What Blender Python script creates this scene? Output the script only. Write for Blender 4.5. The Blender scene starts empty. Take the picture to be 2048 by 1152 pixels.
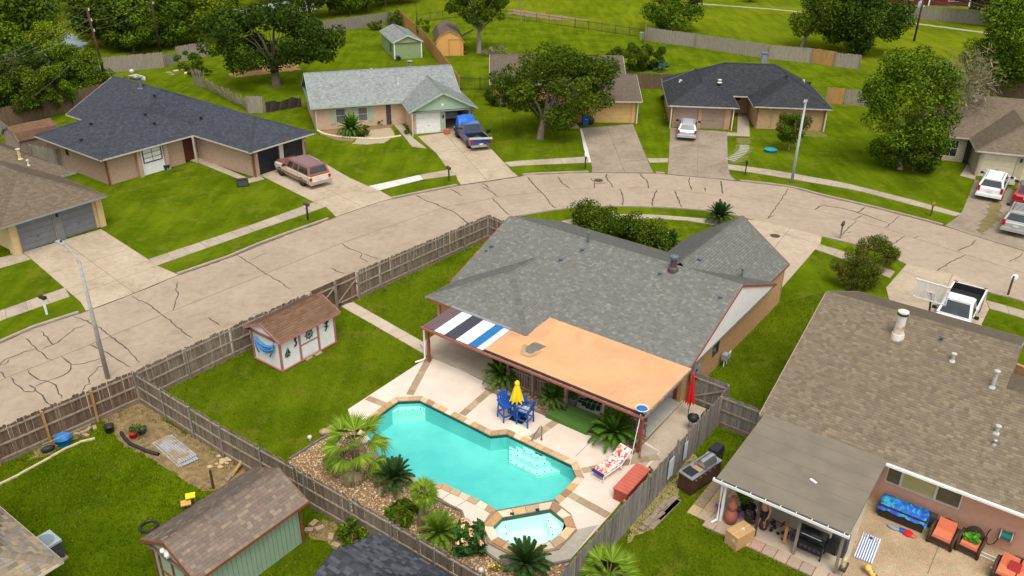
import bpy, bmesh, math, random
import numpy as np
from mathutils import Vector, Matrix, Euler
from mathutils.geometry import tessellate_polygon
random.seed(7); RNG = np.random.default_rng(11)
sc = bpy.context.scene
COL = sc.collection
R = math.radians
FPX, PITCH, ROLL, CAMH = 1690.0, 0.4785, 0.0142, 24.35      # focal length in photo pixels (2048 wide), radians, metres
_F = Vector((0, math.cos(PITCH), -math.sin(PITCH))); _U = Vector((0, math.sin(PITCH), math.cos(PITCH))); _R = Vector((1, 0, 0))
CR = _R*math.cos(ROLL)+_U*math.sin(ROLL); CU = _U*math.cos(ROLL)-_R*math.sin(ROLL); CF = _F
cam = bpy.data.cameras.new("camera"); cam_o = bpy.data.objects.new("camera", cam); COL.objects.link(cam_o)
cam.sensor_width = 36; cam.lens = FPX/2048*36; cam.clip_start = 0.5; cam.clip_end = 1500
cam_o.matrix_world = Matrix(((CR.x, CU.x, -CF.x, 0), (CR.y, CU.y, -CF.y, 0), (CR.z, CU.z, -CF.z, CAMH), (0, 0, 0, 1)))
sc.camera = cam_o
SUN_EL, SUN_AZ = 64.0, 168.0                  # sun behind a thin bright overcast
world = bpy.data.worlds.new("World"); sc.world = world; world.use_nodes = True
nt = world.node_tree; bg = nt.nodes["Background"]
sky = nt.nodes.new("ShaderNodeTexSky"); sky.sky_type = 'NISHITA'; sky.sun_disc = False
sky.sun_elevation = R(SUN_EL); sky.sun_rotation = R(SUN_AZ); sky.air_density = 1.0; sky.dust_density = 3.0; sky.ozone_density = 1.0
hs = nt.nodes.new("ShaderNodeHueSaturation"); hs.inputs['Saturation'].default_value = 0.15
nt.links.new(sky.outputs[0], hs.inputs['Color']); nt.links.new(hs.outputs[0], bg.inputs[0]); bg.inputs[1].default_value = 0.15
sun = bpy.data.lights.new("sun", 'SUN'); sun.energy = 1.25; sun.angle = R(34); sun.color = (1.0, 0.955, 0.88)
sun_o = bpy.data.objects.new("sun", sun); COL.objects.link(sun_o)
_sd = Vector((math.sin(R(SUN_AZ))*math.cos(R(SUN_EL)), math.cos(R(SUN_AZ))*math.cos(R(SUN_EL)), math.sin(R(SUN_EL))))
sun_o.rotation_euler = (-_sd).to_track_quat('-Z', 'Y').to_euler(); sun_o.location = (0, 0, 60)
sc.view_settings.view_transform = 'Standard'; sc.view_settings.look = 'None'; sc.view_settings.gamma = 1.0
sc.view_settings.use_curve_mapping = False; sc.view_settings.exposure = 0.66
sc.cycles.max_bounces = 6; sc.cycles.transparent_max_bounces = 12; sc.cycles.use_denoising = True
CAMP = Vector((0, 0, CAMH))
def G(px, py, z=0.0):
 """The place on the level z that the camera sees at photo pixel (px, py)."""
 d = CF*FPX+CR*(px-1024)-CU*(py-576); t = (z-CAMH)/d.z
 return CAMP+d*t
def rot2(a): return Matrix.Rotation(R(a), 4, 'Z')
def proj(p):
 d = Vector(p)-CAMP; k = d.dot(CF)
 return (1024+FPX*d.dot(CR)/k, 576-FPX*d.dot(CU)/k, k)
class Frame:
 def __init__(s, ang): s.a = ang; s.c = math.cos(R(ang)); s.s = math.sin(R(ang))
 def w(s, u, v, z=0): return Vector((u*s.c-v*s.s, u*s.s+v*s.c, z))
 def l(s, p): return (p[0]*s.c+p[1]*s.s, -p[0]*s.s+p[1]*s.c)
 def g(s, px, py, z=0): return s.l(G(px, py, z))
F0 = Frame(-36)                               # the axes the pool house, its neighbour and the near fences share
MATS = {}
def newmat(name):
 m = bpy.data.materials.new(name); m.use_nodes = True; t = m.node_tree
 for n in list(t.nodes):
  if n.type not in ('OUTPUT_MATERIAL', 'BSDF_PRINCIPLED'): t.nodes.remove(n)
 return m, t, t.nodes['Principled BSDF']
def N(t, typ, **kw):
 n = t.nodes.new(typ)
 for k, v in kw.items():
  if k.startswith('_'): setattr(n, k[1:], v)
  else: n.inputs[k.replace('__', ' ')].default_value = v
 return n
def coords(t, kind='Object'):
 return t.nodes.new('ShaderNodeTexCoord').outputs[kind]
def noise(t, vec, scale, detail=5, rough=.6, dist=0):
 n = t.nodes.new('ShaderNodeTexNoise'); n.inputs['Scale'].default_value = scale; n.inputs['Detail'].default_value = detail
 n.inputs['Roughness'].default_value = rough; n.inputs['Distortion'].default_value = dist
 if vec is not None: t.links.new(vec, n.inputs['Vector'])
 return n.outputs['Fac']
def ramp(t, fac, stops):
 n = t.nodes.new('ShaderNodeValToRGB'); el = n.color_ramp.elements
 while len(el) < len(stops): el.new(.5)
 for e, (p, c) in zip(el, stops): e.position = p; e.color = (*c, 1) if len(c) == 3 else c
 t.links.new(fac, n.inputs[0]); return n.outputs[0]
def mix(t, fac, a, b, typ='MIX'):
 n = t.nodes.new('ShaderNodeMix'); n.data_type = 'RGBA'; n.blend_type = typ
 for sock, v in ((n.inputs[0], fac), (n.inputs[6], a), (n.inputs[7], b)):
  if isinstance(v, (int, float)): sock.default_value = v
  elif isinstance(v, tuple): sock.default_value = (*v, 1)
  else: t.links.new(v, sock)
 return n.outputs[2]
def bump(t, b, h, strength=.4, dist=.02):
 n = t.nodes.new('ShaderNodeBump'); n.inputs['Strength'].default_value = strength; n.inputs['Distance'].default_value = dist
 t.links.new(h, n.inputs['Height']); t.links.new(n.outputs[0], b.inputs['Normal'])
def pm(name, c, c2=None, scale=6, rough=.75, bmp=0, bscale=None, metal=0, spec=.3, lo=.35, hi=.65, stretch=None, coat=0):
 """A surface of two colours mixed by noise, with fine relief."""
 if name in MATS: return MATS[name]
 m, t, b = newmat(name); v = coords(t)
 if stretch:
  mp = t.nodes.new('ShaderNodeMapping'); mp.inputs['Scale'].default_value = stretch; t.links.new(v, mp.inputs[0]); v = mp.outputs[0]
 if c2 is None: c2 = tuple(x*.86 for x in c)
 t.links.new(ramp(t, noise(t, v, scale), [(lo, c), (hi, c2)]), b.inputs['Base Color'])
 b.inputs['Roughness'].default_value = rough; b.inputs['Metallic'].default_value = metal; b.inputs['Specular IOR Level'].default_value = spec
 b.inputs['Coat Weight'].default_value = coat
 if bmp: bump(t, b, noise(t, v, bscale or scale*6, 4), bmp, .01)
 MATS[name] = m; return m
def mat_attr(name, rough=.85, spec=.2, grain=0, objcol=False, gscale=60):
 """Colour from the mesh's own per-piece colour (or the object's colour), with fine grain."""
 if name in MATS: return MATS[name]
 m, t, b = newmat(name)
 if objcol: c = t.nodes.new('ShaderNodeObjectInfo').outputs['Color']
 else:
  a = t.nodes.new('ShaderNodeVertexColor'); a.layer_name = 'Col'; c = a.outputs[0]
 if grain:
  f = noise(t, coords(t), gscale, 4, .7)
  c = mix(t, 1.0, c, ramp(t, f, [(.3, (1-grain,)*3), (.7, (1+grain,)*3)]), 'MULTIPLY')
 t.links.new(c, b.inputs['Base Color']); b.inputs['Roughness'].default_value = rough; b.inputs['Specular IOR Level'].default_value = spec
 MATS[name] = m; return m
class MB:
 """Collects shapes and links them as ONE mesh object."""
 def __init__(s, off=(0, 0, 0)): s.v = []; s.f = []; s.m = []; s.cm = 0; s.off = off; s.c = None
 def add(s, vs, fs, mi=None):
  n = len(s.v); s.v.extend([tuple(x) for x in vs]); s.f.extend([tuple(i+n for i in f) for f in fs]); s.m.extend([s.cm if mi is None else mi]*len(fs)); return s
 def box(s, c, d, M=None, taper=1.0):
  x, y, z = d[0]/2, d[1]/2, d[2]/2; vs = []
  for k in (-1, 1):
   q = taper if k > 0 else 1
   vs += [Vector((-x*q, -y*q, k*z)), Vector((x*q, -y*q, k*z)), Vector((x*q, y*q, k*z)), Vector((-x*q, y*q, k*z))]
  c = Vector(c)
  vs = [(M @ p if M is not None else p)+c for p in vs]
  return s.add(vs, [(3, 2, 1, 0), (4, 5, 6, 7), (0, 1, 5, 4), (1, 2, 6, 5), (2, 3, 7, 6), (3, 0, 4, 7)])
 def span(s, a, b):
  a, b = Vector(a), Vector(b); return s.box((a+b)/2, (abs(b.x-a.x), abs(b.y-a.y), abs(b.z-a.z)))
 def bar(s, a, b, w, h, up=(0, 0, 1)):
  a, b = Vector(a), Vector(b); d = (b-a); L = d.length; d.normalize(); up = Vector(up)
  if abs(d.dot(up)) > .98: up = Vector((0, 1, 0))
  x = d; y = up.cross(x).normalized(); z = x.cross(y)
  M = Matrix((x, y, z)).transposed(); return s.box((a+b)/2, (L, w, h), M)
 def tube(s, path, r, n=8, cap=True, r1=None):
  P = [Vector(p) for p in path]; rs = r if isinstance(r, (list, tuple)) else [r+(0 if r1 is None else (r1-r)*i/max(1, len(P)-1)) for i in range(len(P))]
  base = len(s.v); ref = None
  for i, p in enumerate(P):
   d = (P[min(i+1, len(P)-1)]-P[max(i-1, 0)]).normalized()
   if ref is None: ref = Vector((0, 0, 1)) if abs(d.z) < .9 else Vector((1, 0, 0))
   a = d.cross(ref).normalized(); b = d.cross(a).normalized(); ref = -b if False else ref
   for k in range(n):
    t = 2*math.pi*k/n; s.v.append(tuple(p+(a*math.cos(t)+b*math.sin(t))*rs[i]))
  for i in range(len(P)-1):
   for k in range(n):
    s.f.append((base+i*n+k, base+i*n+(k+1) % n, base+(i+1)*n+(k+1) % n, base+(i+1)*n+k)); s.m.append(s.cm)
  if cap:
   s.f.append(tuple(base+k for k in reversed(range(n)))); s.m.append(s.cm)
   s.f.append(tuple(base+(len(P)-1)*n+k for k in range(n))); s.m.append(s.cm)
  return s
 def lathe(s, c, prof, n=14, cap=True):
  c = Vector(c); base = len(s.v)
  for r, z in prof:
   for k in range(n): t = 2*math.pi*k/n; s.v.append((c.x+r*math.cos(t), c.y+r*math.sin(t), c.z+z))
  for i in range(len(prof)-1):
   for k in range(n): s.f.append((base+i*n+k, base+i*n+(k+1) % n, base+(i+1)*n+(k+1) % n, base+(i+1)*n+k)); s.m.append(s.cm)
  if cap:
   s.f.append(tuple(base+k for k in reversed(range(n)))); s.m.append(s.cm); m = base+(len(prof)-1)*n
   s.f.append(tuple(m+k for k in range(n))); s.m.append(s.cm)
  return s
 def prism(s, poly, z0, z1, holes=()):
  loops = [list(poly)]+[list(h) for h in holes]
  tris = tessellate_polygon([[Vector((p[0], p[1], 0)) for p in l] for l in loops]); flat = [p for l in loops for p in l]
  n = len(flat); up = []
  for t in tris:
   a, b, c = (flat[i] for i in t)
   up.append(t if (b[0]-a[0])*(c[1]-a[1])-(b[1]-a[1])*(c[0]-a[0]) > 0 else (t[0], t[2], t[1]))
  vs = [(p[0], p[1], z1) for p in flat]
  if z0 is None: return s.add(vs, up)
  vs += [(p[0], p[1], z0) for p in flat]; fs = list(up); k = 0
  for l in loops:
   m = len(l); ar = sum(l[i][0]*l[(i+1) % m][1]-l[(i+1) % m][0]*l[i][1] for i in range(m))
   for i in range(m):
    a, b = k+i, k+(i+1) % m
    if (ar > 0) != (k == 0): a, b = b, a
    fs.append((a+n, b+n, b, a))
   k += m
  return s.add(vs, fs)
 def ball(s, c, r, nu=10, nv=6, sq=(1, 1, 1), M=None):
  c = Vector(c); base = len(s.v)
  for j in range(nv+1):
   ph = math.pi*j/nv
   for i in range(nu):
    th = 2*math.pi*i/nu; p = Vector((r*sq[0]*math.sin(ph)*math.cos(th), r*sq[1]*math.sin(ph)*math.sin(th), r*sq[2]*math.cos(ph)))
    s.v.append(tuple((M @ p if M is not None else p)+c))
  for j in range(nv):
   for i in range(nu): s.f.append((base+j*nu+i, base+(j+1)*nu+i, base+(j+1)*nu+(i+1) % nu, base+j*nu+(i+1) % nu)); s.m.append(s.cm)
  return s
 def mesh(s, name, mats, smooth=False, flat_uv=False):
  me = bpy.data.meshes.new(name); o = s.off
  me.from_pydata([(x-o[0], y-o[1], z-o[2]) for x, y, z in s.v], [], s.f)
  mats = mats if isinstance(mats, (list, tuple)) else [mats]
  for m in mats: me.materials.append(m)
  if len(mats) > 1: me.polygons.foreach_set('material_index', s.m)
  if smooth: me.polygons.foreach_set('use_smooth', [len(f) < 5 for f in s.f])
  if s.c is not None:
   ca = me.color_attributes.new('Col', 'FLOAT_COLOR', 'POINT'); ca.data.foreach_set('color', np.asarray(s.c, dtype=np.float32).ravel())
  me.update(); return me
 def build(s, name, mats, parent=None, smooth=False, kind=None, label=None):
  o = bpy.data.objects.new(name, s.mesh(name, mats, smooth)); COL.objects.link(o)
  if parent is not None: o.parent = parent
  if kind: o['kind'] = kind
  if label: o['label'] = label
  return o
def npmesh(name, V, Fq, mats, col=None, parent=None, kind=None, label=None, smooth=False):
 """A mesh object straight from arrays of quads (or triangles)."""
 me = bpy.data.meshes.new(name); V = np.asarray(V, dtype=np.float32); Fq = np.asarray(Fq, dtype=np.int32); k = Fq.shape[1]
 me.vertices.add(len(V)); me.vertices.foreach_set('co', V.ravel())
 me.loops.add(Fq.size); me.loops.foreach_set('vertex_index', Fq.ravel())
 me.polygons.add(len(Fq)); me.polygons.foreach_set('loop_start', np.arange(len(Fq), dtype=np.int32)*k); me.polygons.foreach_set('loop_total', np.full(len(Fq), k, dtype=np.int32))
 if smooth: me.polygons.foreach_set('use_smooth', np.ones(len(Fq), dtype=bool))
 me.update(calc_edges=True)
 if col is not None:
  ca = me.color_attributes.new('Col', 'FLOAT_COLOR', 'POINT'); c4 = np.ones((len(V), 4), dtype=np.float32); c4[:, :3] = col; ca.data.foreach_set('color', c4.ravel())
 me.materials.append(mats)
 o = bpy.data.objects.new(name, me); COL.objects.link(o)
 if parent is not None: o.parent = parent
 if kind: o['kind'] = kind
 if label: o['label'] = label
 return o
def tag(o, label=None, cat=None, group=None, kind=None):
 if label: o['label'] = label
 if cat: o['category'] = cat
 if group: o['group'] = group
 if kind: o['kind'] = kind
 return o
def thing(name, label, cat, loc=(0, 0, 0), ang=0, group=None):
 o = bpy.data.objects.new(name, None); COL.objects.link(o); o.empty_display_size = .3
 o.location = loc; o.rotation_euler = (0, 0, R(ang)); return tag(o, label, cat, group)
def kids(o): return [c for c in bpy.data.objects if c.parent == o]
def copy_tree(o, loc=None, rotz=None, scale=None, label=None, group=None, parent=None):
 c = o.copy(); COL.objects.link(c); c.parent = parent
 if loc is not None: c.location = loc
 if rotz is not None: c.rotation_euler = (0, 0, rotz)
 if scale is not None: c.scale = scale if isinstance(scale, (tuple, list)) else (scale,)*3
 if label: c['label'] = label
 if group: c['group'] = group
 for ch in list(o.children): copy_tree(ch, parent=c)
 return c
def dup(o, parent, M=None, name=None, color=None):
 c = bpy.data.objects.new(name or o.name.split('.')[0], o.data if hasattr(o, 'data') else o); COL.objects.link(c); c.parent = parent
 if M is not None: c.matrix_local = M
 if color is not None: c.color = (*color, 1)
 return c
def setting(name, mb, m, **k): return mb.build(name, m, kind='structure', **k)
def grass_mat(name, a, b_, c, s1=.25, s2=2.2, straw=None, straw_at=.62):
 m, t, b = newmat(name); v = coords(t)
 big = noise(t, v, s1, 4); mid = noise(t, v, s2, 6, .7); fine = noise(t, v, 22, 3, .7)
 col = ramp(t, mid, [(.3, a), (.55, b_), (.75, c)])
 col = mix(t, .58, col, ramp(t, big, [(.35, a), (.65, c)]))
 col = mix(t, 1.0, col, ramp(t, fine, [(.25, (.62, .62, .62)), (.75, (1.35, 1.35, 1.35))]), 'MULTIPLY')
 mp = t.nodes.new('ShaderNodeMapping'); mp.inputs['Rotation'].default_value = (0, 0, .62); mp.inputs['Scale'].default_value = (.9, .12, 1); t.links.new(v, mp.inputs[0])
 col = mix(t, 1.0, col, ramp(t, noise(t, mp.outputs[0], 1.1, 3, .55, .3), [(.35, (.84, .86, .8)), (.65, (1.17, 1.13, 1.1))]), 'MULTIPLY')
 if straw:
  k = ramp(t, noise(t, v, .55, 6, .7), [(straw_at-.06, (0, 0, 0)), (straw_at+.08, (1, 1, 1))])
  col = mix(t, k, col, straw)
 t.links.new(col, b.inputs['Base Color']); b.inputs['Roughness'].default_value = .95; b.inputs['Specular IOR Level'].default_value = .0
 bump(t, b, noise(t, v, 30, 3, .8), .9, .05); MATS[name] = m; return m
M_GROUND = grass_mat('rough_grass', (.070, .108, .004), (.115, .155, .005), (.17, .195, .010), .06, .5, straw=(.20, .175, .04), straw_at=.68)
M_LAWN = grass_mat('mown_grass', (.056, .090, .003), (.093, .137, .004), (.130, .176, .006), straw=(.145, .150, .016), straw_at=.60)
M_LAWN2 = grass_mat('patchy_grass', (.046, .085, .002), (.075, .125, .002), (.115, .16, .004), .3, 1.5, straw=(.17, .15, .045), straw_at=.70)
M_DIRT = pm('bare_soil', (.16, .10, .045), (.27, .19, .085), 3.2, .95, .8, 25)
M_MULCH = pm('bed_soil', (.17, .10, .05), (.28, .19, .10), 9, .95, .8, 40)
def concrete_mat(name, base, dark, light, scale=.35, stain=.5):
 m, t, b = newmat(name); v = coords(t)
 big = noise(t, v, scale, 8, .65, .6); mid = noise(t, v, scale*7, 6, .7); fine = noise(t, v, 40, 3, .7)
 col = ramp(t, big, [(.30, dark), (.48, base), (.68, light)])
 col = mix(t, stain, col, ramp(t, mid, [(.25, dark), (.5, base), (.8, light)]))
 col = mix(t, 1.0, col, ramp(t, fine, [(.2, (.8,)*3), (.8, (1.16,)*3)]), 'MULTIPLY')
 t.links.new(col, b.inputs['Base Color']); b.inputs['Roughness'].default_value = .9; b.inputs['Specular IOR Level'].default_value = .2
 bump(t, b, noise(t, v, 55, 4, .7), .35, .008); MATS[name] = m; return m
M_ROAD = concrete_mat('old_road_concrete', (.335, .260, .187), (.22, .168, .12), (.415, .335, .25), .26, .62)
M_DRIVE = concrete_mat('drive_concrete', (.40, .315, .22), (.23, .175, .115), (.50, .41, .30), .4, .55)
M_DRIVE2 = concrete_mat('stained_drive_concrete', (.265, .21, .15), (.13, .10, .07), (.36, .29, .215), .35, .5)
M_WALK = concrete_mat('walk_concrete', (.36, .295, .215), (.22, .175, .12), (.46, .39, .295), .6, .5)
M_NEWWALK = concrete_mat('pale_new_concrete', (.55, .53, .48), (.48, .46, .42), (.62, .60, .55), .6, .3)
M_KERB = concrete_mat('kerb_concrete', (.33, .27, .205), (.22, .175, .13), (.44, .37, .29), .7, .5)
M_TAR = pm('crack_tar', (.045, .035, .028), (.09, .07, .055), 12, .9)
M_JOINT = pm('joint_line', (.13, .095, .065), (.20, .15, .11), 8, .95)
M_DECK = pm('pale_deck_coating', (.66, .555, .455), (.60, .495, .40), 1.2, .8, .12, 60)
M_PATIO = concrete_mat('patio_concrete', (.46, .375, .28), (.38, .30, .22), (.54, .45, .35), .8, .4)
M_GREYCON = concrete_mat('grey_concrete', (.36, .325, .26), (.26, .23, .18), (.46, .42, .34), .9, .5)
M_AGG = None
def aggregate():
 m, t, b = newmat('pebble_aggregate'); v = coords(t)
 vo = t.nodes.new('ShaderNodeTexVoronoi'); vo.inputs['Scale'].default_value = 38; t.links.new(v, vo.inputs['Vector'])
 col = mix(t, .55, ramp(t, noise(t, v, .7, 6), [(.3, (.30, .205, .105)), (.7, (.45, .335, .20))]), vo.outputs['Color'], 'SOFT_LIGHT')
 t.links.new(col, b.inputs['Base Color']); b.inputs['Roughness'].default_value = .9; bump(t, b, vo.outputs['Distance'], .4, .01); return m
M_AGG = aggregate()
def brick_mat(name, c1, c2, mortar, scale=1.0):
 m, t, b = newmat(name); v = coords(t); sx = t.nodes.new('ShaderNodeSeparateXYZ'); t.links.new(v, sx.inputs[0])
 ad = N(t, 'ShaderNodeMath', _operation='ADD'); t.links.new(sx.outputs[0], ad.inputs[0]); t.links.new(sx.outputs[1], ad.inputs[1])
 cb = t.nodes.new('ShaderNodeCombineXYZ'); t.links.new(ad.outputs[0], cb.inputs[0]); t.links.new(sx.outputs[2], cb.inputs[1])
 br = t.nodes.new('ShaderNodeTexBrick'); t.links.new(cb.outputs[0], br.inputs['Vector'])
 for k, x in (('Color1', c1), ('Color2', c2), ('Mortar', mortar)): br.inputs[k].default_value = (*x, 1)
 br.inputs['Scale'].default_value = scale; br.inputs['Mortar Size'].default_value = .012; br.inputs['Brick Width'].default_value = .215; br.inputs['Row Height'].default_value = .078
 br.inputs['Bias'].default_value = 0.1
 col = mix(t, .5, br.outputs['Color'], ramp(t, noise(t, v, 7, 6, .8), [(.3, tuple(x*.55 for x in c1)), (.7, tuple(min(1, x*1.35) for x in c2))]), 'MIX')
 t.links.new(col, b.inputs['Base Color']); b.inputs['Roughness'].default_value = .9
 bump(t, b, br.outputs['Fac'], -.5, .01); MATS[name] = m; return m
M_BRICK_MAIN = brick_mat('tan_orange_brick', (.40, .20, .075), (.52, .30, .13), (.36, .25, .15))
M_BRICK_B = brick_mat('pinkish_brick', (.38, .24, .15), (.46, .31, .21), (.42, .32, .24))
M_BRICK_C = brick_mat('buff_brick', (.52, .36, .18), (.33, .175, .07), (.60, .46, .29), .7)
M_BRICK_D = brick_mat('peach_brick', (.56, .385, .26), (.52, .35, .23), (.54, .38, .265))
M_BRICK_A = brick_mat('cream_brick', (.62, .46, .22), (.56, .40, .18), (.60, .46, .25))
M_BRICK_F = brick_mat('white_washed_brick', (.52, .44, .31), (.44, .36, .25), (.55, .48, .36))
M_WHITE = pm('white_paint', (.78, .765, .74), (.70, .68, .65), 3, .6)
M_OFFWHITE = pm('off_white_paint', (.62, .58, .50), (.54, .50, .43), 3, .65)
M_GREYPAINT = pm('grey_paint', (.20, .205, .22), (.17, .175, .19), 2, .6)
M_BLACKDOOR = pm('black_paint', (.014, .014, .018), (.02, .02, .025), 2, .5)
M_TANDOOR = pm('taupe_paint', (.33, .235, .18), (.29, .205, .155), 2, .65)
M_YELDOOR = pm('yellow_tan_paint', (.60, .39, .16), (.54, .34, .13), 2, .65)
M_CREAM = pm('cream_paint', (.66, .57, .42), (.60, .51, .37), 2, .65)
M_MINT = pm('mint_green_paint', (.33, .44, .29), (.29, .39, .26), 3, .7)
M_SHEDGREEN = pm('sage_green_siding', (.285, .385, .265), (.25, .345, .235), 2, .75)
M_REDTRIM = pm('dull_red_trim', (.30, .085, .055), (.24, .065, .045), 4, .65)
M_PINKTRIM = pm('faded_rose_trim', (.40, .17, .145), (.33, .135, .115), 5, .7)
M_BROWNTRIM = pm('chestnut_trim', (.22, .075, .025), (.17, .055, .02), 6, .7)
M_FASCIA = pm('pale_fascia', (.50, .46, .40), (.42, .38, .33), 3, .7)
M_GREYFASCIA = pm('grey_fascia', (.26, .27, .28), (.22, .23, .24), 3, .7)
M_GALV = pm('galvanised_metal', (.42, .43, .44), (.32, .33, .35), 5, .45, metal=.6)
M_STEEL = pm('stainless_steel', (.55, .55, .55), (.45, .45, .46), 4, .28, metal=.9)
M_CHROME = pm('chrome', (.70, .70, .72), (.62, .62, .64), 4, .15, metal=1)
M_GLASS = pm('dark_glass', (.018, .022, .026), (.03, .035, .04), 1.5, .08, spec=.6)
M_RUBBER = pm('tyre_rubber', (.018, .018, .018), (.03, .03, .03), 9, .85)
M_BLACK = pm('black_plastic', (.016, .016, .018), (.026, .026, .028), 6, .5)
M_DKGREY = pm('dark_grey_plastic', (.05, .05, .055), (.07, .07, .075), 6, .6)
M_RIM = pm('wheel_alloy', (.45, .45, .46), (.36, .36, .37), 6, .35, metal=.7)
M_BARK = pm('tree_bark', (.135, .105, .075), (.075, .055, .04), 7, .95, .9, 30, stretch=(1, 1, .35))
M_PALEBARK = pm('pale_bark', (.30, .25, .19), (.20, .16, .12), 7, .95, .7, 30, stretch=(1, 1, .35))
M_POLE = pm('creosoted_pole', (.095, .05, .032), (.06, .034, .024), 6, .9, .5, 40, stretch=(1, 1, .1))
M_LAMPPOLE = pm('weathered_grey_pole', (.36, .35, .315), (.27, .265, .24), 4, .7)
M_OLDWOOD = pm('weathered_timber', (.29, .23, .17), (.18, .14, .10), 5, .9, .6, 40, stretch=(1, 1, .2))
M_NEWWOOD = pm('new_cedar', (.42, .235, .085), (.34, .18, .06), 5, .85, .4, 40, stretch=(1, 1, .2))
M_RAIL = pm('pale_rail_timber', (.34, .275, .205), (.23, .18, .13), 5, .9, .5, 40)
M_KICK = pm('kick_board', (.25, .19, .13), (.16, .12, .08), 5, .9, .5, 40)
M_BLUE = pm('royal_blue_plastic', (.012, .085, .36), (.010, .07, .30), 4, .5)
M_RED = pm('bright_red_cloth', (.60, .012, .010), (.45, .010, .010), 8, .8)
M_YELLOW = pm('bright_yellow_cloth', (.85, .62, .015), (.75, .52, .012), 8, .75)
M_SALMON = pm('salmon_cushion', (.66, .19, .095), (.60, .16, .08), 8, .9)
M_WICKER = pm('brown_wicker', (.085, .045, .028), (.045, .025, .017), 60, .8, .6, 80)
M_TERRA = pm('terracotta', (.36, .12, .075), (.29, .095, .06), 7, .85)
M_CARD = pm('cardboard', (.47, .29, .125), (.42, .255, .105), 5, .85)
M_TURF = pm('artificial_turf', (.055, .13, .022), (.075, .165, .028), 30, .95, .8, 90)
M_SHINGLE = mat_attr('asphalt_shingle', .95, .12, .22, gscale=45)
M_SHINGLE_ONE = mat_attr('asphalt_shingle_piece', .95, .12, .22, objcol=True, gscale=45)
M_STONE = mat_attr('flagstone_piece', .85, .25, .25, objcol=True, gscale=14)
M_PEBBLE = mat_attr('pebbles', .8, .25, .15)
M_LEAF = mat_attr('leaf_surface', .85, .04)
def picket_mat(name, a, b_, c):
 m, t, b = newmat(name); v = coords(t); oi = t.nodes.new('ShaderNodeObjectInfo')
 mp = t.nodes.new('ShaderNodeMapping'); mp.inputs['Scale'].default_value = (9, 9, .8); t.links.new(v, mp.inputs[0])
 ad = N(t, 'ShaderNodeVectorMath', _operation='ADD'); t.links.new(mp.outputs[0], ad.inputs[0]); mu = N(t, 'ShaderNodeMath', _operation='MULTIPLY'); mu.inputs[1].default_value = 70
 t.links.new(oi.outputs['Random'], mu.inputs[0]); t.links.new(mu.outputs[0], ad.inputs[1])
 col = ramp(t, noise(t, ad.outputs[0], 2.0, 5, .65), [(.3, a), (.5, b_), (.72, c)])
 col = mix(t, 1.0, col, ramp(t, oi.outputs['Random'], [(0, (.72, .72, .72)), (1, (1.25, 1.22, 1.18))]), 'MULTIPLY')
 t.links.new(col, b.inputs['Base Color']); b.inputs['Roughness'].default_value = .92; bump(t, b, noise(t, ad.outputs[0], 8, 4), .4, .01); MATS[name] = m; return m
M_PICKET = picket_mat('weathered_picket', (.10, .072, .05), (.175, .134, .098), (.265, .216, .165))
M_PICKETBR = picket_mat('brown_picket', (.075, .045, .028), (.13, .08, .05), (.20, .135, .09))
M_PICKETGR = picket_mat('grey_picket', (.105, .09, .075), (.18, .16, .14), (.27, .245, .215))
M_PICKETFAR = picket_mat('far_grey_picket', (.17, .145, .115), (.25, .215, .175), (.33, .29, .24))
# ================================================================ SETTING: ground, road, walks, drives
def W2(pts, z=0): return [tuple(G(x, y, z)[:2]) for x, y in pts]
def area(p): return sum(p[i][0]*p[(i+1) % len(p)][1]-p[(i+1) % len(p)][0]*p[i][1] for i in range(len(p)))/2
def clip_half(poly, p, n):
 """Keep the side of the line through p that n points to."""
 out = []; m = len(poly)
 for i in range(m):
  a, b = poly[i], poly[(i+1) % m]
  da = (a[0]-p[0])*n[0]+(a[1]-p[1])*n[1]; db = (b[0]-p[0])*n[0]+(b[1]-p[1])*n[1]
  if da >= 0: out.append(a)
  if (da >= 0) != (db >= 0):
   t = da/(da-db); out.append((a[0]+(b[0]-a[0])*t, a[1]+(b[1]-a[1])*t))
 return out
def split_poly(poly, lines, gap=.025):
 pcs = [poly]
 for p, q in lines:
  d = (q[0]-p[0], q[1]-p[1]); L = math.hypot(*d); n = (-d[1]/L, d[0]/L); new = []
  for c in pcs:
   for s in (1, -1):
    k = clip_half(c, (p[0]+n[0]*gap/2*s, p[1]+n[1]*gap/2*s), (n[0]*s, n[1]*s))
    if len(k) >= 3 and abs(area(k)) > .05: new.append(k)
  pcs = new
 return pcs
def resample(pl, n):
 pl = [Vector((p[0], p[1])) for p in pl]; d = [0]
 for a, b in zip(pl, pl[1:]): d.append(d[-1]+(b-a).length)
 out = []
 for k in range(n+1):
  s = d[-1]*k/n; i = max(j for j in range(len(d)) if d[j] <= s+1e-9); i = min(i, len(pl)-2)
  t = (s-d[i])/max(1e-9, d[i+1]-d[i]); out.append(pl[i].lerp(pl[i+1], t))
 return out
def length(pl): return sum(math.hypot(b[0]-a[0], b[1]-a[1]) for a, b in zip(pl, pl[1:]))
def jitter_poly(poly, step=.35, amp=.12):
 out = []; m = len(poly)
 for i in range(m):
  a, b = Vector(poly[i]), Vector(poly[(i+1) % m]); n = max(1, int((b-a).length/step))
  for k in range(n):
   p = a.lerp(b, k/n); out.append((p.x+random.uniform(-amp, amp), p.y+random.uniform(-amp, amp)))
 return out
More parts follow.
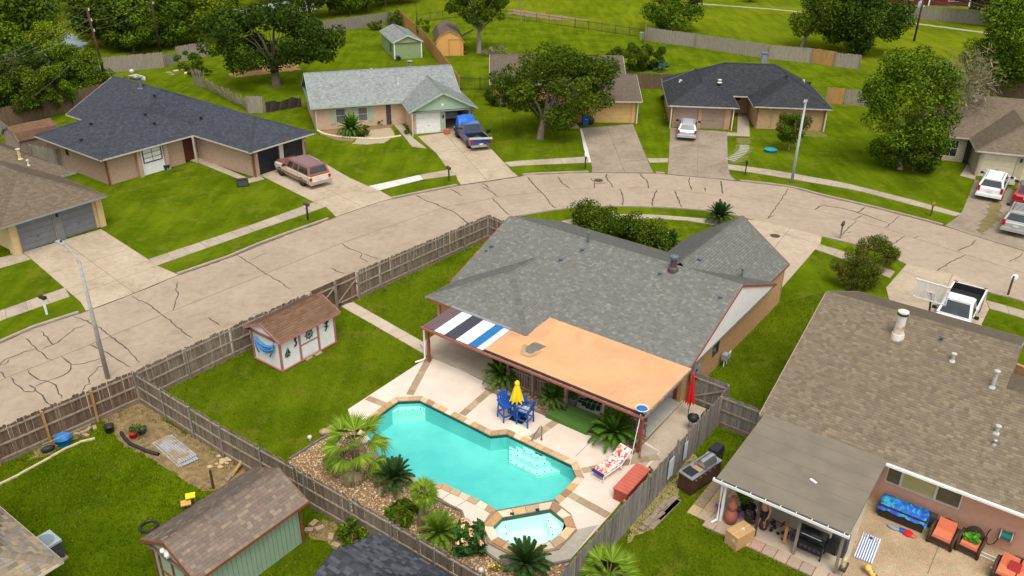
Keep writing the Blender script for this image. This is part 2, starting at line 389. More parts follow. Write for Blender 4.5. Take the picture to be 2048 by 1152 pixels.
def smooth_poly(pts, it=2, closed=False):
 for _ in range(it):
  q = []; m = len(pts); rng = range(m) if closed else range(m-1)
  if not closed: q.append(pts[0])
  for i in rng:
   a, b = pts[i], pts[(i+1) % m]
   q.append((a[0]*.75+b[0]*.25, a[1]*.75+b[1]*.25)); q.append((a[0]*.25+b[0]*.75, a[1]*.25+b[1]*.75))
  if not closed: q.append(pts[-1])
  pts = q
 return pts
POOL = W2([(797, 803.5), (839.5, 802), (940, 852), (980.6, 872.6), (1013.4, 869.5), (1053.5, 888.6), (1142, 931), (1152.5, 956), (1131, 980), (1109, 1000), (992, 1021), (960, 1003), (887, 969), (849, 971), (822, 956), (777, 928), (738, 912), (722, 880), (752, 836)])
SPA = W2([(1005, 1035), (1100, 1018), (1125.8, 1038), (1132.5, 1054.7), (1117, 1072.6), (1100, 1084.5), (1058.6, 1092), (1030, 1093.5), (997, 1075.6), (986, 1054.7)], .12)
SPA_OUT = W2([(992, 1022), (1109, 1001), (1142, 1027), (1154, 1059), (1117, 1098), (1070, 1106), (1026, 1111), (975, 1085), (964.5, 1051), (981, 1024)], .12)
def inset(poly, d):
 """Offset a polygon outwards by d (mitred)."""
 s = 1 if area(poly) > 0 else -1; out = []; m = len(poly)
 for i in range(m):
  a, b, c = Vector(poly[i-1]), Vector(poly[i]), Vector(poly[(i+1) % m])
  e1 = (b-a).normalized(); e2 = (c-b).normalized(); n1 = Vector((e1.y, -e1.x))*s; n2 = Vector((e2.y, -e2.x))*s
  k = n1+n2; k = k/max(.35, k.length_squared)*2 if k.length > 1e-6 else n1
  out.append((b.x+k.x*d, b.y+k.y*d))
 return out
SPA_HOLE = inset(SPA, .10); POOL_HOLE = inset(POOL, .10)
BASIN_HOLE = W2([(790, 795), (845, 792), (980, 862), (1015, 859), (1060, 878), (1152, 925), (1164, 958), (1146, 985), (1150, 1060), (1115, 1094), (1030, 1106), (975, 1078), (970, 1050), (976, 1024), (880, 980), (846, 981), (770, 942), (722, 915), (710, 880), (742, 834)])
g = MB(); g.prism([(-330, -60), (330, -60), (330, 700), (-330, 700)], None, 0.0, [BASIN_HOLE]); setting('ground', g, M_GROUND)
def lawn(pts, m=M_LAWN, z=.008, hole=None, jit=False, name='lawn'):
 b = MB(); p = pts if isinstance(pts[0][0], float) and abs(pts[0][0]) < 1e-9 else pts
 b.prism(p, None, z, hole or []); return setting(name, b, m)
FENCE_L = [F0.w(-35.6, 6.0), F0.w(-35.35, 10.5), F0.w(-34.78, 17.0), F0.w(-34.65, 22.0), F0.w(-34.07, 33.0), F0.w(-33.4, 43.1)]
FL2 = [(p.x, p.y) for p in FENCE_L]
FAR_EDGE = W2([(-330, 835), (-150, 756), (0, 687), (62, 658.5), (185, 618.5), (265, 588.5), (357, 550), (462, 514), (512, 492), (579, 467), (672, 434), (762, 403), (832, 388), (922, 370.5), (1024, 355.5), (1056, 349.5), (1184, 345), (1311, 347), (1424, 357), (1536, 369), (1586, 375.5), (1636, 390), (1746, 415.5), (1843.5, 440.5), (1898.5, 455.5), (1961, 475.5), (2048, 502), (2200, 555), (2400, 630)])
MID = W2([(-330, 924), (-150, 832), (12.5, 756), (105, 720), (180, 690), (325, 630), (460, 576), (512, 555.5), (682, 487), (887, 415.5), (984.5, 397), (1024, 390.5), (1159, 377), (1236, 374), (1336.5, 379), (1536, 403), (1631, 420.5), (1708.5, 440.5), (1776, 459), (1911, 503), (2048, 547), (2200, 603), (2400, 684)])
NEAR_R = W2([(1029, 433), (1109, 419), (1174, 413), (1249, 412), (1349, 415.5), (1411.5, 420.5), (1471.5, 430.5), (1509, 440.5), (1536, 445.5), (1643.5, 473), (1716, 489), (1786, 513), (1811, 528), (1911, 550.5), (1975.5, 584), (2048, 601), (2200, 664), (2400, 752)])
FE = resample(FAR_EDGE, 60); MI = resample(MID, 60)
NEAR_L = [tuple(F0.w(u-.14, v)[:2]) for u, v in ((-38, -22), (-36.6, -8), (-36.0, 3), (-35.4, 10.5), (-34.82, 17), (-34.66, 22.4), (-34.33, 27.6), (-34.15, 31.2), (-33.4, 43.2))]
NEAR = NEAR_L+NEAR_R
yards = [
 [FL2[2], FL2[3], FL2[4], FL2[5], tuple(F0.w(-27.5, 43)[:2]), tuple(F0.w(-27.5, 30)[:2]), tuple(F0.w(-13, 30)[:2]), tuple(F0.w(-13, 17.0)[:2])],              # pool yard
 [tuple(F0.w(*p)[:2]) for p in ((-35.5, 2), (-35.35, 10.5), (-34.78, 17), (-11.3, 17), (-11.3, 2))],                                                     # yard of the green shed
 [tuple(F0.w(*p)[:2]) for p in ((-11.3, 10), (-11.3, 32.5), (-9, 32.5), (-9, 26), (-3.6, 26), (-3.6, 10))],                                              # neighbour's yard
 [tuple(F0.w(*p)[:2]) for p in ((-13.5, 33.5), (-13.5, 58), (-2, 58), (-2, 33.5))],
]
lawn(yards[0], M_LAWN, hole=[BASIN_HOLE]); lawn(yards[1], M_LAWN2); lawn(yards[2], M_LAWN); lawn(yards[3], M_LAWN)
lawn(NEAR_R+[tuple(F0.w(16, 40)[:2]), tuple(F0.w(16, 30)[:2]), tuple(F0.w(0, 43)[:2]), tuple(F0.w(-27, 43)[:2]), tuple(F0.w(-33.4, 43.4)[:2])], M_LAWN, .004)
lawn(FAR_EDGE[:1]+FAR_EDGE[1:]+W2([(2400, 300), (2048, 170), (1960, 150), (1720, 138), (1290, 78), (1040, 42), (830, 45), (790, 45), (560, 75), (330, 110), (165, 150), (100, 205), (-60, 250), (-300, 400)]), M_LAWN, .004)
road = MB(); road.prism(FAR_EDGE+NEAR[::-1], None, .010); ROAD = setting('road', road, M_JOINT)
def ribbon(a, b): return list(a)+list(b)[::-1]
def offset_line(pl, d):
 pl = [Vector((p[0], p[1])) for p in pl]; out = []
 for i, p in enumerate(pl):
  t = (pl[min(i+1, len(pl)-1)]-pl[max(0, i-1)]).normalized(); out.append((p.x-t.y*d, p.y+t.x*d))
 return out
b = MB(); b.prism(ribbon(FAR_EDGE, offset_line(MID, .026)), .002, .018); b.build('lane_slab', M_ROAD, ROAD)
b = MB(); b.prism(ribbon(offset_line(MID, -.026), NEAR), .002, .018); b.build('lane_slab', M_ROAD, ROAD)
def strip(mb, pl, w, z0, z1, taper=True, wob=0):
 P = [Vector((p[0], p[1])) for p in pl]; n = len(P); L = []; Rr = []
 for i, p in enumerate(P):
  t = (P[min(i+1, n-1)]-P[max(0, i-1)]).normalized(); q = Vector((-t.y, t.x)); k = w/2*random.uniform(.65, 1.3)
  if taper and i in (0, n-1): k *= .4
  o = q*random.uniform(-wob, wob) if 0 < i < n-1 else q*0
  L.append(p+o+q*k); Rr.append(p+o-q*k)
 mb.prism([tuple(p) for p in L]+[tuple(p) for p in Rr[::-1]], z0, z1)
b = MB(); strip(b, [tuple(p) for p in resample(FAR_EDGE, 160)], .13, .012, .021, False, .03); b.build('gutter_line', M_TAR, ROAD)
CRACKS = [  # traced tar seams (photo pixels on the road level)
 [(147, 633), (160, 637), (175, 643), (187, 649), (200, 656), (219, 671), (232, 680), (252, 696), (262, 705), (272, 716), (270, 719), (280, 725)],
 [(264, 592), (275, 600), (300, 610), (310, 620), (325, 629), (340, 641), (352, 652), (365, 663), (386, 677)],
 [(345, 622), (350, 604), (358, 590), (352, 577), (356, 565)], [(417, 635), (425, 641), (440, 652)],
 [(180, 690), (197, 697), (215, 706), (228, 716), (250, 729), (262, 735)], [(191, 684), (198, 695)],
 [(51, 677), (62, 687), (75, 700), (85, 707), (95, 718), (104, 720)], [(82, 663), (95, 676), (107, 690)],
 [(0, 732), (10, 720), (30, 713), (50, 703), (72, 698)], [(85, 700), (92, 694), (110, 688), (130, 675), (150, 658), (172, 650)],
 [(123, 712), (135, 722), (144, 730), (138, 744), (122, 753), (95, 762), (70, 774)], [(144, 730), (165, 728), (190, 722), (215, 712)],
 [(56, 740), (64, 753), (80, 760), (98, 763), (112, 772), (118, 785), (124, 798)], [(21, 755), (30, 767), (40, 777), (55, 785), (68, 785), (71, 776), (58, 770)],
 [(70, 778), (82, 790), (92, 803), (103, 810)], [(0, 743), (8, 750), (12, 757)], [(178, 768), (176, 755), (190, 745), (195, 735), (210, 733)],
 [(165, 782), (170, 772), (183, 768)], [(0, 730), (15, 728), (17, 720)],
 [(512, 534), (530, 548), (545, 556), (560, 563), (568, 570), (580, 578)], [(472, 508), (480, 515), (495, 524), (512, 534)], [(500, 520), (512, 516), (530, 507)],
 [(682, 487), (700, 498), (724, 507), (740, 513), (757, 519)], [(724, 508), (721, 517), (736, 525)], [(661, 536), (672, 542), (690, 549)],
 [(832, 391), (850, 401), (870, 407), (887, 416), (905, 423), (920, 433), (937, 449)], [(965, 367), (975, 373), (980, 378)], [(966, 375), (980, 382), (997, 394)],
 [(984, 397), (995, 407), (1005, 418), (1018, 430)], [(900, 378), (915, 386), (924, 392)],
 [(1055, 354), (1065, 366), (1078, 381), (1092, 395), (1101, 408), (1112, 418)], [(1115, 353), (1125, 367), (1141, 378)],
 [(1182, 357), (1189, 366), (1188, 377)], [(1213, 348), (1212, 356), (1220, 366), (1227, 376)], [(1182, 357), (1208, 356)], [(1189, 367), (1216, 366)],
 [(1280, 348), (1288, 358), (1294, 361), (1297, 377)], [(1240, 378), (1247, 395), (1245, 412)], [(1314, 380), (1308, 392), (1304, 413)], [(1349, 382), (1355, 395), (1364, 417)],
 [(1379, 355), (1377, 364), (1383, 380)], [(1441, 362), (1446, 388)], [(1410, 375), (1412, 384)], [(1536, 436), (1548, 420), (1562, 400), (1578, 376)],
 [(1645, 410), (1630, 420)], [(1730, 415), (1715, 427)], [(1724, 431), (1708, 440)], [(1712, 443), (1695, 458), (1682, 473)], [(1692, 466), (1705, 464)], [(1799, 432), (1786, 444), (1770, 456)],
 [(1645, 411), (1690, 418), (1720, 427), (1775, 446)], [(1809, 472), (1790, 486), (1770, 492)], [(1953, 480), (1940, 492), (1920, 500), (1915, 503)], [(1932, 511), (1905, 522), (1885, 535), (1870, 543)],
 [(2046, 507), (2030, 519), (2016, 524)], [(1826, 476), (1838, 473)], [(1530, 438), (1548, 432)], [(1900, 456), (1960, 474), (2048, 502)], [(922, 371), (1024, 356), (1056, 350)], [(357, 551), (462, 515), (579, 468), (672, 435)],
]
for c in CRACKS:
 pl = W2(c); n = max(3, int(length(pl)/.28)); p2 = [tuple(q) for q in resample(pl, n)]
 b = MB(); strip(b, p2, .062 if G(*c[0]).y < 60 else .095, .014, .023, wob=.05); b.build('tar_seam', M_TAR, ROAD)
for px, py in ((1197, 361), (1550, 472)):
 t = thing('manhole_cover', 'round iron manhole cover in the road lane' if py < 400 else 'round iron cover in the concrete drive apron of the pool house', 'manhole cover', G(px, py, .018))
 b = MB(); b.lathe((0, 0, 0), [(.38, 0), (.38, .012), (.36, .016)], 22); b.build('rim', M_DKGREY, t)
 b = MB(); b.lathe((0, 0, .004), [(.33, 0), (.33, .016)], 22)
 for k in range(-3, 4): b.bar((-.28, k*.08, .017), (.28, k*.08, .017), .025, .012)
 b.build('lid', pm('rusty_iron', (.09, .055, .045), (.06, .04, .035), 9, .8), t)
KERB = thing('kerb', None, None); KERB['kind'] = 'structure'
def cut(line, px0, px1):
 """The stretch of a line between two photo columns."""
 L = resample(line, 400); out = [tuple(p) for p in L if px0 <= proj((p.x, p.y, 0))[0] <= px1]
 return [tuple(q) for q in resample(out, max(2, int(length(out)/1.2)))]
KERB_SEGS = []
for a, c in ((-320, 166), (350, 660), (785, 917), (1045, 1180), (1306, 1334), (1474, 1886)):
 s = cut(FAR_EDGE, a, c); KERB_SEGS.append(s); b = MB(); b.prism(ribbon(offset_line(s, .0), offset_line(s, .18)), 0, .12); b.build('kerb_length', M_KERB, KERB)
for a, c in ((1030, 1505), (1650, 1806), (1980, 2380)):
 s = cut(NEAR_R, a, c); b = MB(); b.prism(ribbon(offset_line(s, -.18), offset_line(s, .0)), 0, .10); b.build('kerb_length', M_KERB, KERB)
def walk(inner, outer, m=M_WALK, step=1.25, z=.035, name='sidewalk', th=.04):
 a, c = W2(inner), W2(outer); n = max(1, round(length(a)/step)); A, C = resample(a, n), resample(c, n)
 root = MB().prism([tuple(p) for p in A]+[tuple(p) for p in C[::-1]], None, .011).build(name, M_JOINT); root['kind'] = 'structure'
 for k in range(n):
  g0 = .012/max(.3, (A[k+1]-A[k]).length); pts = [A[k].lerp(A[k+1], g0), A[k].lerp(A[k+1], 1-g0), C[k].lerp(C[k+1], 1-g0), C[k].lerp(C[k+1], g0)]
  b = MB(); dz = random.uniform(-.006, .006); b.prism([tuple(p) for p in pts], .0, z+dz); b.build('slab', random.choice([m, m, M_KERB]) if m is M_WALK and random.random() < .3 else m, root)
 return root
walk([(-160, 690), (0, 622), (130, 576)], [(-160, 715), (0, 642), (140, 593.5)])
walk([(297.5, 519), (430, 475), (512, 447), (627, 405.5)], [(312.5, 532), (430, 491), (512, 462), (652, 414)])
walk([(737, 373), (839.5, 350.5)], [(758, 381), (847, 359)], M_NEWWALK); walk([(840, 350.3), (902, 339)], [(847.5, 359), (912, 350.5)])
walk([(1008, 325.5), (1024, 323), (1169, 314)], [(1020, 333.5), (1050, 331), (1179, 325.5)])
walk([(1294, 317), (1336.5, 317)], [(1299, 325.5), (1336, 325)]); walk([(1455, 329), (1536, 339), (1686, 365.5), (1826, 400.5), (1923.5, 428)], [(1456.5, 339), (1536, 350.5), (1711, 380.5), (1911, 433)], M_WALK)
walk([(1106, 447), (1160, 434), (1239, 429), (1299, 429), (1414, 438), (1480, 448)], [(1106, 457), (1160, 446), (1249, 438), (1300, 437.5), (1371, 441), (1470, 458)], M_WALK)
walk([(1639.5, 489), (1700, 507), (1790, 544)], [(1630, 499), (1690, 520), (1780, 557)]); walk([(1971, 601), (2048, 622), (2140, 655)], [(1979, 618), (2048, 637), (2140, 672)])
def drive(pts, lines, m, z=.03, name='driveway', gap=.03):
 poly = W2(pts); root = MB().prism(poly, None, .012).build(name, M_JOINT); root['kind'] = 'structure'
 for pc in split_poly(poly, [W2(l) for l in lines], gap):
  b = MB(); b.prism(pc, 0, z+random.uniform(-.004, .004)); b.build('slab', m, root)
 return root
drive([(46, 505), (202.5, 459), (297.5, 520), (312, 531), (357, 550), (265, 588), (185, 618), (172, 622), (162, 605), (147, 592), (130, 577), (66, 521)],
 [((122, 480), (232, 560)), ((100, 547), (258, 500)), ((105, 560), (262, 497)), ((150, 585), (300, 533)), ((140, 575), (297, 520))][1:2]+[((122, 480), (232, 560)), ((140, 577), (310, 517)), ((147, 592), (330, 527))], M_DRIVE)
drive([(511.8, 346.6), (618, 309), (698, 355.5), (737, 373), (758, 381), (787, 397), (762, 403), (672, 434), (652, 414), (627, 404)], [((556, 328), (700, 402)), ((587, 382), (650, 360)), ((625, 404), (737, 372)), ((650, 414), (760, 381))], M_DRIVE)
drive([(835.9, 273), (940, 259), (984.5, 300.5), (1024, 343), (1036, 353), (922, 370), (916, 362), (912, 350), (894.5, 337), (873, 307), (849, 285.8)], [((890, 267), (950, 335)), ((870, 305), (985, 300)), ((905, 343), (1025, 330))], M_DRIVE)
drive([(1160, 257), (1266, 249), (1281.5, 288), (1299, 330.5), (1306.5, 346), (1184, 345), (1184, 335.5), (1173, 288)], [((1213, 252), (1250, 346)), ((1184, 325), (1300, 321))], M_DRIVE2)
drive([(1160, 258), (1163, 258), (1176, 300), (1182, 325), (1178, 326), (1168, 300)], [], M_NEWWALK, .045, 'drive_edging')
drive([(1341, 256), (1454, 264), (1456, 335), (1460, 350), (1471, 361), (1424, 357), (1335, 348.5), (1337, 325), (1339, 290)], [((1397, 256), (1394, 358)), ((1337, 300), (1457, 305)), ((1336, 325), (1457, 329))], M_DRIVE2)
drive([(1950.5, 360), (2060, 390), (2200, 440), (2200, 556), (2048, 502), (1961, 475.5), (1898, 455), (1889.4, 451.7), (1914, 435), (1924, 424)], [((1911, 433), (2100, 500)), ((1995, 375), (1960, 475))], M_DRIVE2)
drive([(1509, 441), (1536, 445.5), (1643.5, 473), (1641, 487), (1560, 580), (1500, 520), (1496, 438)], [((1509, 452), (1640, 489)), ((1558, 485), (1515, 540))], M_DRIVE)
drive([(1813, 529), (1911, 550.5), (1975, 584), (1971, 601), (1978, 618), (1963, 649), (1985, 705), (1790, 650), (1772, 576)], [((1800, 540), (1972, 604)), ((1900, 560), (1860, 640))], M_DRIVE)
def path(pts, lines=(), m=M_WALK, z=.03): return drive(pts, list(lines), m, z, 'garden_path')
path([(0, 537), (0, 516), (44, 505), (62, 519)]); path([(393, 324), (412, 320), (498, 357.6), (520, 351.6), (529, 358.6), (497, 366.6)], [((440, 332), (428, 338)), ((470, 345), (458, 351))])
path([(380, 322), (384, 306), (412, 304), (416, 318), (394, 325)], [], M_PATIO, .10)
path([(785, 247), (799, 243), (826, 276), (853.4, 297.5), (838, 295.5), (824, 293.6), (810.5, 276)], [((800, 262), (814, 260)), ((810, 277), (827, 275))])
path([(1124.6, 212), (1137, 212), (1153.7, 249.6), (1160, 257), (1133, 257)], [((1128, 235), (1148, 235))]); path([(1475.7, 226), (1497.6, 231), (1499.5, 273), (1453.8, 271.4), (1455, 265), (1474, 266)], [((1475, 250), (1498, 253))])
path([(1933.9, 329.4), (1953, 338), (1950.5, 360), (1920, 351.7)])
path([(680, 612), (706, 605), (868, 697), (872, 708), (858, 714)], [((718, 634), (744, 626)), ((757, 656), (783, 648)), ((797, 677), (822, 669)), ((835, 698), (858, 690))], M_PATIO, .035)
st = MB().prism(W2([(1478, 288), (1480, 288), (1480, 287)]), None, .012).build('stepping_path', M_JOINT); st['kind'] = 'structure'
for k in range(11):
 t_ = k/10; at_ = lambda q: G(1461+28*math.sin(q*1.75), 320-28*q); c = at_(t_); d_ = at_(t_+.03)-at_(t_-.03); a = math.degrees(math.atan2(d_.y, d_.x))
 b = MB(); b.box((c.x, c.y, .02), (.17, .85, .05), rot2(a).to_3x3()); b.build('paver', pm('pale_slat', (.42, .42, .36), (.34, .34, .29), 5), st)
def patch(pts, m, z=.013, name='bare_soil', amp=.15):
 b = MB(); b.prism(jitter_poly(W2(pts), .3, amp), None, z); return setting(name, b, m)
patch([(205, 835), (292, 803), (335, 845), (420, 893), (500, 945), (480, 960), (440, 980), (420, 985), (395, 975), (350, 950), (318, 930), (285, 905), (255, 893), (232, 872)], M_DIRT)
patch([(60, 895), (120, 870), (195, 848), (178, 862), (105, 905), (60, 920)], M_DIRT); patch([(612, 1050), (645, 1035), (690, 1062), (730, 1090), (700, 1120), (660, 1085), (620, 1080)], M_DIRT)
patch([(1262, 1040), (1300, 1000), (1345, 960), (1380, 905), (1395, 915), (1350, 1000), (1300, 1060), (1248, 1085)], pm('straw_edge', (.22, .17, .06), (.30, .24, .10), 5, .95, .7), .012)
patch([(705, 288), (728, 262), (782, 255), (792, 272), (768, 286), (735, 289)], pm('pinkish_gravel', (.42, .33, .25), (.30, .26, .13), 9, .95, .6, 60), .013, 'gravel_bed', .1)
patch([(640, 268), (650, 256), (700, 262), (780, 247), (788, 253), (720, 268), (705, 284), (672, 280)], M_MULCH, .012, 'flower_bed', .08)
patch([(1474, 276), (1500, 275), (1504, 300), (1482, 325), (1460, 326), (1459, 317), (1472, 298)], pm('worn_grass', (.17, .145, .035), (.10, .12, .012), 1.6, .95), .011, 'worn_grass', .3)
patch([(1985, 372), (2003, 398), (2000, 438), (1962, 470), (1952, 462), (1976, 425)], pm('weedy_soil', (.13, .12, .03), (.22, .155, .08), 1.5, .95, .6, 20), .042, 'weedy_strip', .25)
patch([(1560, 262), (1645, 262), (1652, 275), (1600, 272)], MATS['worn_grass'], .011, 'worn_grass', .3)
patch([(60, 88), (130, 62), (175, 86), (150, 104), (70, 112)], pm('pond_water', (.40, .45, .46), (.34, .40, .42), .2, .25), .02, 'pond', .5)
patch([(330, 40), (470, 18), (640, -8), (640, 20), (520, 34), (400, 58)], MATS['pond_water'], .02, 'pond', .5)
b = MB(); strip(b, W2([(1370, 2), (1400, 8), (1536, 18), (1700, 34), (1850, 50), (2000, 70)]), .9, .0, .05, False); setting('concrete_track', b, M_WALK)
patch([(1020, 18), (1140, 34), (1290, 58), (1288, 66), (1140, 44), (1020, 28)], M_DIRT, .012, 'worn_path', .6)
patch([(455, 148), (520, 132), (590, 128), (600, 140), (520, 150), (470, 155)], pm('orange_earth', (.36, .20, .07), (.28, .17, .06), 3, .95), .012, 'bare_soil', .3)
# ================================================================ POOL, SPA, DECK
DECK = W2([(857, 715), (696, 820), (700, 836), (735, 872), (770, 930), (822, 957), (862, 985), (868, 990), (925, 1025), (936, 1056), (950, 1092), (1000, 1126), (1035, 1143), (1090, 1131), (1139, 1121), (1230, 1020), (1320, 905), (1268, 868), (1200, 880), (1120, 838), (982, 771), (862, 713)])
dk = MB(); dk.prism(DECK, .0, .045, [POOL_HOLE, SPA_HOLE]); DECKO = setting('pool_deck', dk, M_DECK)
b = MB(); b.prism(W2([(937, 1057), (962, 1055), (975, 1086), (1026, 1111), (1070, 1107), (1117, 1099), (1154, 1061), (1197, 1051), (1139, 1120), (1090, 1131), (1035, 1142), (1000, 1126), (952, 1092)]), .04, .05); b.build('spa_surround', M_GREYCON, DECKO)
b = MB(); b.prism(W2([(1262, 905), (1285, 888), (1318, 905), (1290, 935), (1262, 920)]), .04, .05); b.build('corner_slab', M_GREYCON, DECKO)
STONE_COLS = [(.34, .235, .13), (.42, .30, .17), (.30, .21, .13), (.46, .35, .22), (.38, .25, .12), (.33, .25, .17), (.50, .40, .28), (.36, .22, .10)]
def stone_run(a, c, n, z0, z1, parent, gap=.02, name='flagstone', jit=.12, cols=STONE_COLS):
 A, C = resample(a, n), resample(c, n)
 ts = [0]+[min(1, max(0, (k+random.uniform(-jit, jit)*1.6)/n)) for k in range(1, n)]+[1]
 def at(pl, t): x = t*n; i = min(n-1, int(x)); return pl[i].lerp(pl[i+1], x-i)
 for k in range(n):
  g_ = gap/2/max(.2, length([A[0], A[-1]]) if n < 2 else (A[1]-A[0]).length*n)
  p = [at(A, ts[k]+g_), at(A, ts[k+1]-g_), at(C, ts[k+1]-g_), at(C, ts[k]+g_)]
  b = MB(); b.prism([tuple(q) for q in p], z0, z1+random.uniform(-.006, .006)); o = b.build(name, M_STONE, parent)
  c_ = random.choice(cols); j = random.uniform(.85, 1.18); o.color = (c_[0]*j, c_[1]*j, c_[2]*j, 1)
for (p, q), n in (((( 859.5, 716), (819.5, 791)), 7), (((987, 776), (924.5, 831)), 6), (((1121, 838), (1064, 878)), 5), (((734.5, 797), (772, 812)), 3), (((1164, 943), (1316.5, 915)), 9), (((1136.5, 989), (1216.5, 1033)), 7)):
 A, B = W2([p, q]); d = Vector((B[0]-A[0], B[1]-A[1])).normalized(); nrm = Vector((-d.y, d.x))*.19
 b = MB(); b.prism([(A[0]+nrm.x, A[1]+nrm.y), (B[0]+nrm.x, B[1]+nrm.y), (B[0]-nrm.x, B[1]-nrm.y), (A[0]-nrm.x, A[1]-nrm.y)], None, .0465); band = b.build('stone_band', M_JOINT, DECKO)
 n = max(2, int((Vector(B)-Vector(A)).length/.42)); stone_run([(A[0]+nrm.x, A[1]+nrm.y), (B[0]+nrm.x, B[1]+nrm.y)], [(A[0]-nrm.x, A[1]-nrm.y), (B[0]-nrm.x, B[1]-nrm.y)], n, .046, .056, band, .012, cols=[(.33, .245, .15), (.37, .28, .175), (.30, .215, .13), (.40, .30, .19)])
for p, q in (((1151, 914), (1191, 876)), ((910, 1017), (942, 996)), ((884, 1000), (901, 988)), ((696, 832), (770, 838))):
 A, B = W2([p, q]); b = MB(); strip(b, [A, B], .022, .040, .0475, False); b.build('deck_joint', M_JOINT, DECKO)
pool = thing('swimming_pool', 'turquoise free-form swimming pool edged with tan flagstone', 'pool', (*G(960, 930)[:2], 0))
PO = tuple(pool.location)
def tile_wall(mb, loop, z0, z1, flip=False):
 m = len(loop); n0 = len(mb.v)
 mb.v += [(p[0], p[1], z0) for p in loop]+[(p[0], p[1], z1) for p in loop]
 for i in range(m):
  j = (i+1) % m; mb.f.append((n0+i, n0+j, n0+m+j, n0+m+i)); mb.m.append(mb.cm)
M_PLASTER = pm('pool_plaster', (.31, .665, .63), (.19, .545, .535), .30, .6, lo=.38, hi=.62)
M_PLASTER2 = pm('pool_step_plaster', (.84, .93, .86), (.78, .89, .82), 1.0, .6)
M_TILE = pm('dark_waterline_tile', (.035, .055, .05), (.06, .085, .075), 20, .3)
def water_mat(name, tint):
 m, t, b = newmat(name); t.nodes.remove(b); out = t.nodes['Material Output']
 tr = t.nodes.new('ShaderNodeBsdfTransparent'); tr.inputs[0].default_value = (*tint, 1)
 gl = t.nodes.new('ShaderNodeBsdfGlossy'); gl.inputs['Roughness'].default_value = .03; gl.inputs[0].default_value = (.9, .9, .9, 1)
 fr = t.nodes.new('ShaderNodeFresnel'); fr.inputs[0].default_value = 1.33
 v = coords(t); bp = t.nodes.new('ShaderNodeBump'); bp.inputs['Strength'].default_value = .45; bp.inputs['Distance'].default_value = .03
 t.links.new(noise(t, v, 2.2, 3, .5, .4), bp.inputs['Height']); t.links.new(bp.outputs[0], gl.inputs['Normal']); t.links.new(bp.outputs[0], fr.inputs['Normal'])
 ms = t.nodes.new('ShaderNodeMixShader'); t.links.new(fr.outputs[0], ms.inputs[0]); t.links.new(tr.outputs[0], ms.inputs[1]); t.links.new(gl.outputs[0], ms.inputs[2])
 t.links.new(ms.outputs[0], out.inputs[0]); return m
M_WATER = water_mat('pool_water', (.63, .957, .925)); M_SPAWATER = water_mat('spa_water', (.80, .98, .975))
b = MB(PO); loop = inset(POOL, .04); lw = loop
deep = Vector(F0.w(-27.3, 24.5)[:2]); shal = Vector(F0.w(-15.5, 24.5)[:2]); ax = (shal-deep).normalized(); LL = (shal-deep).length
def floor_z(p):
 t_ = min(1, max(0, ((Vector(p)-deep).dot(ax))/LL)); t_ = t_*t_*(3-2*t_); return -1.15+.35*t_
tris = tessellate_polygon([[Vector((p[0], p[1], 0)) for p in lw]])
def inside(p, poly):
 c = False; m = len(poly)
 for i in range(m):
  a, q = poly[i], poly[i-1]
  if (a[1] > p[1]) != (q[1] > p[1]) and p[0] < (q[0]-a[0])*(p[1]-a[1])/(q[1]-a[1])+a[0]: c = not c
 return c
b.add([(p[0], p[1], floor_z(p)) for p in lw], tris); b.build('basin_floor', M_PLASTER, pool)
b = MB(PO); m = len(lw); b.add([(p[0], p[1], floor_z(p)-.01) for p in lw]+[(p[0], p[1], -.16) for p in lw], [(i, (i+1) % m, m+(i+1) % m, m+i) for i in range(m)]); b.build('basin_wall', M_PLASTER, pool)
b = MB(PO); tile_wall(b, inset(POOL, .035), -.17, .045); b.build('waterline_tile', M_TILE, pool)
b = MB(PO); b.prism(inset(POOL, .03), None, -.075); b.build('water', M_WATER, pool)
def tread(px, z, nm='step'):
 b = MB(PO); b.prism([tuple(G(x, y, z)[:2]) for x, y in px], -1.3, z); return b.build(nm, M_PLASTER2, pool)
for px, z in (([(1045.6, 885), (1046.8, 903), (1074, 917), (1097, 913), (1112, 912)], -.24), ([(1032, 879), (1032, 913), (1073, 933.6), (1110.6, 924), (1126, 922)], -.44), ([(1018, 872), (1018.8, 923.8), (1073, 950.6), (1127.6, 941), (1142, 933)], -.64)): tread(px, z)
tread([(783, 823.5), (854.5, 817), (842, 802.5), (797, 804)], -.35, 'bench')
DOTS = [(1021, 889, -.64), (1021.5, 899.5, -.64), (1022, 910, -.64), (1022, 921, -.64), (1033.5, 928.5, -.64), (1046.5, 935, -.64), (1059.5, 941.5, -.64), (1073, 947.5, -.64), (1088.5, 944, -.64), (1103.5, 941, -.64), (1119, 938, -.64),
  (1035, 890.5, -.44), (1035, 901, -.44), (1035, 911.5, -.44), (1047.5, 918, -.44), (1060.5, 925, -.44), (1074, 931, -.44), (1089, 927.5, -.44), (1104, 924, -.44), (1048.5, 891, -.24), (1049, 901.5, -.24), (1062, 908.5, -.24), (1075.5, 915, -.24), (1090.5, 912, -.24),
  (796, 822, -.35), (811, 820.3, -.35), (826, 819, -.35), (841, 817.3, -.35)]
for x, y, z in DOTS:
 p = G(x, y, z); b = MB(PO); b.box((p.x, p.y, z+.006), (.06, .06, .012)); b.build('step_tile', M_TILE, pool)
dp = [(0, 0), (.10, .06), (.25, .10), (.32, .18), (.36, .09), (.52, .04), (.66, -.03), (.56, -.07), (.40, -.05), (.30, -.12), (.27, -.05), (.12, -.02), (.02, .05), (-.10, .10), (-.03, .02), (-.12, -.06)]
